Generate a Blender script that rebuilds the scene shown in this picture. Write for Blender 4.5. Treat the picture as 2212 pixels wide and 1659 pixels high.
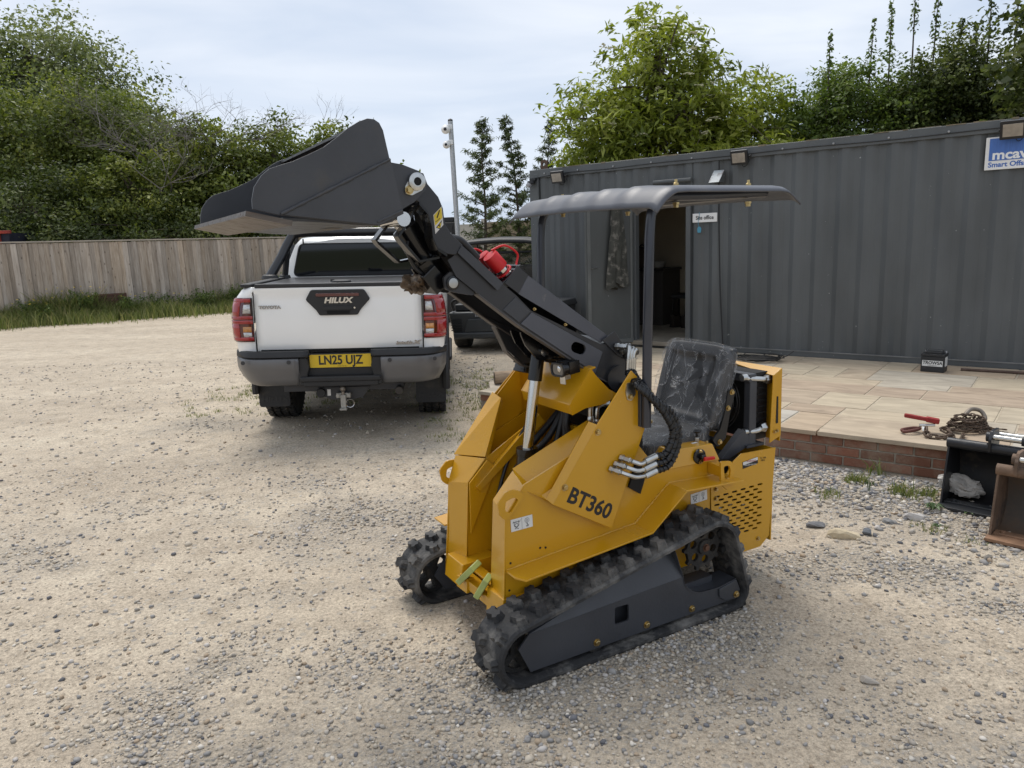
import bpy, bmesh, math, random
import numpy as np
from mathutils import Matrix, Vector, Euler
R = math.radians
for o in list(bpy.data.objects): bpy.data.objects.remove(o)
scene = bpy.context.scene
col = scene.collection

# ------------------------------------------------------------------ camera
FPX = 1612.0 / 2212.0            # focal length over picture width
PITCH = math.atan(1612.0 / 8430.0); ROLL = 0.038; CAMH = 1.62
camd = bpy.data.cameras.new('camera'); cam = bpy.data.objects.new('camera', camd); col.objects.link(cam)
camd.sensor_fit = 'HORIZONTAL'; camd.sensor_width = 36.0; camd.lens = 36.0 * FPX
camd.clip_start = 0.05; camd.clip_end = 3000
F0 = Vector((0, math.cos(PITCH), -math.sin(PITCH))); U0 = Vector((0, math.sin(PITCH), math.cos(PITCH))); R0 = Vector((1, 0, 0))
cR, sR = math.cos(ROLL), math.sin(ROLL)
Rv = cR * R0 - sR * U0; Uv = cR * U0 + sR * R0
mw = Matrix((( Rv.x, Uv.x, -F0.x, 0), (Rv.y, Uv.y, -F0.y, 0), (Rv.z, Uv.z, -F0.z, CAMH), (0, 0, 0, 1)))
cam.matrix_world = mw
scene.camera = cam

# ------------------------------------------------------------------ sky and sun
SUN_EL, SUN_AZ = R(63), R(108)       # azimuth measured from +X towards +Y (sun stands beyond the truck, a little left)
world = bpy.data.worlds.new('World'); scene.world = world; world.use_nodes = True
nt = world.node_tree; nt.nodes.clear()
def wn(t, **k):
    n = nt.nodes.new(t)
    for a, b in k.items(): setattr(n, a, b)
    return n
wl = nt.links.new
out = wn('ShaderNodeOutputWorld'); bg = wn('ShaderNodeBackground')
sky = wn('ShaderNodeTexSky', sky_type='NISHITA', sun_disc=False)
sky.sun_elevation = SUN_EL; sky.sun_rotation = R(90) - SUN_AZ; sky.air_density = 1.0; sky.dust_density = 2.0
tc = wn('ShaderNodeTexCoord'); sep = wn('ShaderNodeSeparateXYZ'); wl(tc.outputs['Generated'], sep.inputs[0])
def wmath(op, a, b=None, clamp=False):
    n = wn('ShaderNodeMath', operation=op); n.use_clamp = clamp
    for i, v in enumerate((a, b)):
        if v is None: continue
        if isinstance(v, (int, float)): n.inputs[i].default_value = v
        else: wl(v, n.inputs[i])
    return n.outputs[0]
den = wmath('ADD', wmath('MAXIMUM', sep.outputs['Z'], 0.0), 0.22)
cx_ = wmath('DIVIDE', sep.outputs['X'], den); cy_ = wmath('DIVIDE', sep.outputs['Y'], den)
cmb = wn('ShaderNodeCombineXYZ'); wl(cx_, cmb.inputs[0]); wl(cy_, cmb.inputs[1])
n1 = wn('ShaderNodeTexNoise'); n1.inputs['Scale'].default_value = 1.15; n1.inputs['Detail'].default_value = 5; n1.inputs['Roughness'].default_value = 0.5; n1.inputs['Distortion'].default_value = 0.5
mp = wn('ShaderNodeMapping'); mp.inputs['Location'].default_value = (3.1, 1.7, 0.4); mp.inputs['Scale'].default_value = (0.75, 1.5, 1)
wl(cmb.outputs[0], mp.inputs[0]); wl(mp.outputs[0], n1.inputs['Vector'])
rmp = wn('ShaderNodeValToRGB'); e = rmp.color_ramp.elements
e[0].position = 0.36; e[0].color = (0.40, 0.45, 0.53, 1); e[1].position = 0.68; e[1].color = (0.62, 0.635, 0.66, 1)
el = rmp.color_ramp.elements.new(0.52); el.color = (0.51, 0.54, 0.59, 1)
wl(n1.outputs['Fac'], rmp.inputs[0])
# horizon band of the cloud deck is slightly bluer (thinner cloud), like the open sky behind it
hz = wmath('MULTIPLY', wmath('SUBTRACT', 0.36, sep.outputs['Z'], True), 1.9, True)
mxh = wn('ShaderNodeMixRGB'); mxh.inputs[2].default_value = (0.38, 0.45, 0.56, 1); wl(hz, mxh.inputs[0]); wl(rmp.outputs[0], mxh.inputs[1])
ns = wn('ShaderNodeMixRGB', blend_type='MULTIPLY'); ns.inputs[0].default_value = 1; ns.inputs[2].default_value = (0.085, 0.085, 0.085, 1); wl(sky.outputs[0], ns.inputs[1])
mx = wn('ShaderNodeMixRGB'); mx.inputs[0].default_value = 0.88; wl(ns.outputs[0], mx.inputs[1]); wl(mxh.outputs[0], mx.inputs[2])
wl(mx.outputs[0], bg.inputs['Color']); bg.inputs['Strength'].default_value = 0.98; wl(bg.outputs[0], out.inputs[0])
sd = bpy.data.lights.new('sun', 'SUN'); sd.energy = 1.5; sd.angle = R(30); sd.color = (1.0, 0.955, 0.89)
so = bpy.data.objects.new('sun', sd); col.objects.link(so)
sdir = Vector((math.cos(SUN_EL) * math.cos(SUN_AZ), math.cos(SUN_EL) * math.sin(SUN_AZ), math.sin(SUN_EL)))
so.rotation_euler = sdir.to_track_quat('Z', 'Y').to_euler(); so.location = (0, 0, 30)
vs = scene.view_settings; vs.view_transform = 'Standard'; vs.look = 'None'; vs.exposure = 0.78; vs.gamma = 1.0
scene.render.engine = 'CYCLES'

# ------------------------------------------------------------------ helpers: materials
MATS = {}
def mat(name, base, rough=0.5, metal=0.0, var=0.0, vscale=4.0, bump=0.0, bscale=60.0, spec=0.5, coat=0.0,
        dirt=None, dirt_amt=0.5, dscale=3.0, objrand=0.0, alpha=None, trans=0.0, emit=None, stretch=None, rvar=0.0):
    """plain painted/metal/rubber surface: colour mottling, optional dirt patches with a shape of their own, fine relief"""
    if name in MATS: return MATS[name]
    m = bpy.data.materials.new(name); m.use_nodes = True; MATS[name] = m
    N = m.node_tree.nodes; Lk = m.node_tree.links.new; b = N['Principled BSDF']
    b.inputs['Roughness'].default_value = rough; b.inputs['Metallic'].default_value = metal
    b.inputs['Specular IOR Level'].default_value = spec
    if coat: b.inputs['Coat Weight'].default_value = coat; b.inputs['Coat Roughness'].default_value = 0.08
    if trans: b.inputs['Transmission Weight'].default_value = trans
    if alpha is not None: b.inputs['Alpha'].default_value = alpha
    if emit: b.inputs['Emission Color'].default_value = (*emit[:3], 1); b.inputs['Emission Strength'].default_value = emit[3]
    c = (*base, 1)
    tcn = N.new('ShaderNodeTexCoord'); vec = tcn.outputs['Object']
    if stretch:
        mpn = N.new('ShaderNodeMapping'); mpn.inputs['Scale'].default_value = stretch; Lk(vec, mpn.inputs[0]); vec = mpn.outputs[0]
    cur = None
    if var or objrand:
        hsv = N.new('ShaderNodeHueSaturation'); hsv.inputs['Color'].default_value = c
        val = None
        if var:
            nz = N.new('ShaderNodeTexNoise'); nz.inputs['Scale'].default_value = vscale; nz.inputs['Detail'].default_value = 5
            Lk(vec, nz.inputs['Vector'])
            mr = N.new('ShaderNodeMapRange'); mr.inputs['From Min'].default_value = 0.3; mr.inputs['From Max'].default_value = 0.7
            mr.inputs['To Min'].default_value = 1 - var; mr.inputs['To Max'].default_value = 1 + var; Lk(nz.outputs['Fac'], mr.inputs['Value'])
            val = mr.outputs[0]
        if objrand:
            oi = N.new('ShaderNodeObjectInfo'); mr2 = N.new('ShaderNodeMapRange')
            mr2.inputs['To Min'].default_value = 1 - objrand; mr2.inputs['To Max'].default_value = 1 + objrand; Lk(oi.outputs['Random'], mr2.inputs['Value'])
            if val is None: val = mr2.outputs[0]
            else:
                mm = N.new('ShaderNodeMath'); mm.operation = 'MULTIPLY'; Lk(val, mm.inputs[0]); Lk(mr2.outputs[0], mm.inputs[1]); val = mm.outputs[0]
        Lk(val, hsv.inputs['Value']); cur = hsv.outputs[0]
    if dirt:
        nz2 = N.new('ShaderNodeTexNoise'); nz2.inputs['Scale'].default_value = dscale; nz2.inputs['Detail'].default_value = 8; nz2.inputs['Roughness'].default_value = 0.65
        Lk(vec, nz2.inputs['Vector'])
        mr3 = N.new('ShaderNodeMapRange'); mr3.inputs['From Min'].default_value = 0.62 - 0.3 * dirt_amt; mr3.inputs['From Max'].default_value = 0.80 - 0.3 * dirt_amt
        mr3.inputs['To Max'].default_value = 0.85; Lk(nz2.outputs['Fac'], mr3.inputs['Value'])
        mxn = N.new('ShaderNodeMixRGB'); mxn.inputs[1].default_value = c; mxn.inputs[2].default_value = (*dirt, 1)
        if cur: Lk(cur, mxn.inputs[1])
        Lk(mr3.outputs[0], mxn.inputs[0]); cur = mxn.outputs[0]
        mrr = N.new('ShaderNodeMapRange'); mrr.inputs['To Min'].default_value = rough; mrr.inputs['To Max'].default_value = 0.9; Lk(mr3.outputs[0], mrr.inputs['Value']); Lk(mrr.outputs[0], b.inputs['Roughness'])
    elif rvar:
        nz4 = N.new('ShaderNodeTexNoise'); nz4.inputs['Scale'].default_value = vscale * 2.3; nz4.inputs['Detail'].default_value = 6; Lk(vec, nz4.inputs['Vector'])
        mr4 = N.new('ShaderNodeMapRange'); mr4.inputs['From Min'].default_value = 0.3; mr4.inputs['From Max'].default_value = 0.7
        mr4.inputs['To Min'].default_value = max(0.02, rough - rvar); mr4.inputs['To Max'].default_value = rough + rvar; Lk(nz4.outputs['Fac'], mr4.inputs['Value']); Lk(mr4.outputs[0], b.inputs['Roughness'])
    if cur: Lk(cur, b.inputs['Base Color'])
    else: b.inputs['Base Color'].default_value = c
    if bump:
        nz3 = N.new('ShaderNodeTexNoise'); nz3.inputs['Scale'].default_value = bscale; nz3.inputs['Detail'].default_value = 4
        Lk(vec, nz3.inputs['Vector']); bn = N.new('ShaderNodeBump'); bn.inputs['Strength'].default_value = bump; bn.inputs['Distance'].default_value = 0.01
        Lk(nz3.outputs['Fac'], bn.inputs['Height']); Lk(bn.outputs[0], b.inputs['Normal'])
    return m

# ------------------------------------------------------------------ helpers: meshes
def tag(o, label=None, cat=None, group=None, kind=None):
    if label: o['label'] = label
    if cat: o['category'] = cat
    if group: o['group'] = group
    if kind: o['kind'] = kind
    return o
def empty(name, loc=(0, 0, 0), rz=0.0, label=None, cat=None, group=None):
    o = bpy.data.objects.new(name, None); o.empty_display_size = 0.2; col.objects.link(o)
    o.location = loc; o.rotation_euler = (0, 0, rz); tag(o, label, cat, group); return o
def link(name, me, m=None, parent=None, loc=None, rot=None):
    o = bpy.data.objects.new(name, me); col.objects.link(o)
    if m is not None:
        if isinstance(m, (list, tuple)):
            for x in m: me.materials.append(x)
        elif not me.materials: me.materials.append(m)
    if parent: o.parent = parent
    if loc is not None: o.location = loc
    if rot is not None: o.rotation_euler = rot
    return o
def np_mesh(name, V, Fc, smooth=False):
    """V (n,3) float, Fc (m,k) int, all faces the same size"""
    V = np.asarray(V, np.float32); Fc = np.asarray(Fc, np.int32); me = bpy.data.meshes.new(name)
    me.vertices.add(len(V)); me.vertices.foreach_set('co', V.ravel())
    k = Fc.shape[1]; me.loops.add(Fc.size); me.loops.foreach_set('vertex_index', Fc.ravel())
    me.polygons.add(len(Fc)); me.polygons.foreach_set('loop_start', np.arange(0, Fc.size, k, dtype=np.int32))
    if smooth: me.polygons.foreach_set('use_smooth', np.ones(len(Fc), bool))
    me.update(calc_edges=True); return me
def set_col(me, C, name='col'):
    a = me.color_attributes.new(name, 'FLOAT_COLOR', 'POINT'); a.data.foreach_set('color', np.asarray(C, np.float32).ravel())

class MB:
    """collects shapes, then links them as ONE mesh object"""
    def __init__(s): s.v = []; s.f = []; s.M = None
    def xf(s, M): s.M = M; return s
    def add(s, vs, fs):
        b = len(s.v)
        for p in vs:
            p = Vector(p); s.v.append(tuple(s.M @ p) if s.M is not None else tuple(p))
        s.f += [[b + i for i in f] for f in fs]; return s
    def box(s, c, d, M=None):
        x, y, z = d[0] / 2, d[1] / 2, d[2] / 2
        vs = [Vector((i * x, j * y, k * z)) for i in (-1, 1) for j in (-1, 1) for k in (-1, 1)]
        if M is not None: vs = [M.to_3x3() @ p for p in vs]
        c = Vector(c)
        return s.add([p + c for p in vs], [(0, 1, 3, 2), (4, 6, 7, 5), (0, 4, 5, 1), (2, 3, 7, 6), (0, 2, 6, 4), (1, 5, 7, 3)])
    def hexa(s, bot, top):
        return s.add(list(bot) + list(top), [(3, 2, 1, 0), (4, 5, 6, 7), (0, 1, 5, 4), (1, 2, 6, 5), (2, 3, 7, 6), (3, 0, 4, 7)])
    def prism(s, poly, a, b, axis='y'):
        """poly: 2-D outline, extruded from a to b along an axis (y: (x,z); x: (y,z); z: (x,y))"""
        def P(p, q):
            return {'y': (p[0], q, p[1]), 'x': (q, p[0], p[1]), 'z': (p[0], p[1], q)}[axis]
        n = len(poly)
        return s.add([P(p, a) for p in poly] + [P(p, b) for p in poly], [list(range(n))[::-1], list(range(n, 2 * n))] + [(i, (i + 1) % n, n + (i + 1) % n, n + i) for i in range(n)])
    def tube(s, pts, r, n=10, cap=True, radii=None, squash=None):
        pts = [Vector(p) for p in pts]; m = len(pts); rings = []
        t0 = (pts[1] - pts[0]).normalized(); up = Vector((0, 0, 1)) if abs(t0.z) < 0.9 else Vector((1, 0, 0)); nrm = t0.cross(up).normalized()
        for i, p in enumerate(pts):
            if i == 0: t = t0
            elif i == m - 1: t = (pts[i] - pts[i - 1]).normalized()
            else: t = ((pts[i + 1] - pts[i]).normalized() + (pts[i] - pts[i - 1]).normalized()).normalized()
            nrm = (nrm - t * nrm.dot(t)).normalized(); bn = t.cross(nrm); rr = float(radii[i] if radii else r)
            sq = squash or 1.0
            rings.append([p + rr * (math.cos(2 * math.pi * k / n) * nrm + sq * math.sin(2 * math.pi * k / n) * bn) for k in range(n)])
        vs = [q for rg in rings for q in rg]
        fs = [(i * n + k, i * n + (k + 1) % n, (i + 1) * n + (k + 1) % n, (i + 1) * n + k) for i in range(m - 1) for k in range(n)]
        if cap: fs += [list(range(n))[::-1], list(range((m - 1) * n, m * n))]
        return s.add(vs, fs)
    def cyl(s, a, b, r, n=20, r2=None): return s.tube([a, b], r, n, True, [r, r if r2 is None else r2])
    def lathe(s, prof, c, ax='z', n=24, M=None):
        """prof: (radius, height) list, closed at the ends, turned about an axis through c"""
        vs = []; m = len(prof)
        for rr, h in prof:
            for k in range(n):
                a = 2 * math.pi * k / n; u, w = rr * math.cos(a), rr * math.sin(a)
                vs.append({'z': Vector((u, w, h)), 'y': Vector((w, h, u)), 'x': Vector((h, u, w))}[ax])
        if M is not None: vs = [M.to_3x3() @ q for q in vs]
        c = Vector(c); vs = [q + c for q in vs]
        fs = [(i * n + k, i * n + (k + 1) % n, (i + 1) * n + (k + 1) % n, (i + 1) * n + k) for i in range(m - 1) for k in range(n)]
        fs += [list(range(n))[::-1], list(range((m - 1) * n, m * n))]
        return s.add(vs, fs)
    def torus(s, c, R_, r, ax='z', n=28, k=10, a0=0.0, a1=2 * math.pi, M=None):
        pts = []
        steps = n if a1 - a0 > 6.2 else n + 1
        for i in range(n + 1):
            a = a0 + (a1 - a0) * i / n; u, w = R_ * math.cos(a), R_ * math.sin(a)
            p = {'z': Vector((u, w, 0)), 'y': Vector((u, 0, w)), 'x': Vector((0, u, w))}[ax]
            if M is not None: p = M.to_3x3() @ p
            pts.append(p + Vector(c))
        return s.tube(pts, r, k)
    def build(s, name, m=None, parent=None, bevel=0.0, smooth=None, loc=None, rot=None, seg=2, fix=True):
        me = bpy.data.meshes.new(name); me.from_pydata(s.v, [], s.f)
        if fix:
            bm = bmesh.new(); bm.from_mesh(me); bmesh.ops.recalc_face_normals(bm, faces=bm.faces); bm.to_mesh(me); bm.free()
        if smooth is None: smooth = 32
        if smooth:
            me.polygons.foreach_set('use_smooth', np.ones(len(me.polygons), bool)); me.set_sharp_from_angle(angle=R(smooth))
        me.update(); o = link(name, me, m, parent, loc, rot)
        if bevel:
            bv = o.modifiers.new('bevel', 'BEVEL'); bv.width = bevel; bv.segments = seg; bv.limit_method = 'ANGLE'; bv.angle_limit = R(35); bv.harden_normals = True
        return o
def plate(outer, holes, a, b, axis='y'):
    """flat plate with holes: verts and faces for MB.add"""
    bm = bmesh.new(); loops = [outer] + list(holes); edges = []; ids = []; n0 = 0
    for lp in loops:
        vs_ = [bm.verts.new((p[0], p[1], 0)) for p in lp]; ids.append(list(range(n0, n0 + len(lp)))); n0 += len(lp)
        edges += [bm.edges.new((vs_[i], vs_[(i + 1) % len(vs_)])) for i in range(len(vs_))]
    bm.verts.index_update(); bmesh.ops.triangle_fill(bm, edges=edges, use_beauty=True, use_dissolve=False); bm.verts.index_update()
    tri = [[v.index for v in f.verts] for f in bm.faces]; P2 = [(v.co.x, v.co.y) for v in bm.verts]; bm.free()
    def P(p, q): return {'y': (p[0], q, p[1]), 'x': (q, p[0], p[1]), 'z': (p[0], p[1], q)}[axis]
    n = len(P2); V = [P(p, a) for p in P2] + [P(p, b) for p in P2]; F_ = [t for t in tri] + [[i + n for i in t[::-1]] for t in tri]
    for lp in ids:
        m = len(lp); F_ += [(lp[i], lp[(i + 1) % m], lp[(i + 1) % m] + n, lp[i] + n) for i in range(m)]
    return V, F_
def circle(c, r, n=16, a0=0.0): return [(c[0] + r * math.cos(a0 + 2 * math.pi * k / n), c[1] + r * math.sin(a0 + 2 * math.pi * k / n)) for k in range(n)]
def slot(c, l, r, n=5, ang=0.0):
    h = l / 2 - r; o = []
    for s_, a0 in ((1, -math.pi / 2), (-1, math.pi / 2)):
        for k in range(n + 1):
            a = a0 + math.pi * k / n; o.append((s_ * h + r * math.cos(a), r * math.sin(a)))
    ca, sa = math.cos(ang), math.sin(ang); return [(c[0] + x * ca - y * sa, c[1] + x * sa + y * ca) for x, y in o]
def bez(p0, p1, p2, p3, n=16):
    p0, p1, p2, p3 = map(Vector, (p0, p1, p2, p3))
    return [(1 - t) ** 3 * p0 + 3 * (1 - t) ** 2 * t * p1 + 3 * (1 - t) * t * t * p2 + t ** 3 * p3 for t in [i / n for i in range(n + 1)]]
def catmull(P, n=8, closed=False):
    P = [Vector(p) for p in P]; o = []; m = len(P)
    rng = range(m) if closed else range(m - 1)
    for i in rng:
        if closed: a, b, c, d = P[i - 1], P[i], P[(i + 1) % m], P[(i + 2) % m]
        else: a, b, c, d = P[max(i - 1, 0)], P[i], P[i + 1], P[min(i + 2, m - 1)]
        for k in range(n):
            t = k / n; o.append(0.5 * ((2 * b) + (c - a) * t + (2 * a - 5 * b + 4 * c - d) * t * t + (3 * b - a - 3 * c + d) * t ** 3))
    if not closed: o.append(P[-1])
    return o
def round_poly(poly, rads, n=5):
    """round the corners of a 2-D polygon"""
    o = []; m = len(poly)
    for i in range(m):
        p = Vector(poly[i]); a = Vector(poly[i - 1]); b = Vector(poly[(i + 1) % m]); r = rads[i] if isinstance(rads, (list, tuple)) else rads
        if r <= 0: o.append(tuple(p)); continue
        da, db = (a - p), (b - p); la, lb = da.length, db.length; da.normalize(); db.normalize()
        ang = math.acos(max(-1, min(1, da.dot(db)))); d = min(r / max(math.tan(ang / 2), 1e-3), la * 0.48, lb * 0.48)
        q0, q1 = p + da * d, p + db * d
        for k in range(n + 1):
            t = k / n; q = (1 - t) ** 2 * q0 + 2 * (1 - t) * t * p + t * t * q1; o.append((q.x, q.y))
    return o
def text(name, s, size, m, parent, M, depth=0.002, xs=1.0, shear=0.0, off=0.0, align='CENTER', space=1.0):
    cu = bpy.data.curves.new(name, 'FONT'); cu.body = s; cu.size = size; cu.extrude = depth; cu.align_x = align; cu.align_y = 'CENTER'
    cu.shear = shear; cu.offset = off; cu.resolution_u = 3; cu.space_character = space
    t = bpy.data.objects.new(name, cu); col.objects.link(t)
    dg = bpy.context.evaluated_depsgraph_get(); me = bpy.data.meshes.new_from_object(t.evaluated_get(dg))
    bpy.data.objects.remove(t); bpy.data.curves.remove(cu)
    me.transform(M @ Matrix.Diagonal((xs, 1, 1, 1))); me.name = name
    me.materials.clear()
    return link(name, me, m, parent)
def frame(o, ux, uy):
    """4x4 with origin o, text direction ux, up direction uy"""
    ux = Vector(ux).normalized(); uz = ux.cross(Vector(uy)).normalized(); uy = uz.cross(ux)
    return Matrix(((ux.x, uy.x, uz.x, o[0]), (ux.y, uy.y, uz.y, o[1]), (ux.z, uy.z, uz.z, o[2]), (0, 0, 0, 1)))
def copy_tree(o, parent=None):
    c = o.copy(); col.objects.link(c); c.parent = parent
    for ch in list(o.children): copy_tree(ch, c)
    return c
rng = np.random.default_rng(7); random.seed(5)
# ================================================================== setting: ground
def vnoise(x, y, seed=0, octaves=4, base=1.0, rough=0.5):
    """cheap 2-D value noise, vectorised, about -1..1"""
    x = np.asarray(x, float); y = np.asarray(y, float); tot = np.zeros_like(x); amp = 1.0; fr = base; norm = 0
    for o in range(octaves):
        xi = np.floor(x * fr).astype(np.int64); yi = np.floor(y * fr).astype(np.int64); fx = x * fr - xi; fy = y * fr - yi
        fx = fx * fx * (3 - 2 * fx); fy = fy * fy * (3 - 2 * fy)
        def h(a, b):
            n = (a * 374761393 + b * 668265263 + (seed + o * 17) * 144269) & 0x7fffffff
            n = ((n ^ (n >> 13)) * 1274126177) & 0x7fffffff
            return ((n ^ (n >> 16)) & 0xffff) / 32767.5 - 1
        v = h(xi, yi) * (1 - fx) * (1 - fy) + h(xi + 1, yi) * fx * (1 - fy) + h(xi, yi + 1) * (1 - fx) * fy + h(xi + 1, yi + 1) * fx * fy
        tot += v * amp; norm += amp; amp *= rough; fr *= 2.03
    return tot / norm
def gh(x, y):
    """ground height: gentle unevenness, a cross fall where the pickup stands"""
    x = np.asarray(x, float); y = np.asarray(y, float)
    z = 0.010 * vnoise(x, y, 3, 3, 0.9) + 0.004 * vnoise(x, y, 9, 2, 5.0)
    w = np.exp(-(((x + 1.5) / 2.2) ** 2 + ((y - 8.4) / 3.2) ** 2) ** 2)
    z = z * (1 - 0.6 * w) - 0.022 * (x + 1.5) * w
    far = np.clip((np.hypot(x, y) - 40) / 100, 0, 1); return z * (1 - far)
def gravel_mask(x, y):
    """where loose stones lie thick: patches, the strip before the patio wall, the yard behind the truck"""
    x = np.asarray(x, float); y = np.asarray(y, float)
    p = vnoise(x * 0.9 + 3, y * 1.3, 21, 4, 0.9, 0.6)
    m = np.clip((p - 0.05) * 3.2, 0, 1) * np.clip(1.25 - np.abs(y - 2.6) / 3.2, 0.15, 1)
    # machine's own surroundings, scuffed by the tracks
    m = np.maximum(m, 0.75 * np.exp(-(((x - 0.1) / 0.75) ** 2 + ((y - 2.35) / 0.55) ** 2)) * np.clip(0.7 + vnoise(x, y, 5, 3, 2.5), 0, 1))
    d = (x - 1.94) * 0.649 + (y - 5.215) * 0.760        # distance in front of the patio wall (negative side)
    m = np.maximum(m, np.clip(1.0 - np.abs(d + 0.55) / 0.75, 0, 1) * (x > 0.6) * 1.1)
    m = np.maximum(m, np.clip(1 - np.hypot((x + 0.1) / 1.3, (y - 9.3) / 2.0), 0, 1) * 1.8)
    m = np.maximum(m, np.clip(1 - np.hypot((x + 2.9) / 0.7, (y - 6.9) / 0.5), 0, 1) * 1.2)
    return np.clip(m, 0, 1)
def axis(lo, hi, d0, far):
    a = list(np.arange(lo, hi + 1e-6, d0)); s = d0; p = hi
    while p < far: s *= 1.22; p += s; a.append(p)
    s = d0; p = lo
    while p > -far: s *= 1.22; p -= s; a.insert(0, p)
    return np.array(a)
gx = axis(-7, 7, 0.085, 700); gy = axis(0.8, 12, 0.085, 700)
GX, GY = np.meshgrid(gx, gy); GZ = gh(GX, GY)
nx_, ny_ = len(gx), len(gy); idx = np.arange(nx_ * ny_).reshape(ny_, nx_)
me = np_mesh('ground', np.stack([GX.ravel(), GY.ravel(), GZ.ravel()], 1), np.stack([idx[:-1, :-1].ravel(), idx[:-1, 1:].ravel(), idx[1:, 1:].ravel(), idx[1:, :-1].ravel()], 1), True)
gm_ = gravel_mask(GX, GY).ravel()
d_ = np.hypot(GX, GY).ravel()
set_col(me, np.stack([gm_, np.clip((d_ - 24) / 20, 0, 1), gm_ * 0, gm_ * 0 + 1], 1), 'mask')
gmat = bpy.data.materials.new('yard_ground'); gmat.use_nodes = True
N = gmat.node_tree.nodes; Lk = gmat.node_tree.links.new; b = N['Principled BSDF']; b.inputs['Roughness'].default_value = 0.92; b.inputs['Specular IOR Level'].default_value = 0.25
tcn = N.new('ShaderNodeTexCoord'); vec = tcn.outputs['Object']
def noise(sc, det=6, ro=0.6, v=None, dist=0.0):
    n = N.new('ShaderNodeTexNoise'); n.inputs['Scale'].default_value = sc; n.inputs['Detail'].default_value = det; n.inputs['Roughness'].default_value = ro; n.inputs['Distortion'].default_value = dist
    Lk(v or vec, n.inputs['Vector']); return n
def ramp(src, stops):
    r = N.new('ShaderNodeValToRGB'); r.color_ramp.elements[0].position = stops[0][0]; r.color_ramp.elements[0].color = (*stops[0][1], 1)
    r.color_ramp.elements[1].position = stops[-1][0]; r.color_ramp.elements[1].color = (*stops[-1][1], 1)
    for p, c in stops[1:-1]: e_ = r.color_ramp.elements.new(p); e_.color = (*c, 1)
    Lk(src, r.inputs[0]); return r.outputs[0]
def mixc(f, a, b_, t='MIX'):
    n = N.new('ShaderNodeMixRGB'); n.blend_type = t
    for i, q in enumerate((f, a, b_)):
        if isinstance(q, (int, float)): n.inputs[i].default_value = q
        elif isinstance(q, tuple): n.inputs[i].default_value = (*q, 1)
        else: Lk(q, n.inputs[i])
    return n.outputs[0]
def mth(op, a, b_=None, cl=False):
    n = N.new('ShaderNodeMath'); n.operation = op; n.use_clamp = cl
    for i, q in enumerate((a, b_)):
        if q is None: continue
        if isinstance(q, (int, float)): n.inputs[i].default_value = q
        else: Lk(q, n.inputs[i])
    return n.outputs[0]
at = N.new('ShaderNodeAttribute'); at.attribute_name = 'mask'; sp = N.new('ShaderNodeSeparateColor'); Lk(at.outputs['Color'], sp.inputs[0])
mps = N.new('ShaderNodeMapping'); mps.inputs['Scale'].default_value = (0.55, 1.7, 1); mps.inputs['Rotation'].default_value = (0, 0, R(-8)); Lk(vec, mps.inputs[0])
n_big = noise(0.6, 5, 0.6, mps.outputs[0], 0.4); n_mid = noise(5.5, 8, 0.72); n_fine = noise(60, 6, 0.75); n_grain = noise(190, 3, 0.8)
sand = ramp(n_big.outputs['Fac'], [(0.30, (0.385, 0.33, 0.26)), (0.5, (0.44, 0.38, 0.30)), (0.72, (0.50, 0.44, 0.35))])
sand = mixc(0.75, sand, ramp(n_mid.outputs['Fac'], [(0.28, (0.33, 0.31, 0.29)), (0.5, (0.52, 0.51, 0.50)), (0.75, (0.66, 0.65, 0.63))]), 'OVERLAY')
sand = mixc(0.85, sand, ramp(n_fine.outputs['Fac'], [(0.30, (0.20, 0.19, 0.18)), (0.48, (0.5, 0.5, 0.5)), (0.72, (0.80, 0.79, 0.77))]), 'OVERLAY')
sand = mixc(0.5, sand, ramp(n_grain.outputs['Fac'], [(0.3, (0.2, 0.2, 0.2)), (0.5, (0.5, 0.5, 0.5)), (0.7, (0.8, 0.8, 0.8))]), 'OVERLAY')
vor = N.new('ShaderNodeTexVoronoi'); vor.inputs['Scale'].default_value = 62; vor.inputs['Randomness'].default_value = 1.0; Lk(vec, vor.inputs['Vector'])
sv = N.new('ShaderNodeSeparateColor'); Lk(vor.outputs['Color'], sv.inputs[0])
peb = ramp(sv.outputs[0], [(0.0, (0.20, 0.195, 0.19)), (0.25, (0.34, 0.32, 0.29)), (0.6, (0.43, 0.39, 0.33)), (0.85, (0.50, 0.44, 0.36)), (1.0, (0.60, 0.58, 0.54))])
vor2 = N.new('ShaderNodeTexVoronoi'); vor2.inputs['Scale'].default_value = 24; Lk(vec, vor2.inputs['Vector'])
sv2 = N.new('ShaderNodeSeparateColor'); Lk(vor2.outputs['Color'], sv2.inputs[0])
# single embedded stones everywhere, many in the gravel patches
pk = mth('MULTIPLY', mth('GREATER_THAN', sv2.outputs[1], 0.72), mth('LESS_THAN', vor2.outputs['Distance'], 0.34))
n_patch = noise(2.6, 6, 0.65)
gfac = mth('MULTIPLY', mth('ADD', mth('MULTIPLY', sp.outputs[0], 0.95), mth('MULTIPLY', mth('SUBTRACT', n_patch.outputs['Fac'], 0.54), 1.6)), 1.0, True)
gfac2 = mth('MULTIPLY', gfac, mth('LESS_THAN', vor.outputs['Distance'], 0.42))
c1 = mixc(mth('MULTIPLY', gfac, 0.45), sand, (0.35, 0.315, 0.265)); c1 = mixc(mth('MULTIPLY', gfac2, 0.85), c1, peb)
c1 = mixc(mth('MULTIPLY', pk, 0.7), c1, mixc(1.0, peb, (0.9, 0.9, 0.9), 'MULTIPLY'))
far = mixc(0.5, (0.07, 0.10, 0.035), (0.14, 0.13, 0.06))
c1 = mixc(sp.outputs[1], c1, far)
Lk(c1, b.inputs['Base Color'])
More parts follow.
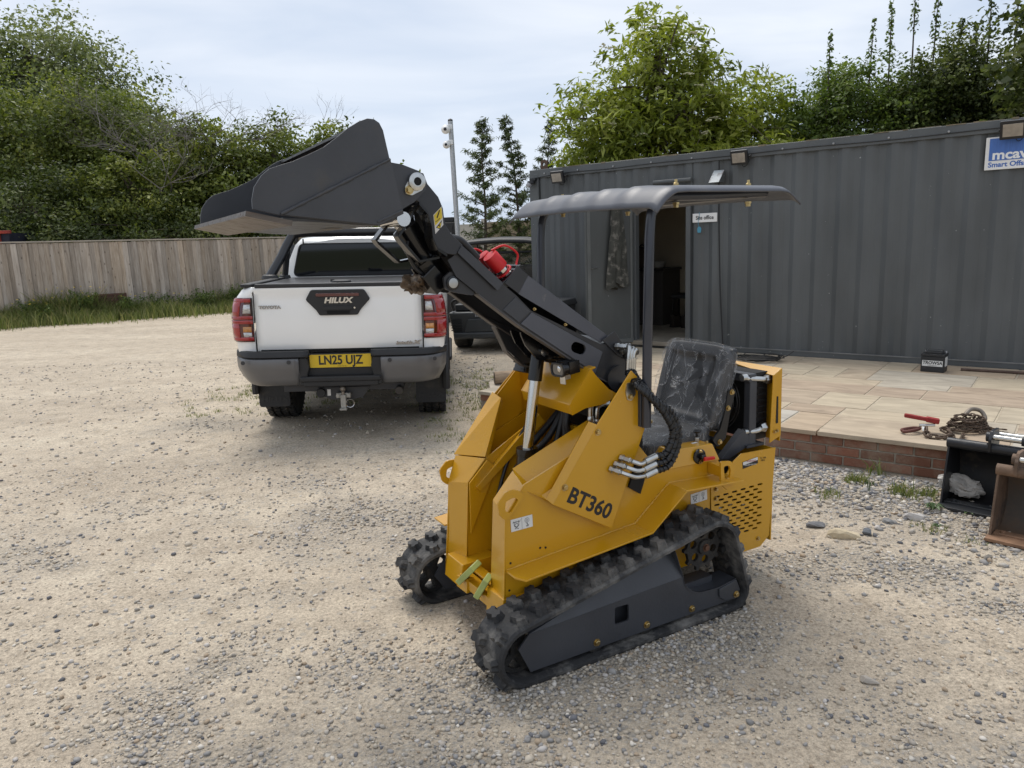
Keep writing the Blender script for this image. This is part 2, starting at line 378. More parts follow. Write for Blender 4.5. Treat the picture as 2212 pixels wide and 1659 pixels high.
hgt = mth('ADD', mth('MULTIPLY', n_fine.outputs['Fac'], 0.35), mth('ADD', mth('MULTIPLY', n_mid.outputs['Fac'], 0.6), mth('ADD', mth('MULTIPLY', gfac, mth('SUBTRACT', 0.5, vor.outputs['Distance'])), mth('MULTIPLY', pk, 0.35))))
bn = N.new('ShaderNodeBump'); bn.inputs['Strength'].default_value = 1.0; bn.inputs['Distance'].default_value = 0.022; Lk(hgt, bn.inputs['Height']); Lk(bn.outputs[0], b.inputs['Normal'])
ground = link('ground', me, gmat); tag(ground, 'sandy gravel yard, bare and dusty with scattered stones', 'ground', kind='structure')

# loose stones (nobody could count them)
ICO_V = []; 
t_ = (1 + 5 ** 0.5) / 2
ICO_V = np.array([(-1, t_, 0), (1, t_, 0), (-1, -t_, 0), (1, -t_, 0), (0, -1, t_), (0, 1, t_), (0, -1, -t_), (0, 1, -t_), (t_, 0, -1), (t_, 0, 1), (-t_, 0, -1), (-t_, 0, 1)]) / math.hypot(1, t_)
ICO_F = np.array([(0, 11, 5), (0, 5, 1), (0, 1, 7), (0, 7, 10), (0, 10, 11), (1, 5, 9), (5, 11, 4), (11, 10, 2), (10, 7, 6), (7, 1, 8), (3, 9, 4), (3, 4, 2), (3, 2, 6), (3, 6, 8), (3, 8, 9), (4, 9, 5), (2, 4, 11), (6, 2, 10), (8, 6, 7), (9, 8, 1)])
def rand_rot(n, g):
    q = g.normal(size=(n, 4)); q /= np.linalg.norm(q, axis=1, keepdims=True); w, x, y, z = q.T
    return np.stack([1 - 2 * (y * y + z * z), 2 * (x * y - z * w), 2 * (x * z + y * w), 2 * (x * y + z * w), 1 - 2 * (x * x + z * z), 2 * (y * z - x * w), 2 * (x * z - y * w), 2 * (y * z + x * w), 1 - 2 * (x * x + y * y)], 1).reshape(n, 3, 3)
OCT_V = np.array([(1, 0, 0), (-1, 0, 0), (0, 1, 0), (0, -1, 0), (0, 0, 1), (0, 0, -1)], float); OCT_F = np.array([(0, 2, 4), (2, 1, 4), (1, 3, 4), (3, 0, 4), (2, 0, 5), (1, 2, 5), (3, 1, 5), (0, 3, 5)])
def stones_arrays(P, S, C, g, flat, BV, BF, v0):
    n = len(P); nv = len(BV); V = BV[None] * (1 + g.uniform(-0.30, 0.30, (n, nv, 1)))
    V = V * np.stack([np.ones(n), g.uniform(0.6, 1.0, n), g.uniform(0.5, 0.9, n)], 1)[:, None]
    V = np.einsum('nij,nkj->nki', rand_rot(n, g), V)
    V[:, :, 2] *= g.uniform(flat[0], flat[1], (n, 1)); V = V * S[:, None, None] + P[:, None]
    return V.reshape(-1, 3), (BF[None] + (np.arange(n) * nv)[:, None, None]).reshape(-1, 3) + v0, np.repeat(C, nv, 0)
g = np.random.default_rng(11); pts = []
for (y0, y1, n, s0, s1) in ((1.5, 3.0, 130000, 0.0028, 0.0135), (3.0, 5.6, 130000, 0.0042, 0.016), (5.6, 11.5, 90000, 0.008, 0.022)):
    y = np.sqrt(g.uniform(y0 ** 2, y1 ** 2, n)); x = g.uniform(-1, 1, n) * (0.74 * y + 0.4)
    m = gravel_mask(x, y); clump = np.clip(vnoise(x, y, 31, 3, 3.0) * 1.6 + 0.35, 0, 1)
    keep = g.uniform(0, 1, n) < (0.040 + 0.42 * m ** 1.3 * (0.25 + 0.75 * clump))
    x, y, m = x[keep], y[keep], m[keep]; s = s0 + (s1 - s0) * g.uniform(0, 1, len(x)) ** 2.2
    s = np.where(g.uniform(0, 1, len(x)) < 0.012, s * 1.6, s); pts.append(np.stack([x, y, s], 1))
# coarse broken stone before the patio wall
n = 16000; u_ = g.uniform(0.6, 4.6, n); w_ = -np.abs(g.normal(0, 0.55, n)) - 0.02; x = 1.94 + (u_ - 1.6) * 0.760 + w_ * 0.649; y = 5.215 - (u_ - 1.6) * 0.649 + w_ * 0.760
k_ = (y > 1.5) & (np.abs(x) < 0.74 * y + 0.4) & (g.uniform(0, 1, n) < np.exp(w_ * 0.8)); sc_ = 0.005 + 0.019 * g.uniform(0, 1, n) ** 3.0; pts.append(np.stack([x, y, sc_], 1)[k_]); n_coarse = int(k_.sum())
pts = np.concatenate(pts); coarse = np.zeros(len(pts), bool); coarse[-n_coarse:] = True
# keep clear of the things that stand on the ground
def clear_mask(x, y):
    k = np.ones(len(x), bool)
    d = (x - 1.94) * 0.649 + (y - 5.215) * 0.760; k &= ~((d > -0.03) & (x > -0.2))
    return k
k_ = clear_mask(pts[:, 0], pts[:, 1]); pts, coarse = pts[k_], coarse[k_]
P = np.stack([pts[:, 0], pts[:, 1], gh(pts[:, 0], pts[:, 1]) + pts[:, 2] * 0.22], 1)
pal = np.array([(0.36, 0.325, 0.28), (0.27, 0.26, 0.25), (0.44, 0.385, 0.31), (0.48, 0.42, 0.33), (0.14, 0.14, 0.15), (0.54, 0.50, 0.44), (0.36, 0.28, 0.20), (0.44, 0.41, 0.38)])
ci = g.choice(8, len(P), p=[.24, .17, .19, .13, .05, .08, .05, .09]); cg = g.choice(8, len(P), p=[.16, .26, .08, .06, .16, .10, .04, .14]); ci = np.where(coarse, cg, ci); C = pal[ci] * g.uniform(0.82, 1.2, (len(P), 1)); C = np.c_[C, np.ones(len(P))]
big = pts[:, 2] > 0.0068; VA, FA_, CA = stones_arrays(P[big], pts[big, 2], C[big], g, (0.5, 0.85), ICO_V, ICO_F, 0); VB, FB_, CB = stones_arrays(P[~big], pts[~big, 2] * 1.15, C[~big], g, (0.55, 0.9), OCT_V, OCT_F, len(VA))
gmesh = np_mesh('gravel', np.concatenate([VA, VB]), np.concatenate([FA_, FB_]), False); set_col(gmesh, np.concatenate([CA, CB]))
smat = bpy.data.materials.new('gravel_stone'); smat.use_nodes = True
sb = smat.node_tree.nodes['Principled BSDF']; sb.inputs['Roughness'].default_value = 0.85; sb.inputs['Specular IOR Level'].default_value = 0.3
sa = smat.node_tree.nodes.new('ShaderNodeAttribute'); sa.attribute_name = 'col'; smat.node_tree.links.new(sa.outputs['Color'], sb.inputs['Base Color'])
o = link('gravel', gmesh, smat); tag(o, 'loose gravel stones lying thick in patches over the sandy yard', 'gravel', kind='stuff')

# single rocks one can pick out
def rock(x, y, s, c, label, asp=(1, 0.8, 0.6), sd=0):
    bm = bmesh.new(); bmesh.ops.create_icosphere(bm, subdivisions=2, radius=1.0); q = random.Random(sd); cuts = [(Vector((q.gauss(0, 1), q.gauss(0, 1), q.gauss(0, 1))).normalized(), q.uniform(0.55, 0.85)) for _ in range(9)]
    of = (q.uniform(0, 9), q.uniform(0, 9), q.uniform(0, 9))
    from mathutils import noise as mn
    for v in bm.verts:
        p = v.co.copy()
        for cn, cd in cuts:
            e_ = p.dot(cn) - cd
            if e_ > 0: p -= cn * e_
        k = 1.15 + 0.22 * mn.noise(p * 1.3 + Vector(of)) + 0.10 * mn.noise(p * 4 + Vector(of)); v.co = Vector((p.x * asp[0], p.y * asp[1], p.z * asp[2])) * k * s
    me = bpy.data.meshes.new('rock'); bm.to_mesh(me); bm.free(); me.polygons.foreach_set('use_smooth', np.ones(len(me.polygons), bool)); me.set_sharp_from_angle(angle=R(14))
    o = link('rock', me, mat('rock_%d' % sd, c, 0.85, var=0.18, vscale=18, bump=0.5, bscale=40), None, (x, y, float(gh(x, y)) + s * asp[2] * 0.45), (0, 0, q.uniform(0, 6)))
    tag(o, label, 'rock', 'single rocks on the gravel')
rock(1.74, 3.76, 0.062, (0.50, 0.42, 0.29), 'pale cream rock lying beside a slate-grey rock before the patio', (1.15, 0.75, 0.5), 1)
rock(1.88, 3.78, 0.034, (0.12, 0.13, 0.145), 'slate-grey rock touching the pale cream rock', (1.1, 0.7, 0.6), 2)
rock(2.23, 3.96, 0.046, (0.44, 0.42, 0.40), 'whitish jagged rock near the front of the black digger bucket', (1.1, 0.75, 0.6), 3)
rock(1.66, 3.92, 0.044, (0.16, 0.16, 0.165), 'dark grey flat rock nearest the yellow slotted panel', (1.2, 0.7, 0.45), 4)
rock(2.07, 3.93, 0.032, (0.18, 0.18, 0.18), 'small dark grey rock on the orange sandy patch', (1.2, 0.8, 0.5), 5)
rock(2.30, 3.42, 0.038, (0.17, 0.155, 0.135), 'brown pointed splinter of rock on bare sand', (1.3, 0.4, 0.35), 6)
rock(1.25, 2.45, 0.026, (0.40, 0.36, 0.31), 'light grey rounded rock alone on smooth sand', (1.2, 0.75, 0.6), 7)
rock(1.83, 2.06, 0.034, (0.36, 0.345, 0.32), 'grey angular stone half sunk among pebbles in the yard corner', (1.3, 0.7, 0.45), 8)

# ================================================================== fence of lapped boards
wood = bpy.data.materials.new('weathered_board'); wood.use_nodes = True
def wood_nodes(m, cols, grain=(14, 14, 0.9), rand=0.22):
    N_ = m.node_tree.nodes; L_ = m.node_tree.links.new; b_ = N_['Principled BSDF']; b_.inputs['Roughness'].default_value = 0.85; b_.inputs['Specular IOR Level'].default_value = 0.2
    t = N_.new('ShaderNodeTexCoord'); oi = N_.new('ShaderNodeObjectInfo'); ad = N_.new('ShaderNodeVectorMath'); ad.operation = 'ADD'
    sc = N_.new('ShaderNodeVectorMath'); sc.operation = 'SCALE'; cb = N_.new('ShaderNodeCombineXYZ')
    for i in range(3): L_(oi.outputs['Random'], cb.inputs[i])
    L_(cb.outputs[0], sc.inputs[0]); sc.inputs['Scale'].default_value = 37.0; L_(t.outputs['Object'], ad.inputs[0]); L_(sc.outputs[0], ad.inputs[1])
    mp_ = N_.new('ShaderNodeMapping'); mp_.inputs['Scale'].default_value = grain; L_(ad.outputs[0], mp_.inputs[0])
    n = N_.new('ShaderNodeTexNoise'); n.inputs['Scale'].default_value = 2.2; n.inputs['Detail'].default_value = 7; n.inputs['Roughness'].default_value = 0.65; n.inputs['Distortion'].default_value = 0.6; L_(mp_.outputs[0], n.inputs['Vector'])
    r = N_.new('ShaderNodeValToRGB'); r.color_ramp.elements[0].position = 0.28; r.color_ramp.elements[1].position = 0.74
    r.color_ramp.elements[0].color = (*cols[0], 1); r.color_ramp.elements[1].color = (*cols[2], 1); e_ = r.color_ramp.elements.new(0.5); e_.color = (*cols[1], 1); L_(n.outputs['Fac'], r.inputs[0])
    # knots
    mk = N_.new('ShaderNodeMapping'); mk.inputs['Scale'].default_value = (9.0, 9.0, 3.6); L_(ad.outputs[0], mk.inputs[0])
    v = N_.new('ShaderNodeTexVoronoi'); v.inputs['Scale'].default_value = 1.0; v.inputs['Randomness'].default_value = 1; L_(mk.outputs[0], v.inputs['Vector'])
    lt = N_.new('ShaderNodeMapRange'); lt.inputs['From Min'].default_value = 0.07; lt.inputs['From Max'].default_value = 0.17; lt.inputs['To Min'].default_value = 0.75; lt.inputs['To Max'].default_value = 0.0; L_(v.outputs['Distance'], lt.inputs['Value'])
    mk2 = N_.new('ShaderNodeMixRGB'); mk2.inputs[2].default_value = (0.10, 0.075, 0.055, 1); L_(lt.outputs[0], mk2.inputs[0]); L_(r.outputs[0], mk2.inputs[1])
    hs = N_.new('ShaderNodeHueSaturation'); mr = N_.new('ShaderNodeMapRange'); mr.inputs['To Min'].default_value = 1 - rand; mr.inputs['To Max'].default_value = 1 + rand; L_(oi.outputs['Random'], mr.inputs['Value'])
    sm = N_.new('ShaderNodeMath'); sm.operation = 'FRACT'; sm2 = N_.new('ShaderNodeMath'); sm2.operation = 'MULTIPLY'; sm2.inputs[1].default_value = 7.3; L_(oi.outputs['Random'], sm2.inputs[0]); L_(sm2.outputs[0], sm.inputs[0])
    mr2 = N_.new('ShaderNodeMapRange'); mr2.inputs['To Min'].default_value = 0.75; mr2.inputs['To Max'].default_value = 1.15; L_(sm.outputs[0], mr2.inputs['Value']); L_(mr2.outputs[0], hs.inputs['Saturation'])
    L_(mr.outputs[0], hs.inputs['Value']); L_(mk2.outputs[0], hs.inputs['Color']); L_(hs.outputs[0], b_.inputs['Base Color'])
    bp = N_.new('ShaderNodeBump'); bp.inputs['Strength'].default_value = 0.5; bp.inputs['Distance'].default_value = 0.008; L_(n.outputs['Fac'], bp.inputs['Height']); L_(bp.outputs[0], b_.inputs['Normal'])
wood_nodes(wood, [(0.25, 0.20, 0.155), (0.37, 0.31, 0.25), (0.49, 0.43, 0.365)])
FA = R(30.0); fdir = Vector((math.cos(FA), math.sin(FA), 0)); F_O = Vector((-12.66, 18.83, 0)) - fdir * 5.2; FLEN = 12.55
fence = empty('board_fence', F_O, FA, 'weathered grey-brown fence of lapped upright boards with a cap rail', 'fence')
ftop = lambda x: 2.135 - 0.011 * x
bp_ = 0.113; nb = int(FLEN / bp_)
bme = MB().add([(0, 0, 0.10), (0.128, -0.012, 0.10), (0.128, 0.012, 0.10), (0, 0.012, 0.10), (0, 0, 2.0), (0.128, -0.016, 2.0), (0.128, 0.012, 2.0), (0, 0.012, 2.0)],
               [(0, 1, 5, 4), (1, 2, 6, 5), (2, 3, 7, 6), (3, 0, 4, 7), (4, 5, 6, 7), (3, 2, 1, 0)]).build('board', wood, fence, bevel=0.003, smooth=0, seg=1)
for i in range(nb):
    o = bme if i == 0 else bme.copy()
    if i: col.objects.link(o)
    x = i * bp_; o.location = (x, random.uniform(-0.003, 0.003) - 0.012 * (i % 2), 0.17 + random.uniform(-0.012, 0.0)); o.scale = (1, 1, (ftop(x) - 0.05 - 0.17) / 2.0 + random.uniform(0, 0.004)); o.rotation_euler = (random.uniform(-0.004, 0.004), random.uniform(-0.003, 0.003), 0)
capw = mat('cap_rail_wood', (0.36, 0.315, 0.26), 0.85, var=0.15, vscale=6, stretch=(0.4, 4, 4), bump=0.3)
for k in range(4):
    x0, x1 = k * FLEN / 4, (k + 1) * FLEN / 4 - 0.006
    MB().hexa([(x0, -0.045, ftop(x0) - 0.036), (x1, -0.045, ftop(x1) - 0.036), (x1, 0.045, ftop(x1) - 0.036), (x0, 0.045, ftop(x0) - 0.036)], [(x0, -0.045, ftop(x0)), (x1, -0.045, ftop(x1)), (x1, 0.045, ftop(x1)), (x0, 0.045, ftop(x0))]).build('cap_rail', capw, fence, bevel=0.004)
    MB().box(((x0 + x1) / 2, 0.0, 0.09), (x1 - x0, 0.03, 0.17)).build('gravel_board', wood, fence, bevel=0.004)
for k in range(5): MB().box((0.05 + k * FLEN / 4 * 0.992, 0.075, 1.02), (0.1, 0.1, 2.04)).build('post', wood, fence, bevel=0.004)

# far yard boundary: brown panel fence with dark posts, pale concrete stretch
pf_a = Vector((-6.2, 22.55, 0)); pf_b = Vector((3.6, 19.0, 0)); pv = pf_b - pf_a; pl = pv.length
pf = empty('panel_fence', pf_a, math.atan2(pv.y, pv.x), 'brown panel fence with dark posts behind the pickup and buggy', 'fence')
pbr = mat('panel_brown', (0.20, 0.165, 0.115), 0.85, var=0.2, vscale=5, stretch=(6, 6, 0.6), objrand=0.12, bump=0.3)
ppl = mat('panel_concrete', (0.42, 0.40, 0.36), 0.9, var=0.15, vscale=3, bump=0.3)
pdk = mat('post_dark', (0.03, 0.028, 0.026), 0.8, var=0.2)
npan = 7; pw = pl / npan
for i in range(npan):
    h = 2.17 if i < 4 else 2.2
    for k in range(3):
        z0 = 0.05 + k * (h - 0.1) / 3
        MB().box((i * pw + pw / 2, 0, z0 + (h - 0.1) / 6), (pw - 0.12, 0.04, (h - 0.1) / 3 - 0.008)).build('panel', ppl if i == 3 else pbr, pf, bevel=0.004)
    MB().box((i * pw + 0.01, -0.01, h / 2 + 0.02), (0.11, 0.11, h + 0.04)).build('post', ppl if i in (3, 4) else pdk, pf, bevel=0.004)
MB().box((pl, -0.01, 1.12), (0.11, 0.11, 2.24)).build('post', pdk, pf, bevel=0.004)

# ================================================================== container office
KA = R(-37.67); ku = Vector((math.cos(KA), math.sin(KA), 0)); kn = Vector((-ku.y, ku.x, 0)); K0 = Vector((0.354, 10.42, 0))
def KW(x, y, z): return K0 + ku * x + kn * y + Vector((0, 0, z))
cont = empty('container_office', K0, KA, 'dark grey corrugated steel container used as a site office', 'container')
def steel_mat(name, c):
    m = bpy.data.materials.new(name); m.use_nodes = True; N_ = m.node_tree.nodes; L_ = m.node_tree.links.new; b_ = N_['Principled BSDF']; b_.inputs['Roughness'].default_value = 0.42; b_.inputs['Specular IOR Level'].default_value = 0.45
    t = N_.new('ShaderNodeTexCoord'); n = N_.new('ShaderNodeTexNoise'); n.inputs['Scale'].default_value = 1.6; n.inputs['Detail'].default_value = 6
    mp_ = N_.new('ShaderNodeMapping'); mp_.inputs['Scale'].default_value = (1.5, 1.5, 0.5); L_(t.outputs['Object'], mp_.inputs[0]); L_(mp_.outputs[0], n.inputs['Vector'])
    r = N_.new('ShaderNodeValToRGB'); r.color_ramp.elements[0].position = 0.3; r.color_ramp.elements[0].color = (c[0] * 0.8, c[1] * 0.8, c[2] * 0.8, 1); r.color_ramp.elements[1].position = 0.7; r.color_ramp.elements[1].color = (c[0] * 1.2, c[1] * 1.2, c[2] * 1.2, 1); L_(n.outputs['Fac'], r.inputs[0])
    # chipped paint: small pale flakes, thicker low down where boots and tools knock it
    f = N_.new('ShaderNodeTexNoise'); f.inputs['Scale'].default_value = 26; f.inputs['Detail'].default_value = 3; f.inputs['Roughness'].default_value = 0.6; L_(t.outputs['Object'], f.inputs['Vector'])
    sp_ = N_.new('ShaderNodeSeparateXYZ'); L_(t.outputs['Object'], sp_.inputs[0])
    zr = N_.new('ShaderNodeMapRange'); zr.inputs['From Min'].default_value = 0.25; zr.inputs['From Max'].default_value = 0.9; zr.inputs['To Min'].default_value = 0.035; zr.inputs['To Max'].default_value = 0.0; L_(sp_.outputs['Z'], zr.inputs['Value'])
    ad = N_.new('ShaderNodeMath'); ad.operation = 'ADD'; L_(f.outputs['Fac'], ad.inputs[0]); L_(zr.outputs[0], ad.inputs[1])
    gt = N_.new('ShaderNodeMapRange'); gt.inputs['From Min'].default_value = 0.735; gt.inputs['From Max'].default_value = 0.75; L_(ad.outputs[0], gt.inputs['Value'])
    mx_ = N_.new('ShaderNodeMixRGB'); mx_.inputs[2].default_value = (0.36, 0.37, 0.36, 1); L_(gt.outputs[0], mx_.inputs[0]); L_(r.outputs[0], mx_.inputs[1]); L_(mx_.outputs[0], b_.inputs['Base Color'])
    f2 = N_.new('ShaderNodeTexNoise'); f2.inputs['Scale'].default_value = 3.0; f2.inputs['Detail'].default_value = 3; L_(t.outputs['Object'], f2.inputs['Vector'])
    bp = N_.new('ShaderNodeBump'); bp.inputs['Strength'].default_value = 0.35; bp.inputs['Distance'].default_value = 0.02; L_(f2.outputs['Fac'], bp.inputs['Height']); L_(bp.outputs[0], b_.inputs['Normal']); return m
steel = steel_mat('container_paint', (0.088, 0.094, 0.096))
CL = 7.3; ZB, ZT = 0.29, 2.545
def corrug(x0, x1, z0, z1, ph=0.0):
    """sheet with trapezoid ribs, 8 mm thick"""
    xs = [x0]; p = 0.232; rel = [0.0, 0.060, 0.112, 0.178]; dy = [0.0, 0.0, 0.028, 0.028]
    pts_ = []; k0 = math.floor((x0 - ph) / p) - 1; k = k0
    while True:
        done = False
        for r_, d_ in zip(rel, dy):
            x = ph + k * p + r_
            if x0 < x < x1: pts_.append((x, d_))
            if x >= x1: done = True
        k += 1
        if done: break
    def dep(x):
        q = ((x - ph) % p); 
        return float(np.interp(q, rel + [p], dy + [0.0]))
    pts_ = [(x0, dep(x0))] + pts_ + [(x1, dep(x1))]
    m_ = MB(); n = len(pts_)
    vs_ = [(x, y, z) for z in (z0, z1) for x, y in pts_] + [(x, y + 0.008, z) for z in (z0, z1) for x, y in pts_]
    fs_ = [(i, i + 1, n + i + 1, n + i) for i in range(n - 1)] + [(2 * n + i + 1, 2 * n + i, 3 * n + i, 3 * n + i + 1) for i in range(n - 1)] + [(0, n, 3 * n, 2 * n), (n - 1, 3 * n - 1, 4 * n - 1, 2 * n - 1)]
    return m_.add(vs_, fs_)
OX0, OX1, OZ1 = 1.60, 2.275, 2.12
corrug(0.15, OX0 - 0.05, ZB, ZT - 0.11, 0.165).build('wall_sheet', steel, cont, smooth=0, fix=False)
corrug(OX0 - 0.05, OX1 + 0.05, OZ1 + 0.05, ZT - 0.11, 0.165).build('wall_sheet', steel, cont, smooth=0, fix=False)
corrug(OX1 + 0.05, CL - 0.12, ZB, ZT - 0.11, 0.03).build('wall_sheet', steel, cont, smooth=0, fix=False)
MB().box((CL / 2, 0.03, ZT - 0.055), (CL, 0.10, 0.11)).build('top_rail', steel, cont, bevel=0.006)
MB().box((CL / 2, 0.035, ZB - 0.025), (CL - 0.2, 0.06, 0.06)).build('bottom_rail', steel, cont, bevel=0.006)
MB().box((CL / 2, 0.004, ZB + 0.009), (CL - 0.3, 0.012, 0.012)).build('bottom_lip', mat('lip_grey', (0.17, 0.17, 0.165), 0.6, var=0.3), cont)
MB().box((0.07, 0.03, (ZT + 0.2) / 2), (0.15, 0.11, ZT - 0.2 - 0.11)).build('corner_post', steel, cont, bevel=0.01)
MB().box((CL - 0.06, 0.03, (ZT + 0.2) / 2), (0.13, 0.11, ZT - 0.2 - 0.11)).build('corner_post', steel, cont, bevel=0.01)
for (x, w) in ((OX0 - 0.022, 0.06), (OX1 + 0.022, 0.06)): MB().box((x, 0.0, (ZB + OZ1) / 2), (w, 0.09, OZ1 - ZB)).build('door_jamb', steel, cont, bevel=0.004)
MB().box(((OX0 + OX1) / 2, 0.0, OZ1 + 0.028), (OX1 - OX0 + 0.10, 0.09, 0.055)).build('door_head', steel, cont, bevel=0.004)
MB().box(((OX0 + OX1) / 2, 0.0, ZB + 0.012), (OX1 - OX0 + 0.12, 0.16, 0.05)).build('door_sill', mat('sill_wood', (0.22, 0.19, 0.15), 0.8, var=0.2, stretch=(1, 6, 6)), cont, bevel=0.004)
# body behind the front sheet: roof, ends, back, floor, inner lining
cream = mat('lining_cream', (0.42, 0.36, 0.26), 0.7, var=0.05)
MB().box((CL / 2, 1.22, ZT - 0.012), (CL, 2.44, 0.02)).build('roof', steel, cont)
MB().box((0.01, 1.25, (ZT + ZB) / 2), (0.02, 2.36, ZT - ZB - 0.05)).build('end_wall', steel, cont)
MB().box((CL - 0.01, 1.25, (ZT + ZB) / 2), (0.02, 2.36, ZT - ZB - 0.05)).build('end_wall', steel, cont)
MB().box((CL / 2, 2.43, (ZT + ZB) / 2), (CL - 0.05, 0.02, ZT - ZB - 0.05)).build('back_wall', steel, cont)
MB().box((CL / 2, 1.24, ZB + 0.005), (CL - 0.06, 2.3, 0.05)).build('floor', mat('office_floor', (0.30, 0.27, 0.22), 0.6, var=0.25, vscale=5), cont)
MB().box((CL / 2, 2.17, (ZT + ZB) / 2), (CL - 0.1, 0.02, ZT - ZB - 0.06)).build('inner_lining', cream, cont)
MB().box((CL / 2, 1.1, ZT - 0.10), (CL - 0.1, 2.1, 0.02)).build('inner_ceiling', cream, cont)
MB().box((OX0 + (OX1 - OX0) / 2 + 1.2, 0.075, (ZT + ZB) / 2), (2.2 - 0.66, 0.02, ZT - ZB - 0.06)).build('inner_lining', cream, cont)
MB().box((1.4, 2.15, ZB + 0.07), (2.4, 0.02, 0.08)).build('skirting', mat('skirting_dark', (0.02, 0.018, 0.016), 0.6), cont)
# door leaf, swung outward on its right-hand hinges
DA = R(60); leaf = Matrix.Translation((OX0 - 0.035, -0.05, 0)) @ Matrix.Rotation(math.pi + DA, 4, 'Z')
dm = MB().xf(leaf); dm.box((0.33, 0.0, (ZB + OZ1) / 2 + 0.005), (0.66, 0.04, OZ1 - ZB - 0.02)); door = dm.build('door', steel_mat('door_paint', (0.072, 0.076, 0.074)), cont, bevel=0.004)
zz = MB().xf(leaf); 
for a_, c_, s_ in ((0, (0.33, 0.024, ZB + 0.045), (0.64, 0.012, 0.05)), (0, (0.33, 0.024, OZ1 - 0.045), (0.64, 0.012, 0.05)), (0, (0.035, 0.024, 1.2), (0.03, 0.012, OZ1 - ZB - 0.1)), (0, (0.628, 0.024, 1.2), (0.045, 0.012, OZ1 - ZB - 0.1))): zz.box(c_, s_)
zz.build('door_frame', mat('door_frame_grey', (0.12, 0.125, 0.12), 0.55, var=0.2), door, bevel=0.003)
hm = MB().xf(leaf); hm.tube([(0.60, 0.025, 1.26), (0.60, 0.055, 1.26), (0.52, 0.055, 1.26), (0.52, 0.025, 1.26)], 0.008, 8); hm.build('door_handle', mat('steel_bright', (0.55, 0.55, 0.54), 0.3, 1.0), door)
cr = MB().xf(leaf); cr.box((0.26, 0.035, 1.975), (0.42, 0.02, 0.04)); cr.build('coat_rail', mat('rail_wood', (0.42, 0.27, 0.16), 0.7, var=0.2), door, bevel=0.002)
# trousers hanging from the rail
tm = MB().xf(leaf)
def leg_cloth(xt, xb, wt, wb, z0, z1, y, sd):
    q = random.Random(sd); n = 9; rings = []
    for i in range(13):
        t = i / 12; z = z0 + (z1 - z0) * t; xc = xt + (xb - xt) * t; w = wt + (wb - wt) * t ** 0.8
        rings.append([(xc + w * math.cos(a) + 0.010 * math.sin(3 * a + 5 * t + sd), y + 0.018 + 0.024 * math.sin(a) + 0.008 * math.sin(5 * t * 3 + a * 2 + sd), z + (0.02 * math.sin(a * 2 + sd) if i == 12 else 0)) for a in [2 * math.pi * k / n for k in range(n)]])
    vs_ = [p for r_ in rings for p in r_]; fs_ = [(i * n + k, i * n + (k + 1) % n, (i + 1) * n + (k + 1) % n, (i + 1) * n + k) for i in range(12) for k in range(n)] + [list(range(n))[::-1], list(range(12 * n, 13 * n))]
    return vs_, fs_
for a_ in ((0.235, 0.165, 0.045, 0.085, 1.96, 1.02, 0.045, 1), (0.285, 0.335, 0.045, 0.08, 1.96, 1.0, 0.05, 4)): tm.add(*leg_cloth(*a_))
tm.add(*leg_cloth(0.26, 0.255, 0.03, 0.045, 1.97, 1.06, 0.07, 7))
tro = tm.build('work_trousers', mat('trouser_olive', (0.05, 0.05, 0.042), 0.95, var=0.25, vscale=14, bump=0.5, bscale=35, dirt=(0.26, 0.24, 0.21), dirt_amt=0.28, dscale=10), None, smooth=60)
tro.location = K0; tro.rotation_euler = (0, 0, KA); tag(tro, 'dusty olive work trousers hanging on the open container door', 'trousers')

# things on and around the container
def at_k(o): o.location = K0; o.rotation_euler = (0, 0, KA); return o
blk = mat('black_plastic', (0.012, 0.012, 0.013), 0.45, var=0.1); lens = mat('lamp_lens', (0.30, 0.26, 0.21), 0.25, var=0.15, vscale=20, coat=0.5)
def floodlight(x, z, s, label):
    t = empty('floodlight', KW(x, -0.10, z), KA, label, 'floodlight', 'floodlights on the container'); M = Matrix.Rotation(R(16), 4, 'X')
    MB().box((0, -0.02, 0), (0.19 * s, 0.045, 0.155 * s), M).build('housing', blk, t, bevel=0.008)
    MB().box(M @ Vector((0, -0.046, 0.004)), (0.145 * s, 0.006, 0.105 * s), M).build('lens', lens, t, bevel=0.002)
    MB().tube([(-0.10 * s, 0, 0), (-0.10 * s, 0.055, 0.02), (0.0, 0.085, 0.03), (0.10 * s, 0.055, 0.02), (0.10 * s, 0, 0)], 0.008, 6).build('bracket', blk, t)
    for k in range(5): MB().box(M @ Vector((-0.07 * s + k * 0.035 * s, 0.012, 0)), (0.004, 0.03, 0.12 * s), M).build('fin', blk, t)
    MB().tube(bez((0.02, 0.02, -0.06), (0.03, -0.02, -0.13), (0.08, 0.02, -0.12), (0.09, 0.07, 0.0), 8), 0.004, 6).build('cable', blk, t)
floodlight(0.52, 2.415, 1.0, 'black floodlight at the left end of the container by the lifting lug')
floodlight(2.93, 2.435, 1.0, 'black floodlight above the rusty pale vent hood')
floodlight(5.45, 2.44, 1.06, 'black floodlight over the blue and white company sign')
t = empty('dome_camera', KW(0.06, -0.02, 2.40), KA, 'small black dome camera under the container corner', 'camera')
MB().lathe([(0.05, 0.0), (0.055, -0.03), (0.03, -0.04)], (0, -0.05, 0.0), 'z', 16).build('base', blk, t); MB().lathe([(0.001, -0.055), (0.028, -0.04), (0.036, -0.012), (0.02, 0.02), (0.001, 0.03)], (-0.01, -0.07, -0.05), 'y', 16).build('eye', mat('grey_eye', (0.3, 0.3, 0.31), 0.3), t)
MB().box((0.02, 0.0, 0.02), (0.09, 0.10, 0.03)).build('bracket', blk, t)
white = mat('sign_white', (0.74, 0.73, 0.71), 0.5, var=0.06, dirt=(0.4, 0.38, 0.34), dirt_amt=0.05, dscale=8)
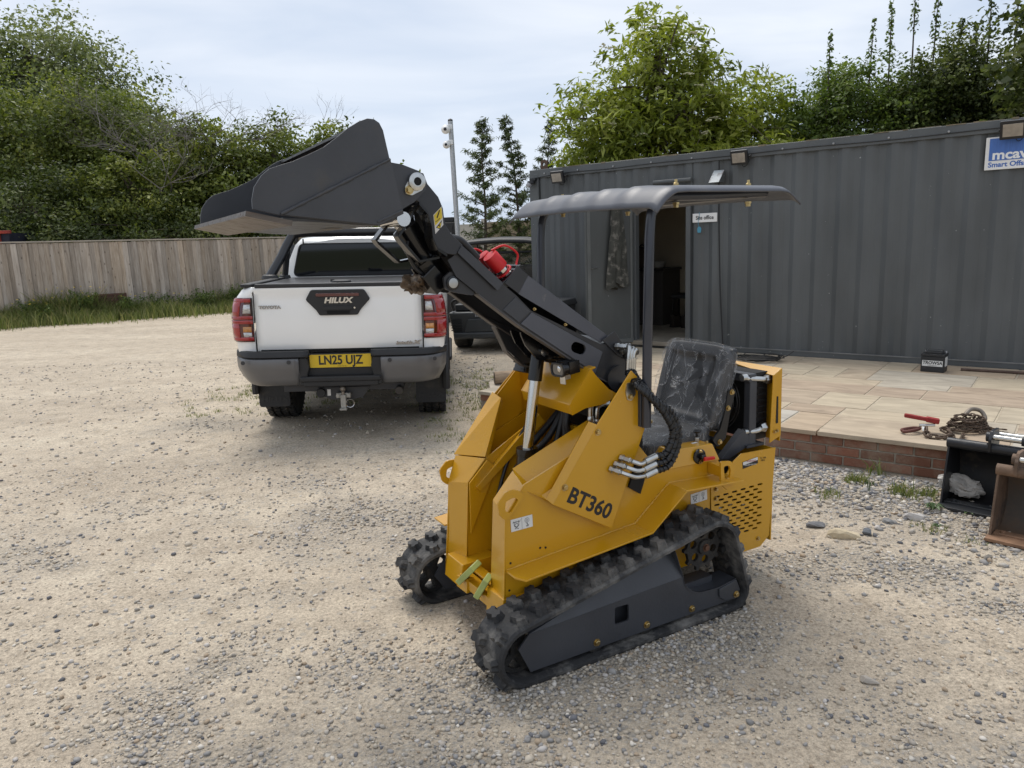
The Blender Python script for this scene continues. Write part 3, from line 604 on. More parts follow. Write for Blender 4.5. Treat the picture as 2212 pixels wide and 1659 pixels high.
t = empty('office_sign', KW(2.492, -0.012, 1.805), KA, 'small white Site office sign beside the open doorway', 'sign')
MB().box((0, 0, 0), (0.30, 0.012, 0.102)).build('plate', white, t, bevel=0.002)
text('lettering', 'Site office', 0.063, mat('sign_black', (0.015, 0.015, 0.015), 0.5), t, frame((0, -0.0075, 0), (1, 0, 0), (0, 0, 1)), 0.0008, 0.88, 0, 0.0012)
t = empty('company_sign', KW(5.62, -0.016, 2.25), KA, 'white and blue company sign board under the floodlight', 'sign')
MB().box((0, 0, 0), (0.76, 0.014, 0.292)).build('board', white, t, bevel=0.002)
blue = mat('sign_blue', (0.055, 0.14, 0.42), 0.5, var=0.12, vscale=14, stretch=(8, 1, 0.6))
MB().box((0.0, -0.0085, 0.034), (0.70, 0.004, 0.198)).build('blue_field', blue, t)
sw = mat('sign_lettering_white', (0.78, 0.78, 0.77), 0.5)
text('lettering', 'mcavoy', 0.118, sw, t, frame((-0.325, -0.0112, -0.018), (1, 0, 0), (0, 0, 1)), 0.0008, 1.12, 0, 0.0034, 'LEFT', 1.0)
text('lettering', 'Smart Offsite Solutions', 0.062, blue, t, frame((-0.352, -0.0076, -0.103), (1, 0, 0), (0, 0, 1)), 0.0008, 1.02, 0, 0.0018, 'LEFT')
# vent hood, entrance-lamp tube, cables, key tag, lifting lug, rail bolts
t = empty('vent_hood', KW(2.66, -0.02, 2.25), KA, 'pale rust-streaked metal vent hood on the container wall', 'vent')
MB().add([(-0.06, 0, 0.075), (0.06, 0, 0.075), (-0.06, -0.16, -0.065), (0.06, -0.16, -0.065), (-0.06, 0, 0.067), (0.06, 0, 0.067), (-0.06, -0.152, -0.065), (0.06, -0.152, -0.065)], [(0, 2, 3, 1), (4, 5, 7, 6), (0, 1, 5, 4), (2, 6, 7, 3), (0, 4, 6, 2), (1, 3, 7, 5)]).build('sloping_plate', mat('vent_pale', (0.42, 0.45, 0.46), 0.5, 0.0, var=0.12, vscale=9, dirt=(0.14, 0.07, 0.045), dirt_amt=0.42, dscale=14), t)
for s_ in (-1, 1): MB().add([(s_ * 0.061, 0.02, 0.07), (s_ * 0.061, -0.15, -0.066), (s_ * 0.061, 0.02, -0.066), (s_ * 0.057, 0.02, 0.07), (s_ * 0.057, -0.15, -0.066), (s_ * 0.057, 0.02, -0.066)], [(0, 1, 2), (5, 4, 3), (0, 3, 4, 1), (1, 4, 5, 2), (2, 5, 3, 0)]).build('cheek', steel, t)
t = at_k(MB().tube([(1.86, -0.06, 2.245), (2.34, -0.06, 2.245)], 0.026, 10).box((1.95, -0.02, 2.245), (0.03, 0.07, 0.03)).box((2.25, -0.02, 2.245), (0.03, 0.07, 0.03)).build('lamp_tube', steel, None)); tag(t, 'grey tube lamp fixed over the container doorway', 'lamp')
cab = mat('cable_black', (0.010, 0.010, 0.011), 0.5)
t = at_k(MB().tube(catmull([(2.655, -0.012, 2.43), (2.66, -0.012, 2.0), (2.672, -0.012, 1.5), (2.695, -0.012, 0.9), (2.735, -0.014, 0.32), (2.75, -0.05, 0.26), (2.70, -0.18, 0.25), (2.62, -0.30, 0.25)], 6), 0.007, 6).build('wall_cable', cab, None)); tag(t, 'black cable running down the container wall to the paving', 'cable')
t = at_k(MB().tube(catmull([(0.12, -0.026, 2.44), (0.6, -0.03, 2.47), (1.2, -0.026, 2.462), (1.9, -0.03, 2.475), (2.8, -0.026, 2.47), (3.6, -0.03, 2.478), (4.4, -0.026, 2.465), (5.4, -0.03, 2.475), (6.4, -0.026, 2.46)], 6), 0.005, 6).build('roof_cable', cab, None)); tag(t, 'thin black cable clipped along the container top rail', 'cable')
for k in range(14): MB().lathe([(0.011, 0.0), (0.011, -0.012), (0.004, -0.014)], (0.25 + k * 0.52, -0.0205, 2.487), 'y', 8).build('rail_bolt', mat('bolt_grey', (0.3, 0.3, 0.3), 0.4, 0.6), cont)

MB().add(*plate(round_poly([(-0.05, 0.0), (0.05, 0.0), (0.05, 0.12), (-0.05, 0.12)], [0, 0, 0.03, 0.03]), [circle((0, 0.068), 0.026, 14)], -0.012, 0.012)).build('lifting_lug', mat('rust_lug', (0.10, 0.06, 0.04), 0.85, var=0.3), cont, loc=(0.19, 0.06, ZT))
moss = MB(); q = random.Random(3)
for k in range(90):
    x = q.uniform(0.25, CL); moss.box((x, 0.02 + q.uniform(-0.03, 0.04), ZT + 0.001), (q.uniform(0.04, 0.2), q.uniform(0.02, 0.05), q.uniform(0.004, 0.02)))
moss.build('roof_dirt', mat('roof_dirt', (0.20, 0.165, 0.11), 0.95, var=0.3, vscale=20), cont)['kind'] = 'stuff'
kt = at_k(MB().prism(round_poly([(2.408, 1.635), (2.446, 1.635), (2.452, 1.68), (2.438, 1.705), (2.416, 1.705), (2.402, 1.68)], 0.008), -0.022, -0.014).tube(catmull([(2.425, -0.02, 1.70), (2.415, -0.025, 1.76), (2.43, -0.025, 1.84), (2.425, -0.02, 1.87)], 4), 0.0025, 5).build('key_tag', mat('tag_blue', (0.06, 0.25, 0.36), 0.45), None)); tag(kt, 'blue key tag hanging on a string below the Site office sign', 'key tag')
# inside the office: kitchen unit, office chair with a pair of boots under it
t = empty('kitchen_unit', KW(0.72, 1.84, 0.31), KA, 'dark kitchen cabinet with worktop inside the office doorway', 'cabinet')
dkc = mat('cabinet_dark', (0.06, 0.055, 0.05), 0.5)
MB().box((0, 0, 0.40), (0.95, 0.58, 0.80)).build('carcass', dkc, t, bevel=0.004); MB().box((0, -0.01, 0.82), (1.0, 0.62, 0.035)).build('worktop', mat('worktop', (0.03, 0.028, 0.027), 0.4), t, bevel=0.004)
for k in (-1, 1): d_ = MB().box((k * 0.235, -0.296, 0.44), (0.46, 0.014, 0.70)).build('cabinet_door', dkc, t, bevel=0.003); MB().box((k * 0.06, -0.308, 0.70), (0.012, 0.012, 0.10)).build('handle', mat('steel_bright', (0.55, 0.55, 0.54), 0.3, 1.0), d_)
t = empty('washing_up_bowl', KW(0.98, 1.80, 1.152), KA, 'pale plastic bowl on the worktop inside the office', 'bowl'); MB().lathe([(0.09, 0.0), (0.13, 0.09), (0.135, 0.09), (0.125, 0.088), (0.088, 0.008)], (0, 0, 0), 'z', 20).build('bowl_shell', mat('bowl_plastic', (0.45, 0.43, 0.38), 0.5), t)
t = empty('hooded_bag', KW(0.72, 1.82, 1.152), KA, 'dark brown bag standing on the office worktop', 'bag'); MB().lathe([(0.10, 0.0), (0.12, 0.06), (0.115, 0.2), (0.07, 0.28), (0.02, 0.31)], (0, 0, 0), 'z', 14).build('bag_body', mat('bag_brown', (0.05, 0.032, 0.022), 0.8), t, smooth=60); MB().torus((0, 0, 0.3), 0.04, 0.008, 'y', 14, 6, 0, math.pi).build('bag_handle', cab, t)
t = empty('office_chair', KW(1.56, 1.62, 0.32), KA + R(12), 'black stacking chair inside the office doorway', 'chair')
chb = mat('chair_black', (0.010, 0.010, 0.010), 0.7)
MB().box((0, 0, 0.44), (0.42, 0.40, 0.06)).build('seat', chb, t, bevel=0.02); MB().box((0.20, 0, 0.72), (0.045, 0.36, 0.30)).build('backrest', chb, t, bevel=0.02)
for sx in (-1, 1):
    for sy in (-1, 1): MB().tube([(sx * 0.17, sy * 0.17, 0.43), (sx * 0.21, sy * 0.19, 0.005)], 0.011, 8).build('leg', chb, t)
MB().tube([(0.18, -0.15, 0.42), (0.205, -0.15, 0.62)], 0.011, 8).tube([(0.18, 0.15, 0.42), (0.205, 0.15, 0.62)], 0.011, 8).build('back_stay', chb, t)
for k, sx in enumerate((-0.05, 0.06)):
    bt = empty('boot', KW(1.52 + sx * 1.6, 1.45, 0.32), KA + R(70), ('dark work boot beside the front leg of the office chair', 'dark work boot right under the seat of the office chair')[k], 'boot', 'boots under the office chair'); bk = mat('boot_leather', (0.03, 0.024, 0.018), 0.7)
    MB().prism(round_poly([(-0.07, 0.02), (0.14, 0.02), (0.15, 0.06), (0.08, 0.09), (0.04, 0.17), (-0.07, 0.18)], 0.015), -0.04, 0.04).build('upper', bk, bt, bevel=0.01); MB().prism(round_poly([(-0.075, 0.0), (0.155, 0.0), (0.155, 0.022), (-0.075, 0.022)], 0.006), -0.043, 0.043).build('sole', cab, bt, bevel=0.004)
# wheelie bin beside the wall
t = empty('wheelie_bin', KW(0.55, -0.42, float(gh(0.5, 9.7))), KA, 'dark grey wheelie bin between the container wall and its open door', 'bin')
bg_ = mat('bin_grey', (0.045, 0.047, 0.05), 0.5, var=0.15)
MB().hexa([(-0.19, -0.20, 0.06), (0.19, -0.20, 0.06), (0.19, 0.20, 0.06), (-0.19, 0.20, 0.06)], [(-0.24, -0.26, 0.80), (0.24, -0.26, 0.80), (0.24, 0.26, 0.80), (-0.24, 0.26, 0.80)]).build('bin_body', bg_, t, bevel=0.015)
MB().hexa([(-0.26, -0.28, 0.80), (0.26, -0.28, 0.80), (0.26, 0.28, 0.80), (-0.26, 0.28, 0.80)], [(-0.24, -0.25, 0.86), (0.24, -0.25, 0.86), (0.24, 0.25, 0.88), (-0.24, 0.25, 0.88)]).build('lid', bg_, t, bevel=0.012)
for s_ in (-1, 1): MB().lathe([(0.09, -0.02), (0.1, 0.0), (0.09, 0.02)], (s_ * 0.22, 0.19, 0.10), 'x', 18).build('wheel', blk, t)
MB().tube([(-0.2, 0.29, 0.83), (0.2, 0.29, 0.83)], 0.014, 8).build('handle_bar', bg_, t)

# ================================================================== patio: brick retaining wall and sandstone slabs
PX0, PX1, PY0 = 1.60, 8.8, -3.19
pat = empty('patio', K0, KA, 'raised sandstone patio laid in front of the container', 'patio'); pat['kind'] = 'structure'
MB().box(((PX0 + PX1) / 2, (PY0 + 0.06 + 0.2) / 2, 0.1165), (PX1 - PX0 - 0.06, -PY0 + 0.1, 0.235)).build('bedding', mat('mortar_joint', (0.43, 0.37, 0.28), 0.95, var=0.2, vscale=30, bump=0.4), pat)
slab_m = bpy.data.materials.new('sandstone'); slab_m.use_nodes = True
def slab_nodes(m):
    N_ = m.node_tree.nodes; L_ = m.node_tree.links.new; b_ = N_['Principled BSDF']; b_.inputs['Roughness'].default_value = 0.82; b_.inputs['Specular IOR Level'].default_value = 0.3
    t = N_.new('ShaderNodeTexCoord'); oi = N_.new('ShaderNodeObjectInfo'); r = N_.new('ShaderNodeValToRGB'); cr_ = r.color_ramp
    cr_.interpolation = 'LINEAR'; cr_.elements[0].color = (0.40, 0.315, 0.225, 1); cr_.elements[1].position = 1.0; cr_.elements[1].color = (0.43, 0.40, 0.345, 1)
    for p, c in ((0.25, (0.36, 0.285, 0.215)), (0.5, (0.46, 0.39, 0.285)), (0.75, (0.40, 0.345, 0.26))): e_ = cr_.elements.new(p); e_.color = (*c, 1)
    L_(oi.outputs['Random'], r.inputs[0])
    ad = N_.new('ShaderNodeVectorMath'); ad.operation = 'ADD'; L_(t.outputs['Object'], ad.inputs[0]); cb = N_.new('ShaderNodeCombineXYZ'); ml = N_.new('ShaderNodeMath'); ml.operation = 'MULTIPLY'; ml.inputs[1].default_value = 50; L_(oi.outputs['Random'], ml.inputs[0])
    for i in range(3): L_(ml.outputs[0], cb.inputs[i])
    L_(cb.outputs[0], ad.inputs[1]); mp_ = N_.new('ShaderNodeMapping'); mp_.inputs['Scale'].default_value = (1.6, 4.5, 3); L_(ad.outputs[0], mp_.inputs[0])
    n = N_.new('ShaderNodeTexNoise'); n.inputs['Scale'].default_value = 1.5; n.inputs['Detail'].default_value = 9; n.inputs['Roughness'].default_value = 0.62; n.inputs['Distortion'].default_value = 1.0; L_(mp_.outputs[0], n.inputs['Vector'])
    r2 = N_.new('ShaderNodeValToRGB'); r2.color_ramp.elements[0].position = 0.3; r2.color_ramp.elements[0].color = (0.36, 0.35, 0.35, 1); r2.color_ramp.elements[1].position = 0.72; r2.color_ramp.elements[1].color = (0.66, 0.66, 0.65, 1); L_(n.outputs['Fac'], r2.inputs[0])
    mx_ = N_.new('ShaderNodeMixRGB'); mx_.blend_type = 'OVERLAY'; mx_.inputs[0].default_value = 0.85; L_(r.outputs[0], mx_.inputs[1]); L_(r2.outputs[0], mx_.inputs[2]); L_(mx_.outputs[0], b_.inputs['Base Color'])
    bp = N_.new('ShaderNodeBump'); bp.inputs['Strength'].default_value = 0.6; bp.inputs['Distance'].default_value = 0.012; L_(n.outputs['Fac'], bp.inputs['Height']); L_(bp.outputs[0], b_.inputs['Normal'])
slab_nodes(slab_m)
q = random.Random(12); y = PY0
for d_ in (0.56, 0.28, 0.56, 0.42, 0.28, 0.56, 0.53):
    x = PX0
    while x < PX1 - 0.1:
        w = min(q.choice((0.28, 0.42, 0.56, 0.84, 0.84)), PX1 - x)
        s_ = MB(); hx, hy = w / 2 - 0.006, d_ / 2 - 0.006; pj = [(q.uniform(-.004, .004), q.uniform(-.004, .004)) for _ in range(4)]
        cs = [(-hx + pj[0][0], -hy + pj[0][1]), (hx + pj[1][0], -hy + pj[1][1]), (hx + pj[2][0], hy + pj[2][1]), (-hx + pj[3][0], hy + pj[3][1])]
        s_.hexa([(a, b_, -0.034) for a, b_ in cs], [(a, b_, 0.0) for a, b_ in cs]); ob = s_.build('paving_slab', slab_m, pat, bevel=0.005, seg=1); ob.location = (x + w / 2, y + d_ / 2, 0.24 + q.uniform(-0.002, 0.003)); ob.rotation_euler = (q.uniform(-.002, .002), q.uniform(-.002, .002), 0)
        x += w
    y += d_
wall = empty('patio_wall', K0, KA, 'low red brick retaining wall along the patio edge', 'wall')
MB().box(((PX0 + PX1) / 2, PY0 + 0.085, 0.085), (PX1 - PX0, 0.08, 0.236)).build('mortar', mat('wall_mortar', (0.30, 0.265, 0.215), 0.95, var=0.25, vscale=12, bump=0.5), wall)
brm = bpy.data.materials.new('brick_red'); brm.use_nodes = True
def brick_nodes(m):
    N_ = m.node_tree.nodes; L_ = m.node_tree.links.new; b_ = N_['Principled BSDF']; b_.inputs['Roughness'].default_value = 0.9; b_.inputs['Specular IOR Level'].default_value = 0.2
    oi = N_.new('ShaderNodeObjectInfo'); t = N_.new('ShaderNodeTexCoord'); r = N_.new('ShaderNodeValToRGB'); r.color_ramp.elements[0].color = (0.15, 0.07, 0.045, 1); r.color_ramp.elements[1].color = (0.28, 0.13, 0.085, 1); e_ = r.color_ramp.elements.new(0.5); e_.color = (0.22, 0.10, 0.065, 1); L_(oi.outputs['Random'], r.inputs[0])
    g_ = N_.new('ShaderNodeNewGeometry'); n = N_.new('ShaderNodeTexNoise'); n.inputs['Scale'].default_value = 4.0; n.inputs['Detail'].default_value = 8; n.inputs['Roughness'].default_value = 0.7; L_(g_.outputs['Position'], n.inputs['Vector'])
    mr = N_.new('ShaderNodeMapRange'); mr.inputs['From Min'].default_value = 0.44; mr.inputs['From Max'].default_value = 0.66; mr.inputs['To Max'].default_value = 0.85; L_(n.outputs['Fac'], mr.inputs['Value'])
    mx_ = N_.new('ShaderNodeMixRGB'); mx_.inputs[2].default_value = (0.30, 0.235, 0.175, 1); L_(mr.outputs[0], mx_.inputs[0]); L_(r.outputs[0], mx_.inputs[1]); L_(mx_.outputs[0], b_.inputs['Base Color'])
    n2 = N_.new('ShaderNodeTexNoise'); n2.inputs['Scale'].default_value = 60; L_(g_.outputs['Position'], n2.inputs['Vector']); bp = N_.new('ShaderNodeBump'); bp.inputs['Strength'].default_value = 0.6; bp.inputs['Distance'].default_value = 0.006; L_(n2.outputs['Fac'], bp.inputs['Height']); L_(bp.outputs[0], b_.inputs['Normal'])
brick_nodes(brm)
b0 = MB().box((0, 0, 0), (0.206, 0.09, 0.058)).build('brick', brm, wall, bevel=0.004, seg=1); first = True
for c_ in range(3):
    x = PX0 + (0.107 if c_ % 2 else 0.0)
    while x < 6.9:
        o = b0 if first else b0.copy()
        if not first: col.objects.link(o)
        first = False; o.location = (x + 0.105, PY0 + 0.082 + q.uniform(-0.003, 0.003), 0.026 + c_ * 0.068 + 0.012); o.rotation_euler = (0, q.uniform(-0.01, 0.01), 0); x += 0.217
# end of the patio: pale stone step with a short log on it
t = empty('stone_step', (0.22, 6.93, 0.0), R(3), 'pale stone step slab beside the patio with a log on it', 'step'); MB().box((0, 0, 0.115), (0.86, 1.0, 0.25)).build('slab', mat('step_stone', (0.42, 0.37, 0.30), 0.88, var=0.15, vscale=4, bump=0.4, dirt=(0.3, 0.26, 0.2), dirt_amt=0.3), t, bevel=0.012)
t = empty('log', (0.10, 7.26, 0.305), R(6), 'short barked log lying on the pale stone step', 'log')
lm = MB(); lm.tube([(-0.27, 0, 0), (-0.1, 0.003, 0.002), (0.1, -0.002, 0), (0.3, 0, 0)], 0.062, 14, True, [0.06, 0.063, 0.061, 0.064]); lm.build('bark', mat('bark_pale', (0.30, 0.22, 0.15), 0.95, var=0.35, vscale=12, stretch=(1, 5, 5), bump=0.8, bscale=30), t)
MB().lathe([(0.058, -0.002), (0.057, 0.004)], (-0.273, 0, 0), 'x', 14).build('cut_end', mat('cut_wood', (0.09, 0.065, 0.045), 0.9, var=0.3, vscale=30), t)
# ================================================================== vegetation
def leaf_mat(name, ramp_cols, rough=0.55, transl=0.35):
    m = bpy.data.materials.new(name); m.use_nodes = True; N_ = m.node_tree.nodes; L_ = m.node_tree.links.new
    b_ = N_['Principled BSDF']; o_ = N_['Material Output']; b_.inputs['Roughness'].default_value = rough; b_.inputs['Specular IOR Level'].default_value = 0.35
    a = N_.new('ShaderNodeAttribute'); a.attribute_name = 'col'; s_ = N_.new('ShaderNodeSeparateColor'); L_(a.outputs['Color'], s_.inputs[0])
    r = N_.new('ShaderNodeValToRGB'); r.color_ramp.elements[0].color = (*ramp_cols[0], 1); r.color_ramp.elements[1].color = (*ramp_cols[-1], 1)
    for i, c in enumerate(ramp_cols[1:-1]): e_ = r.color_ramp.elements.new((i + 1) / (len(ramp_cols) - 1)); e_.color = (*c, 1)
    L_(s_.outputs[0], r.inputs[0]); L_(r.outputs[0], b_.inputs['Base Color'])
    tr = N_.new('ShaderNodeBsdfTranslucent'); mx_ = N_.new('ShaderNodeMixShader'); mx_.inputs[0].default_value = transl
    br = N_.new('ShaderNodeMixRGB'); br.blend_type = 'MULTIPLY'; br.inputs[0].default_value = 1; br.inputs[2].default_value = (1.25, 1.35, 0.7, 1); L_(r.outputs[0], br.inputs[1]); L_(br.outputs[0], tr.inputs['Color'])
    L_(b_.outputs[0], mx_.inputs[1]); L_(tr.outputs[0], mx_.inputs[2]); L_(mx_.outputs[0], o_.inputs['Surface']); return m
def leaves_mesh(name, P, size, g, updir=None, shape=(1.0, 0.5), tint=None, droop=0.0):
    """one rhombic blade per point; P (n,3), size (n,), updir (n,3) preferred leaf normal"""
    n = len(P); nrm = g.normal(size=(n, 3))
    if updir is not None: nrm = nrm * 0.75 + updir * 1.0
    nrm /= np.linalg.norm(nrm, axis=1, keepdims=True)
    d = g.normal(size=(n, 3)); d[:, 2] -= droop; d -= nrm * np.sum(d * nrm, 1, keepdims=True); d /= np.linalg.norm(d, axis=1, keepdims=True); w = np.cross(nrm, d)
    L = (size * shape[0])[:, None]; W = (size * shape[1])[:, None]
    fold = nrm * (size * 0.10)[:, None]
    V = np.stack([P - d * L * 0.5, P + w * W * 0.5 + d * L * 0.05 + fold, P + d * L * 0.5, P - w * W * 0.5 + d * L * 0.05 + fold], 1).reshape(-1, 3)
    me = np_mesh(name, V, np.arange(4 * n).reshape(n, 4)); t = g.uniform(0, 1, n) if tint is None else np.clip(tint + g.normal(0, 0.16, n), 0, 1)
    set_col(me, np.repeat(np.stack([t, t, t, np.ones(n)], 1), 4, 0)); return me
def crown_points(blobs, n, g, clump=0.42, per=55, shell=0.55):
    """leaf clumps (twig ends) spread in the outer part of a set of ellipsoids; leaves gather round each clump"""
    blobs = np.array(blobs, float); vol = blobs[:, 3] * blobs[:, 4] * blobs[:, 5]; nc = max(8, n // per)
    bi = g.choice(len(blobs), nc, p=vol ** 0.72 / np.sum(vol ** 0.72)); u = g.normal(size=(nc, 3)); u /= np.linalg.norm(u, axis=1, keepdims=True)
    rr = shell + (1.04 - shell) * g.uniform(0, 1, nc) ** 0.6; rr *= 1 + 0.16 * g.normal(size=nc)
    Cc = blobs[bi, :3] + u * blobs[bi, 3:6] * rr[:, None]
    ct = np.clip(0.42 + 0.26 * g.normal(size=nc) + 0.12 * u[:, 2] + 0.25 * vnoise(Cc[:, 0] * 0.5, Cc[:, 2] * 0.5, 3, 2, 1.0), 0, 1)  # clump light and shade put into the tint: upper sides paler, broad patches
    ci = g.integers(0, nc, n); cs = clump * (0.6 + 0.8 * g.uniform(0, 1, nc))
    P = Cc[ci] + g.normal(size=(n, 3)) * cs[ci][:, None] * np.array([1, 1, 0.62]) * 0.55
    up = u[ci] * 0.55 + np.array([0, 0, 0.75]); return P, up, ct[ci], Cc, ct
def limb_mesh(base, tips, r0, g, trunk_top, wob=0.25):
    mb = MB(); base = Vector(base); top = Vector(trunk_top); pts = [base.lerp(top, t) + Vector((g.normal() * wob * 0.3 * t, g.normal() * wob * 0.3 * t, 0)) for t in np.linspace(0, 1, 6)]
    mb.tube(pts, r0, 8, True, [r0 * (1 - 0.55 * t) for t in np.linspace(0, 1, 6)])
    for tp in tips:
        tp = Vector(tp); s = base.lerp(top, g.uniform(0.35, 0.98)); mid = s.lerp(tp, 0.5) + Vector((g.normal() * wob, g.normal() * wob, abs(g.normal()) * wob)); rr = float(r0 * g.uniform(0.16, 0.34))
        mb.tube(bez(s, s.lerp(mid, 0.6), mid, tp, 6), rr, 5, False, [rr * (1 - 0.8 * k / 6) for k in range(7)])
    return mb
bark = mat('bark_brown', (0.10, 0.08, 0.06), 0.95, var=0.3, vscale=5, stretch=(4, 4, 0.8), bump=0.6)
def tree(name, base, blobs, n, size, m, label, seed, cat='tree', group=None, clump=0.42, per=55, shape=(1.0, 0.55), trunk=0.16, shell=0.55, ntips=34, trunk_top=None, droop=0.2, svar=0.35):
    g = np.random.default_rng(seed); t = empty(name, base, 0, label, cat, group)
    bl = [(b_[0], b_[1], b_[2], b_[3], b_[4], b_[5]) for b_ in blobs]
    P, up, ct, Cc, _ = crown_points(bl, n, g, clump, per, shell); sz = size * (1 + svar * g.normal(size=n)).clip(0.45, 1.8)
    keep = P[:, 2] > 0.05; me = leaves_mesh('crown', P[keep], sz[keep], g, up[keep], shape, ct[keep], droop); link('crown', me, m, t)
    zt = max(b_[2] + b_[5] * 0.4 for b_ in blobs); cxm = np.mean([b_[0] for b_ in blobs]); cym = np.mean([b_[1] for b_ in blobs])
    tips = [tuple(Cc[i]) for i in g.choice(len(Cc), min(ntips, len(Cc)), replace=False)]
    limb_mesh((0, 0, -0.1), tips, trunk, g, trunk_top or (cxm * 0.6, cym * 0.6, zt)).build('trunk', bark, t, fix=False)
    return t
LG1 = leaf_mat('leaf_mid', [(0.057, 0.074, 0.020), (0.114, 0.145, 0.031), (0.194, 0.223, 0.051), (0.299, 0.310, 0.079)])
LG2 = leaf_mat('leaf_dark', [(0.034, 0.050, 0.018), (0.069, 0.092, 0.029), (0.111, 0.138, 0.042), (0.173, 0.192, 0.062)])
LG3 = leaf_mat('leaf_elder', [(0.099, 0.127, 0.019), (0.192, 0.229, 0.032), (0.282, 0.322, 0.052), (0.394, 0.418, 0.097)], 0.45, 0.4)
LG4 = leaf_mat('leaf_hedge', [(0.043, 0.070, 0.013), (0.081, 0.122, 0.023), (0.130, 0.184, 0.037), (0.203, 0.254, 0.059)])
LG5 = leaf_mat('leaf_conifer', [(0.035, 0.053, 0.019), (0.066, 0.094, 0.032), (0.107, 0.139, 0.048), (0.166, 0.194, 0.078)], 0.6, 0.15)
LG6 = leaf_mat('leaf_greygreen', [(0.084, 0.106, 0.047), (0.139, 0.169, 0.071), (0.204, 0.232, 0.106), (0.287, 0.306, 0.158)])
GW = 'trees of the wood beyond the board fence'
def vx(v, Y): return (v - 1094.0) / 1612.0 * Y * 1.017
def vz(y, Y, x=180): return CAMH + (521.5 - 0.038 * (x - 1094) - y) / 1612.0 * Y * 1.0
def T(name, v, Y, blobs, n, size, m, label, seed, **k): return tree(name, (vx(v, Y), Y, 0), blobs, n, size, m, label, seed, group=GW, **k)
T('ash_tree', 150, 34, [(0, 0, 8.0, 4.6, 3.0, 3.0), (-3.2, 0, 7.2, 2.6, 2.4, 2.6), (3.2, 0, 6.8, 2.8, 2.4, 2.4), (0.8, 0, 9.8, 3.2, 2.2, 1.7)], 46000, 0.165, LG6, 'tall airy grey-green tree rising behind the wood at the fence', 101, clump=0.85, per=70, shell=0.5, trunk=0.3, ntips=60)
T('oak_tree', 60, 29, [(0, 0, 5.6, 3.4, 2.6, 2.7), (-2.6, 0.4, 4.6, 2.4, 2.2, 2.6), (2.3, -0.6, 4.6, 2.4, 2.0, 2.5), (0, 0, 2.6, 3.8, 2.4, 2.2)], 48000, 0.135, LG1, 'broad mid-green tree above the red skip', 102, clump=0.72, per=150, trunk=0.26)
T('field_maple_tree', 235, 28.5, [(0, 0, 5.9, 2.7, 2.2, 2.1), (1.9, 0, 4.8, 2.1, 2.0, 2.1), (-1.6, -0.3, 4.2, 2.2, 2.0, 2.2), (0.3, 0, 2.5, 3.3, 2.2, 2.0)], 48000, 0.13, LG1, 'rounded bright-topped tree in the middle of the wood', 103, clump=0.66, per=150, trunk=0.24)
T('yew_tree', 120, 25.5, [(0, 0, 2.9, 2.5, 1.6, 1.7), (2.0, 0.2, 2.4, 2.0, 1.4, 1.5), (-1.8, 0, 2.3, 1.8, 1.4, 1.6), (0, 0, 1.3, 3.2, 1.6, 1.3)], 34000, 0.115, LG2, 'dark spreading evergreen just behind the board fence', 104, clump=0.6, per=130, trunk=0.2, droop=0.8)
T('hazel_tree', 330, 26, [(0, 0, 3.3, 1.9, 1.5, 1.9), (1.2, 0, 2.2, 1.7, 1.4, 1.6), (-1.3, 0, 2.2, 1.6, 1.3, 1.6)], 26000, 0.115, LG1, 'yellow-green bushy tree leaning over the board fence', 105, clump=0.5, per=120, trunk=0.14)
T('hawthorn_tree', 415, 29, [(0, 0, 4.6, 1.7, 1.5, 1.6), (0.9, 0, 3.1, 2.0, 1.6, 1.7), (-1.4, 0, 3.2, 1.9, 1.6, 1.9)], 28000, 0.12, LG2, 'dark twiggy tree below the bare crown', 106, clump=0.55, per=110, trunk=0.16)
T('sycamore_tree', 505, 27, [(0, 0, 5.0, 1.25, 1.1, 1.2), (0.8, 0, 3.7, 1.8, 1.5, 1.6), (-1.0, 0, 3.5, 1.6, 1.5, 1.7), (0, 0, 2.2, 2.4, 1.5, 1.5)], 28000, 0.135, LG1, 'leafy tree with upright top right of the bare crown', 107, clump=0.46, per=90, trunk=0.16)
T('elm_tree', 620, 27.5, [(0, 0, 4.7, 1.3, 1.2, 1.4), (1.3, 0, 4.2, 1.5, 1.3, 1.4), (-0.9, 0, 3.3, 1.5, 1.3, 1.6), (0.8, 0, 2.5, 2.4, 1.5, 1.6)], 28000, 0.135, LG1, 'leafy tree with loose sprays behind the raised loader bucket', 108, clump=0.42, per=80, trunk=0.16, shell=0.45)
T('lime_tree', 735, 27.5, [(0, 0, 4.2, 1.2, 1.1, 1.4), (0.7, 0, 3.0, 1.5, 1.3, 1.6), (-0.8, 0, 2.6, 1.5, 1.3, 1.6)], 18000, 0.135, LG1, 'green tree mostly hidden behind the loader bucket', 109, clump=0.42, per=80, trunk=0.14)
T('bramble_thicket', 250, 24.2, [(-4.5, 0, 1.3, 2.0, 0.7, 1.5), (-1.5, 0, 1.5, 2.0, 0.7, 1.6), (1.5, 0.3, 1.6, 2.2, 0.7, 1.7), (4.6, 0.6, 1.5, 2.2, 0.8, 1.7)], 26000, 0.11, LG2, 'low dark thicket right behind the board fence', 110, cat='shrub', clump=0.45, per=110, trunk=0.05)
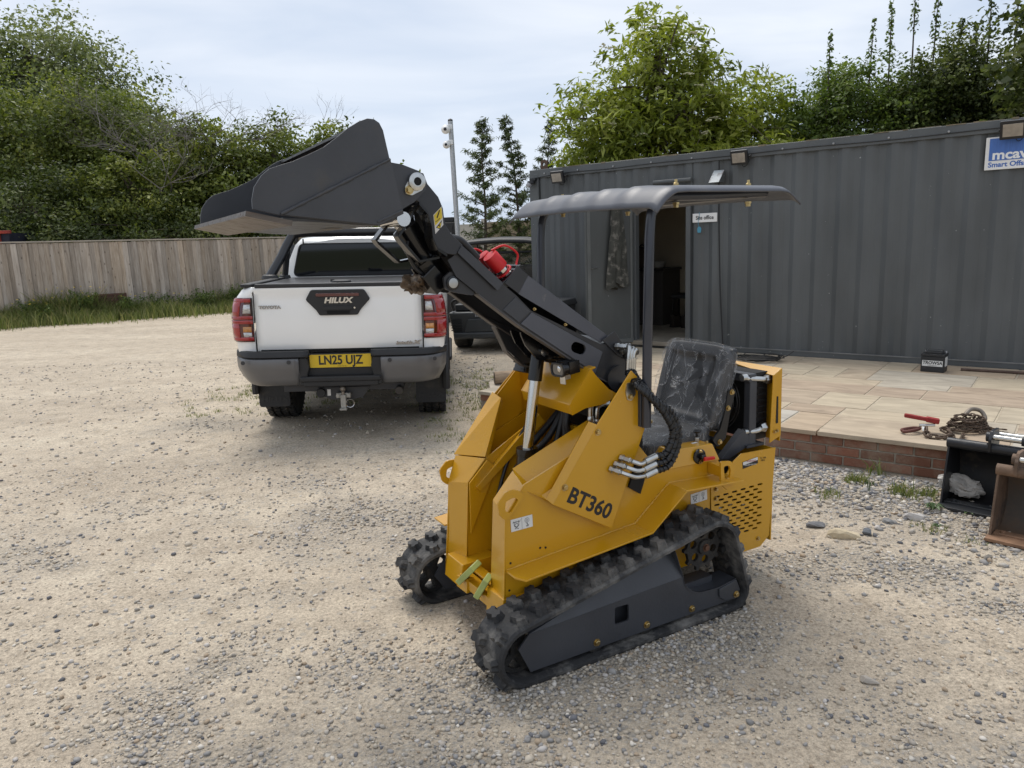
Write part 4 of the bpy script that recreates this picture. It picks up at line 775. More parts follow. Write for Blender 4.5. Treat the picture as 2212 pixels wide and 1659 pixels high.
def bare_tree(v, Y, h, seed, spread, label):
    g = np.random.default_rng(seed); t = empty('bare_tree', (vx(v, Y), Y, 0), 0, label, 'tree', GW); mb = MB()
    def br(p, d, L, r, lvl):
        q_ = p; pts = [p]; dd = d.copy()
        for k in range(4):
            dd = (dd + Vector((g.normal() * 0.16, g.normal() * 0.16, g.normal() * 0.10))).normalized(); q_ = q_ + dd * L / 4; pts.append(q_)
        mb.tube(pts, r, 5 if lvl < 3 else 3, False, [r * (1 - 0.14 * k) for k in range(5)])
        if lvl >= 6: return
        for k in range(3):
            a = g.uniform(0, 6.28); nd = (dd * 0.75 + Vector((math.cos(a) * spread, math.sin(a) * spread, g.uniform(-0.1, 0.45)))).normalized(); br(pts[g.integers(2, 5)], nd, L * g.uniform(0.55, 0.8), r * 0.56, lvl + 1)
    br(Vector((0, 0, 0)), Vector((0.03, 0, 1)), h * 0.42, 0.10, 0); sv = [q_ for q_ in mb.v if q_[2] > h * 0.6]; sx_ = sum(q_[0] for q_ in sv) / max(1, len(sv)); mb.v = [(q_[0] - sx_ * min(1, q_[2] / (h * 0.5)), q_[1], q_[2]) for q_ in mb.v]; zm_ = max(q_[2] for q_ in mb.v); mb.v = [(q_[0], q_[1], q_[2] * h / zm_) for q_ in mb.v]; mb.build('branches', mat('bare_bark', (0.16, 0.145, 0.13), 0.95, var=0.2), t, fix=False, smooth=60)
bare_tree(470, 27.5, 8.3, 5, 1.0, 'leafless tree with a wide flat grey crown above the wood')
bare_tree(645, 28.5, 7.4, 9, 0.5, 'thin leafless tree poking above the leafy trees by the bucket')
# behind the container
tree('elder_tree', (vx(1400, 14.6), 14.6, 0), [(0.1, 0, 4.55, 0.95, 0.9, 1.15), (-0.9, 0, 3.5, 0.95, 0.9, 1.1), (0.95, 0, 3.75, 0.9, 0.9, 1.15), (0, 0, 3.1, 1.6, 1.2, 1.2), (1.6, 0.2, 2.7, 1.0, 0.9, 1.0), (-1.2, 0, 2.3, 0.8, 0.8, 1.0)], 26000, 0.125, LG3, 'bright yellow-green elder tree in flower behind the container', 120, clump=0.24, per=30, shape=(1.15, 0.36), trunk=0.12, shell=0.3, ntips=70, droop=0.5)
g = np.random.default_rng(77); fl = MB()
et = bpy.data.objects['elder_tree']
for k in range(22):
    a = g.uniform(-1.45, 1.6); z = g.uniform(2.5, 5.3); x = a * (1 - 0.22 * max(0, z - 3.6)); yy = -0.95 * math.sqrt(max(0.05, 1 - (x / 1.9) ** 2)) + g.normal() * 0.1
    for j in range(9):
        fl.box((x + g.normal() * 0.045, yy + g.normal() * 0.03, z + g.normal() * 0.012), (0.035, 0.03, 0.012), Matrix.Rotation(g.uniform(0, 6), 4, 'Z'))
fl.build('flower_heads', mat('elder_flower', (0.55, 0.53, 0.36), 0.8, var=0.15), et, smooth=0, fix=False)['kind'] = 'stuff'
tree('young_elder_tree', (vx(1608, 15.2), 15.2, 0), [(0, 0, 3.5, 0.75, 0.7, 1.1), (-0.3, 0, 2.6, 0.9, 0.8, 0.9), (0.5, 0, 2.5, 0.8, 0.8, 0.9)], 9000, 0.115, LG3, 'small loose yellow-green tree between the elder and the dark hedge', 121, clump=0.24, per=30, shape=(1.15, 0.38), trunk=0.07, shell=0.25, ntips=40)
def spiky(v, Y, h, w, n, seed, label, m=LG4, shoots=()):
    g = np.random.default_rng(seed); t = empty('hedge_tree', (vx(v, Y), Y, 0), 0, label, 'tree', 'tall hedge behind the container'); mb = MB()
    bl = [(g.uniform(-0.9, 0.9) * w, g.normal() * 0.3, h * g.uniform(0.50, 0.80), 0.50, 0.6, 0.62) for _ in range(10)] + [(0, 0, h * 0.60, w * 1.0, 1.0, h * 0.27), (0, 0, h * 0.38, w * 1.25, 1.1, h * 0.32)]
    P, up, ct, Cc, _ = crown_points(bl, int(n * 1.5), g, 0.20, 26, 0.35); Ps = [P]; ups = [up]; cts = [ct]
    def shoot(x, yy, z0, z1, r0, nn):
        tt = g.uniform(0, 1, nn) ** 0.9; z = z0 + (z1 - z0) * tt; rad = r0 * (1 - tt) ** 0.7 + 0.035; a = g.uniform(0, 6.28, nn); r_ = rad * np.sqrt(g.uniform(0, 1, nn)); lean = g.normal() * 0.04
        Ps.append(np.stack([x + lean * (z - z0) + r_ * np.cos(a), yy + r_ * np.sin(a), z + g.normal(0, 0.03, nn)], 1)); ups.append(np.stack([np.cos(a), np.sin(a), np.full(nn, 0.7)], 1)); cts.append(np.clip(0.5 + 0.2 * g.normal() + 0 * z, 0, 1)); mb.tube([(x, yy, z0 - 0.8), (x + lean * (z1 - z0) * 0.5, yy, (z0 + z1) / 2), (x + lean * (z1 - z0), yy, z1)], 0.014, 4, False, [0.02, 0.012, 0.004])
    for (x, zt) in shoots: shoot(x, -0.2, zt - 1.0, zt, 0.07, int(n * 0.006))
    tips = [tuple(Cc[i]) for i in g.choice(len(Cc), 26, replace=False)]; mb2 = limb_mesh((0, 0, -0.1), tips, 0.08, g, (0, 0, h * 0.6)); mb.add(mb2.v, mb2.f)
    P = np.concatenate(Ps); link('crown', leaves_mesh('crown', P, 0.075 * (1 + 0.3 * g.normal(size=len(P))).clip(0.5, 1.7), g, np.concatenate(ups), (1.0, 0.58), np.concatenate(cts)), m, t); mb.build('trunk', bark, t, fix=False)
spiky(1765, 15.6, 5.25, 0.95, 20000, 130, 'dark green hedge tree with short upright shoots right of the small elder', LG4, ((-0.2, 5.35),))
spiky(1875, 15.8, 5.6, 1.0, 21000, 131, 'dense hedge tree with very tall thin shoots above the container', LG4, ((-0.1, 5.9), (0.35, 6.3), (0.75, 6.1), (-0.5, 5.6)))
spiky(1985, 15.6, 5.6, 1.0, 21000, 132, 'dark hedge tree with paired tall shoots behind the container', LG2, ((0.1, 5.5), (0.45, 5.4)))
spiky(2090, 15.4, 6.1, 1.0, 20000, 133, 'deep green hedge tree next to the broad-leaved tree', LG2, ((0.2, 6.3), (-0.3, 6.1)))
tree('hornbeam_tree', (vx(2225, 13.2), 13.2, 0), [(0, 0, 5.0, 1.0, 1.0, 1.4), (0.4, 0, 3.6, 1.2, 1.1, 1.4), (0.9, 0, 5.8, 1.3, 1.1, 1.5), (0.3, 0, 2.6, 1.1, 1.0, 1.0)], 17000, 0.12, LG2, 'large broad-leaved dark tree at the end of the hedge', 134, clump=0.3, per=45, trunk=0.14, shape=(1.0, 0.62))
def conifer(v, Y, h, w, n, seed, label, bend=0.0):
    g = np.random.default_rng(seed); t = empty('conifer', (vx(v, Y), Y, 0), 0, label, 'tree', 'conifers behind the buggy'); mb = MB(); Ps = []; ct = []; dirs = []
    def spine(z): return bend * max(0, (z / h - 0.72)) ** 2 * 9.0 + 0.03 * math.sin(z * 2.1 + seed)
    mb.tube([(spine(z), 0, z) for z in np.linspace(0, h, 12)], 0.05, 6, False, [0.06 * (1 - 0.93 * z) for z in np.linspace(0, 1, 12)])
    nb_ = 74
    for k in range(nb_):
        tt = (k + g.uniform(0, 1)) / nb_; tt = tt ** 0.92; z = 0.25 + (h - 0.25) * tt; L = w * ((1 - tt) ** 0.72) * g.choice([0.5, 0.75, 1.0, 1.25]) + 0.05; a = k * 2.4 + g.normal() * 0.3; rise = g.uniform(0.05, 0.45); base = np.array([spine(z), 0, z]); dv = np.array([math.cos(a), math.sin(a), rise]); m_ = int(n / nb_ * (0.35 + L / w))
        s = g.uniform(0.15, 1.0, m_) ** 0.8; nsp = 6; sp_i = g.integers(0, nsp, m_); sa = g.normal(0, 0.6, nsp); sl = g.uniform(0.2, 0.45, nsp) * L; ss = np.sort(g.uniform(0.25, 1.0, nsp)); u = g.uniform(0, 1, m_)
        side = np.stack([np.cos(a + sa[sp_i] * 1.4), np.sin(a + sa[sp_i] * 1.4), np.full(m_, 0.25)], 1); P_ = base + dv * (L * ss[sp_i])[:, None] + side * (sl[sp_i] * u)[:, None] + g.normal(size=(m_, 3)) * 0.028; main = g.uniform(0, 1, m_) < 0.35
        P_[main] = (base + dv * (L * s)[:, None] + g.normal(size=(m_, 3)) * 0.03)[main]; P_[:, 2] += 0.10 * L * (s ** 2); Ps.append(P_); ct.append(np.clip(0.25 + 0.5 * np.where(main, s, u) + g.normal() * 0.1, 0, 1)); dirs.append(np.tile(dv + np.array([0, 0, 0.9]), (m_, 1)))
        mb.tube([tuple(base), tuple(base + dv * L * 0.5 + np.array([0, 0, 0.02])), tuple(base + dv * L * 0.95 + np.array([0, 0, 0.09 * L]))], 0.010, 4, False, [0.013, 0.008, 0.003])
    P = np.concatenate(Ps); link('crown', leaves_mesh('crown', P, 0.075 * (1 + 0.3 * g.normal(size=len(P))).clip(0.5, 1.7), g, np.concatenate(dirs), (1.3, 0.26), np.concatenate(ct), -0.3), LG5, t); mb.build('trunk', bark, t, fix=False)
conifer(1050, 16.6, 4.15, 0.80, 9000, 141, 'dark conifer with a broad base beside the camera pole', 0.12)
conifer(1118, 17.0, 4.25, 0.62, 8500, 142, 'slim dark conifer with its tip bent over', -0.32)
conifer(1186, 17.4, 4.25, 0.58, 5500, 143, 'sparse conifer whose top shows above the container corner', 0.1)

# grass tufts and weeds
GR = leaf_mat('grass_blade', [(0.09, 0.125, 0.03), (0.15, 0.185, 0.055), (0.22, 0.235, 0.085), (0.33, 0.29, 0.15)], 0.6, 0.3)
def blades(name, P, H, W, g, lean=0.35, seg=2):
    n = len(P); a = g.uniform(0, 6.28, n); d = np.stack([np.cos(a), np.sin(a), np.zeros(n)], 1); b_ = g.uniform(0, 6.28, n); ld = np.stack([np.cos(b_), np.sin(b_), np.zeros(n)], 1) * (lean * g.uniform(0.2, 1.4, n))[:, None]
    z = np.array([0, 0, 1.0]); w = d * (W * 0.5)[:, None]; h = H[:, None]
    V = np.stack([P - w, P + w, P + w * 0.7 + (z + ld * 0.4) * h * 0.55, P - w * 0.7 + (z + ld * 0.4) * h * 0.55, P + (z + ld * 1.1) * h * 0.98 - w * 0.1, P + (z + ld * 1.1) * h + w * 0.1], 1)
    i = np.arange(n)[:, None] * 6; Fc = np.concatenate([i + np.array([0, 1, 2, 3]), i + np.array([3, 2, 5, 4])]); me = np_mesh(name, V.reshape(-1, 3), Fc); t = g.uniform(0, 1, n); set_col(me, np.repeat(np.stack([t, t, t, t * 0 + 1], 1), 6, 0)); return me
g = np.random.default_rng(55); P = []; H = []
def patch(x, y, rx, ry, n, h, k=14):
    cx, cy = g.normal(x, rx, n // k + 1), g.normal(y, ry, n // k + 1); i = g.integers(0, len(cx), n); px = cx[i] + g.normal(0, 0.035, n); py = cy[i] + g.normal(0, 0.03, n); P.append(np.stack([px, py, gh(px, py) - 0.004], 1)); H.append(h * g.uniform(0.4, 1.2, n))
patch(-0.40, 8.6, 0.30, 0.5, 1700, 0.042); patch(-0.40, 7.5, 0.18, 0.35, 500, 0.035); patch(-0.5, 6.8, 0.25, 0.22, 260, 0.03); patch(-0.45, 6.2, 0.15, 0.2, 220, 0.04)
patch(-2.9, 8.2, 0.35, 0.25, 700, 0.04); patch(-3.1, 7.3, 0.3, 0.12, 180, 0.035); patch(-2.0, 8.0, 0.2, 0.4, 300, 0.05)
patch(2.20, 4.62, 0.012, 0.012, 150, 0.06, 75); patch(1.93, 4.40, 0.012, 0.012, 90, 0.045, 60); patch(2.47, 4.37, 0.07, 0.05, 260, 0.06, 26); patch(2.22, 3.82, 0.03, 0.03, 60, 0.035, 60); patch(2.44, 3.22, 0.025, 0.02, 90, 0.03, 90); patch(2.45, 4.78, 0.012, 0.012, 70, 0.11, 60); patch(-0.42, 5.35, 0.012, 0.012, 45, 0.04, 45); patch(2.35, 3.62, 0.03, 0.02, 50, 0.02, 40)
P = np.concatenate(P); H = np.concatenate(H); k = clear_mask(P[:, 0], P[:, 1]); P, H = P[k], H[k]
o = link('grass', blades('grass', P, H, 0.004 + 0.06 * H, g, 0.7), GR); tag(o, 'sparse short grass growing through the yard gravel in tufts', 'grass', kind='stuff')
# weeds along the fence foot
P = []; H = []; n = 14000; s_ = g.uniform(3.6, 12.3, n); off = -np.abs(g.normal(0, 0.62, n)) - 0.05 + 0.2 * vnoise(s_, s_ * 0, 8, 3, 0.8)
bx = F_O.x + fdir.x * s_ + math.sin(FA) * -off; by = F_O.y + fdir.y * s_ + math.cos(FA) * off
hh = (0.24 + 0.62 * np.clip(vnoise(s_, off, 14, 3, 0.9) + 0.35, 0, 1) * np.exp(off * 0.9)) * g.uniform(0.5, 1.25, n)
o = link('fence_weeds', blades('fence_weeds', np.stack([bx, by, np.zeros(n) - 0.01], 1), hh, 0.012 + 0.02 * hh, g, 0.5), GR); tag(o, 'unkempt grass and weeds growing along the foot of the board fence', 'weeds', kind='stuff')
WD = leaf_mat('weed_leaf', [(0.05, 0.085, 0.02), (0.085, 0.13, 0.03), (0.125, 0.175, 0.045), (0.18, 0.22, 0.07)], 0.6, 0.3)
def weed(s0, of, h, w, n, seed, label, flowers=0):
    g = np.random.default_rng(seed); base = F_O + fdir * s0 + Vector((math.sin(FA), -math.cos(FA), 0)) * of; t = empty('weed', (base.x, base.y, 0), 0, label, 'weed', 'weeds against the board fence'); mb = MB(); Ps = []
    for k in range(9):
        tp = Vector((g.normal() * w * 0.5, g.normal() * w * 0.4, h * g.uniform(0.6, 1.0))); bs = Vector((g.normal() * w * 0.15, g.normal() * w * 0.15, 0)); mb.tube([bs, bs.lerp(tp, 0.5) + Vector((0, 0, 0.05)), tp], 0.006, 4, False)
        m_ = n // 9; u = g.uniform(0.05, 1, m_); Ps.append(np.array(bs)[None] + (np.array(tp) - np.array(bs))[None] * u[:, None] + g.normal(size=(m_, 3)) * (0.5 * w * (1.1 - u) * 0.42 + 0.03)[:, None])
    P = np.concatenate(Ps); P = P[P[:, 2] > 0.01]; link('leaves', leaves_mesh('leaves', P, 0.055 * (1 + 0.3 * g.normal(size=len(P))).clip(0.5, 1.6), g, None, (1.3, 0.4)), WD, t); mb.build('stems', WD, t, fix=False)
    if flowers:
        f = MB()
        for k in range(flowers): f.lathe([(0.001, 0), (0.028, 0.006), (0.001, 0.016)], (g.normal() * w * 0.5, g.normal() * w * 0.4, h * g.uniform(0.8, 1.12)), 'z', 6)
        f.build('flowers', mat('ragwort_yellow', (0.55, 0.40, 0.03), 0.7), t)['kind'] = 'stuff'
weed(5.75, 0.30, 0.62, 0.6, 1300, 201, 'yellow-flowered ragwort clump left of the rusty grate', 16)
weed(6.85, 0.30, 0.80, 0.65, 1300, 202, 'tall fennel-like weed just left of the rusty grate', 14)
weed(8.05, 0.55, 0.62, 0.6, 900, 203, 'leafy weed clump half hiding the rusty grate', 6)
weed(8.7, 0.28, 0.62, 0.55, 900, 204, 'upright dark weed right of the rusty grate', 5)
weed(9.6, 0.5, 0.65, 0.75, 1300, 205, 'broad-leaved dock clump along the middle of the fence', 0)
weed(10.8, 0.45, 0.72, 0.8, 1300, 206, 'bushy weed clump against the last fence boards')
weed(11.8, 0.5, 0.95, 0.8, 1500, 207, 'tall green weed clump beside the pickup tail lamp')
gx0 = F_O + fdir * 7.55 + Vector((math.sin(FA), -math.cos(FA), 0)) * 0.25
t = empty('rusty_grate', (gx0.x, gx0.y, 0.0), FA, 'rusty brown steel tread plate leaning on the board fence', 'grate')
rst = mat('rust_brown', (0.085, 0.042, 0.028), 0.85, var=0.3, vscale=9, bump=0.5); M = Matrix.Translation((0, 0, 0)) @ Matrix.Rotation(R(-12), 4, 'X')
gp = MB().xf(M); gp.box((0, 0, 0.34), (0.84, 0.02, 0.66)); gp.build('plate', rst, t, bevel=0.003)
for k in range(9): rb = MB().xf(M); rb.box((0, -0.015, 0.05 + k * 0.072), (0.80, 0.02, 0.016)); rb.build('tread_bar', rst, t)
# red skip beyond the fence
t = empty('skip', (vx(8, 23.2), 23.2, 0), R(6), 'red and dark blue rusty skip behind the board fence', 'skip')
rd = mat('skip_red', (0.30, 0.035, 0.018), 0.7, var=0.3, vscale=3, dirt=(0.012, 0.014, 0.035), dirt_amt=0.45, dscale=2.5)
MB().hexa([(-1.2, -0.6, 0.1), (0.9, -0.6, 0.1), (0.9, 0.6, 0.1), (-1.2, 0.6, 0.1)], [(-1.6, -0.8, 2.42), (1.18, -0.8, 2.42), (1.18, 0.8, 2.42), (-1.6, 0.8, 2.42)]).build('hull', mat('skip_navy', (0.012, 0.014, 0.03), 0.7, var=0.3), t)
MB().box((-0.2, -0.84, 2.44), (2.9, 0.10, 0.09)).build('rim', rd, t, bevel=0.01)
for k in range(6): MB().hexa([(-1.25 + k * 0.40, -0.74, 1.2), (-1.12 + k * 0.40, -0.74, 1.2), (-1.12 + k * 0.40, -0.68, 1.2), (-1.25 + k * 0.40, -0.68, 1.2)], [(-1.32 + k * 0.42, -0.87, 2.40), (-1.16 + k * 0.42, -0.87, 2.40), (-1.16 + k * 0.42, -0.80, 2.40), (-1.32 + k * 0.42, -0.80, 2.40)]).build('rib', rd, t)
# camera pole
t = empty('camera_pole', (-0.93, 15.0, 0), 0, 'galvanised pole carrying two white security cameras', 'pole')
gal = mat('galvanised', (0.42, 0.43, 0.44), 0.45, 0.6, var=0.15, vscale=30); wp = mat('camera_white', (0.75, 0.75, 0.74), 0.35)
MB().tube([(0, 0, -0.05), (-0.03, 0, 2.0), (-0.06, 0, 3.92)], 0.048, 14).build('mast', gal, t)
for z, s_ in ((3.78, 1.0), (3.50, 0.85)):
    c_ = MB().lathe([(0.07 * s_, 0.0), (0.075 * s_, -0.05 * s_), (0.06 * s_, -0.07 * s_)], (-0.13, -0.05, z + 0.05), 'z', 16); c_.lathe([(0.001, -0.085 * s_), (0.045 * s_, -0.075 * s_), (0.085 * s_, 0), (0.045 * s_, 0.06 * s_), (0.001, 0.075 * s_)], (-0.15, -0.09, z - 0.02), 'y', 18); ob = c_.build('camera', wp, t)
    MB().lathe([(0.001, -0.012), (0.03 * s_, 0.0), (0.001, 0.01)], (-0.155, -0.175, z - 0.025), 'y', 12).build('lens', blk, ob)
    MB().box((-0.07, -0.02, z + 0.03), (0.09, 0.09, 0.09)).build('arm', wp, t, bevel=0.01)
MB().lathe([(0.05, 0), (0.045, 0.03), (0.01, 0.05)], (-0.06, 0, 3.92), 'z', 14).build('pole_cap', blk, t)
# black cabinet behind the loader boom
t = empty('black_cabinet', (vx(962, 15.8), 15.8, 0), R(-10), 'tall black steel cabinet standing in the yard behind the boom', 'cabinet')
bs_ = mat('cabinet_black', (0.006, 0.006, 0.007), 0.5); MB().box((0, 0, 1.02), (0.62, 0.5, 2.04)).build('body', bs_, t, bevel=0.01); d_ = MB().box((0.0, -0.258, 1.02), (0.56, 0.014, 1.92)).build('door', bs_, t, bevel=0.005); MB().box((0.2, -0.272, 1.82), (0.1, 0.012, 0.03)).build('handle', gal, d_); MB().box((0.12, 0, 2.10), (0.3, 0.3, 0.1)).build('top_box', bs_, t, bevel=0.01)
# ================================================================== white pickup
TA = R(94.2); truck = empty('pickup_truck', (-1.515, 7.26, 0.0), TA, 'white double-cab pickup truck parked with its tailgate towards the yard', 'pickup truck'); truck.rotation_euler = (0.024, 0, TA)
pw_ = mat('pearl_white', (0.84, 0.835, 0.815), 0.28, var=0.015, coat=0.7)
pbk = mat('trim_black', (0.014, 0.014, 0.015), 0.55, var=0.15, vscale=12, bump=0.15, bscale=220); psv = mat('bumper_silver', (0.135, 0.135, 0.14), 0.38, 0.35, var=0.06, coat=0.2)
glass = mat('tinted_glass', (0.006, 0.007, 0.009), 0.03, spec=0.6); rub = mat('tyre_rubber', (0.018, 0.018, 0.018), 0.8, var=0.3, vscale=14, dirt=(0.13, 0.115, 0.095), dirt_amt=0.28, dscale=12)
redl = mat('lamp_red', (0.30, 0.006, 0.008), 0.08, coat=1.0, var=0.1); redd = mat('lamp_dark_red', (0.075, 0.004, 0.006), 0.10, coat=1.0); clr = mat('lamp_clear', (0.52, 0.52, 0.51), 0.12, 0.3, var=0.35, vscale=40, stretch=(1, 1, 3), coat=1.0); amb = mat('lamp_amber', (0.55, 0.24, 0.06), 0.12, var=0.3, vscale=40, coat=1.0)
chr_ = mat('chrome', (0.62, 0.62, 0.62), 0.12, 1.0)
# body side as horizontal bands wrapped round the tail corner
ZP = [0.60, 0.72, 0.80, 0.95, 1.05, 1.15, 1.23, 1.285, 1.312]; WP = [0.80, 0.845, 0.858, 0.872, 0.872, 0.862, 0.838, 0.795, 0.76]
def half_w(z): return float(np.interp(z, ZP, WP))
def wrap(z, off=0.0, x_end=0.42, y_in=0.692):
    w = half_w(z) + off; r = 0.105; xt = -1.075 - off + 0.03 * abs(z - 0.95); o_ = [(xt, y_in), (xt + 0.002, w - r - 0.01)]
    for k in range(7):
        a = math.pi / 2 * k / 6; o_.append((xt + r - r * math.cos(a), w - r + r * math.sin(a)))
    o_ += [(-0.75, w + 0.004), (-0.55, w + 0.005), (-0.45, w + 0.005), (0.0, w + 0.006), (0.44, w + 0.004), (0.5, w + 0.003)]
    return o_
for s_ in (1, -1):
    m_ = MB(); rows = [wrap(z) for z in ZP]; n = len(rows[0])
    vs_ = [(x, s_ * y, z) for z, r_ in zip(ZP, rows) for x, y in r_]
    fs_ = []
    for j in range(len(ZP) - 1):
        for i in range(n - 1):
            if ZP[j + 1] <= 0.95 and -0.62 < (rows[j][i][0] + rows[j][i + 1][0]) / 2 < 0.46: continue
            fs_.append((j * n + i, j * n + i + 1, (j + 1) * n + i + 1, (j + 1) * n + i))
    m_.add(vs_, fs_); ob = m_.build('bed_side', pw_, truck, smooth=50); sm = ob.modifiers.new('thick', 'SOLIDIFY'); sm.thickness = 0.008; sm.offset = 0
    # wheel-arch flare
    MB().torus((0.0, s_ * 0.862, 0.40), 0.535, 0.035, 'y', 22, 8, R(-8), R(188)).build('wheel_arch', pbk, truck)
    MB().prism([(-0.56, 0.62), (-0.5, 0.42), (-0.46, 0.42), (-0.50, 0.64)], s_ * 0.70, s_ * 0.865).build('arch_liner', pbk, truck)
    MB().box((-0.33, s_ * 0.745, 1.325), (1.46, 0.085, 0.03)).build('bed_rail', pbk, truck, bevel=0.012)
# inner box and frame under the bed
MB().box((-0.3, 0, 0.70), (1.45, 1.36, 0.12)).build('bed_floor', pbk, truck); MB().box((-0.2, 0.42, 0.52), (1.5, 0.10, 0.16)).box((-0.2, -0.42, 0.52), (1.5, 0.10, 0.16)).box((2.2, 0, 0.5), (3.4, 1.0, 0.2)).build('chassis', pbk, truck)
MB().lathe([(0.09, -0.6), (0.05, -0.45), (0.045, -0.16), (0.13, -0.10), (0.14, 0.0), (0.13, 0.10), (0.045, 0.16), (0.05, 0.45), (0.09, 0.6)], (0, 0, 0.38), 'y', 16).build('rear_axle', pbk, truck)
# tailgate
def gate_x(y, z): return -1.083 + 0.03 * abs(z - 0.97) ** 1.4 * 2.0 + 0.012 * (y / 0.68) ** 2 - (0.012 if z > 1.27 else 0.0)
m_ = MB(); ys = np.linspace(-0.68, 0.68, 21); zs = [0.775, 0.79, 0.85, 0.90, 0.95, 1.0, 1.05, 1.1, 1.15, 1.2, 1.25, 1.285, 1.303, 1.308]
vs_ = [(gate_x(y, z) + (0.012 if z in (0.775, 1.308) else 0), y, z) for z in zs for y in ys]; n = len(ys)
m_.add(vs_, [(j * n + i, j * n + i + 1, (j + 1) * n + i + 1, (j + 1) * n + i) for j in range(len(zs) - 1) for i in range(n - 1)])
gate = m_.build('tailgate', pw_, truck, smooth=50); sm = gate.modifiers.new('thick', 'SOLIDIFY'); sm.thickness = 0.05; sm.offset = -1
gb = MB().prism(round_poly([(0.262, 1.205), (0.215, 1.285), (-0.215, 1.285), (-0.262, 1.205), (-0.178, 1.115), (-0.155, 1.075), (0.155, 1.075), (0.178, 1.115)], [.02, .03, .03, .02, .01, .02, .02, .01]), -1.098, -1.06, 'x').build('handle_bezel', pbk, gate, bevel=0.006)
MB().box((-1.1, 0, 1.243), (0.012, 0.35, 0.026)).build('brake_lamp', redd, gate, bevel=0.003)
MB().prism(round_poly([(0.12, 1.15), (-0.12, 1.15), (-0.12, 1.118), (0.12, 1.118)], 0.006), -1.106, -1.09, 'x').build('handle', pbk, gate, bevel=0.004)
MB().prism([(0.095, 1.112), (-0.095, 1.112), (-0.09, 1.085), (0.09, 1.085)], -1.1, -1.09, 'x').build('camera_recess', mat('recess_black', (0.003, 0.003, 0.003), 0.9), gate)
MB().lathe([(0.008, -0.004), (0.006, 0.004)], (-1.106, -0.135, 1.135), 'x', 10).build('keyhole', chr_, gate)
BK = lambda y, z, x: frame((x, y, z), (0, -1, 0), (0, 0, 1))
text('badge', 'HILUX', 0.062, chr_, gate, BK(0.0, 1.196, -1.099), 0.004, 1.25, 0.22, 0.0028)
text('badge', 'TOYOTA', 0.034, mat('badge_chrome', (0.35, 0.35, 0.36), 0.2, 1.0), gate, BK(0.558, 1.147, gate_x(0.57, 1.15) - 0.006), 0.003, 1.25, 0, 0.0018)
text('badge', 'Invincible', 0.032, mat('badge_chrome', (0.35, 0.35, 0.36), 0.2, 1.0), gate, BK(-0.525, 0.832, gate_x(0.5, 0.83) - 0.006), 0.003, 1.1, 0.35, 0.002)
text('badge', 'X', 0.038, mat('badge_chrome', (0.35, 0.35, 0.36), 0.2, 1.0), gate, BK(-0.628, 0.834, gate_x(0.6, 0.83) - 0.006), 0.003, 1.7, 0.3, 0.003)
# roller cover with lock pod
MB().box((-0.35, 0, 1.318), (1.36, 1.33, 0.024)).box((-1.055, 0, 1.322), (0.05, 1.34, 0.035)).build('bed_cover', mat('cover_black', (0.028, 0.028, 0.030), 0.35, 0.3), truck, bevel=0.01)
MB().lathe([(0.085, 0.0), (0.08, 0.02), (0.06, 0.026)], (-0.98, -0.02, 1.333), 'z', 20).box((-0.98, 0.05, 1.355), (0.03, 0.03, 0.02)).build('cover_lock', pbk, truck)
# tail lamps
def shell(name, z_list, off, m, par, s_, i0, i1, yin=0.694, thick=0.02):
    mm = MB(); rows = [wrap(z, off, y_in=yin)[i0:i1] for z in z_list]; n = len(rows[0]); mm.add([(x, s_ * y, z) for z, r_ in zip(z_list, rows) for x, y in r_], [(j * n + i, j * n + i + 1, (j + 1) * n + i + 1, (j + 1) * n + i) for j in range(len(rows) - 1) for i in range(n - 1)])
    ob = mm.build(name, m, par, smooth=50); sd_ = ob.modifiers.new('thick', 'SOLIDIFY'); sd_.thickness = thick; sd_.offset = 0; return ob
for s_ in (1, -1):
    lamp = shell('tail_lamp', [0.868, 0.88, 0.95, 1.02, 1.045, 1.07, 1.15, 1.215, 1.228], 0.009, redd, truck, s_, 0, 9, 0.694, 0.010)
    # raised bright-red guides, one C round each clear insert
    for (z0, z1) in ((1.052, 1.222), (0.878, 1.045)):
        for (za, zb, i0, i1, yin) in ((z1 - 0.030, z1, 0, 8, 0.697), (z0, z0 + 0.028, 0, 8, 0.697), (z0 + 0.024, z1 - 0.026, 3, 8, 0.80)):
            shell('light_guide', list(np.linspace(za, zb, 4)), 0.014, redl, lamp, s_, i0, i1, yin, 0.012)
    for (z0, z1, mm) in ((1.10, 1.175, clr), (0.905, 0.945, clr), (0.948, 0.992, amb)):
        shell('lamp_insert', list(np.linspace(z0, z1, 3)), 0.0135, mm, lamp, s_, 0, 3, 0.712, 0.008)
    MB().box((-1.078, s_ * 0.699, 1.048), (0.02, 0.012, 0.355)).build('lamp_edge', mat('lamp_black', (0.01, 0.006, 0.007), 0.2), lamp)
# rear bumper
def bump(y0, y1, z_list, xs_, m, name, par, s_, bev=0.0):
    mm = MB(); ycol = np.linspace(y0, y1, 11); 
    def rear_x(y): return 0.0 if y < 0.62 else 0.42 * ((y - 0.62) / 0.26) ** 2.4 * 0.5
    def tap(z): return 1.0 - 0.075 * min(1.0, max(0.0, (0.66 - z) / 0.15)) ** 1.5
    vs_ = [(xs_[j] + rear_x(y), s_ * (y0 + (y - y0) * (1 - (1 - tap(z)) * y1 / max(0.01, y1 - y0))), z) for j, z in enumerate(z_list) for y in ycol]; n = len(ycol)
    mm.add(vs_, [(j * n + i, j * n + i + 1, (j + 1) * n + i + 1, (j + 1) * n + i) for j in range(len(z_list) - 1) for i in range(n - 1)])
    ob = mm.build(name, m, par, smooth=45); sd_ = ob.modifiers.new('thick', 'SOLIDIFY'); sd_.thickness = 0.05; sd_.offset = -1; return ob
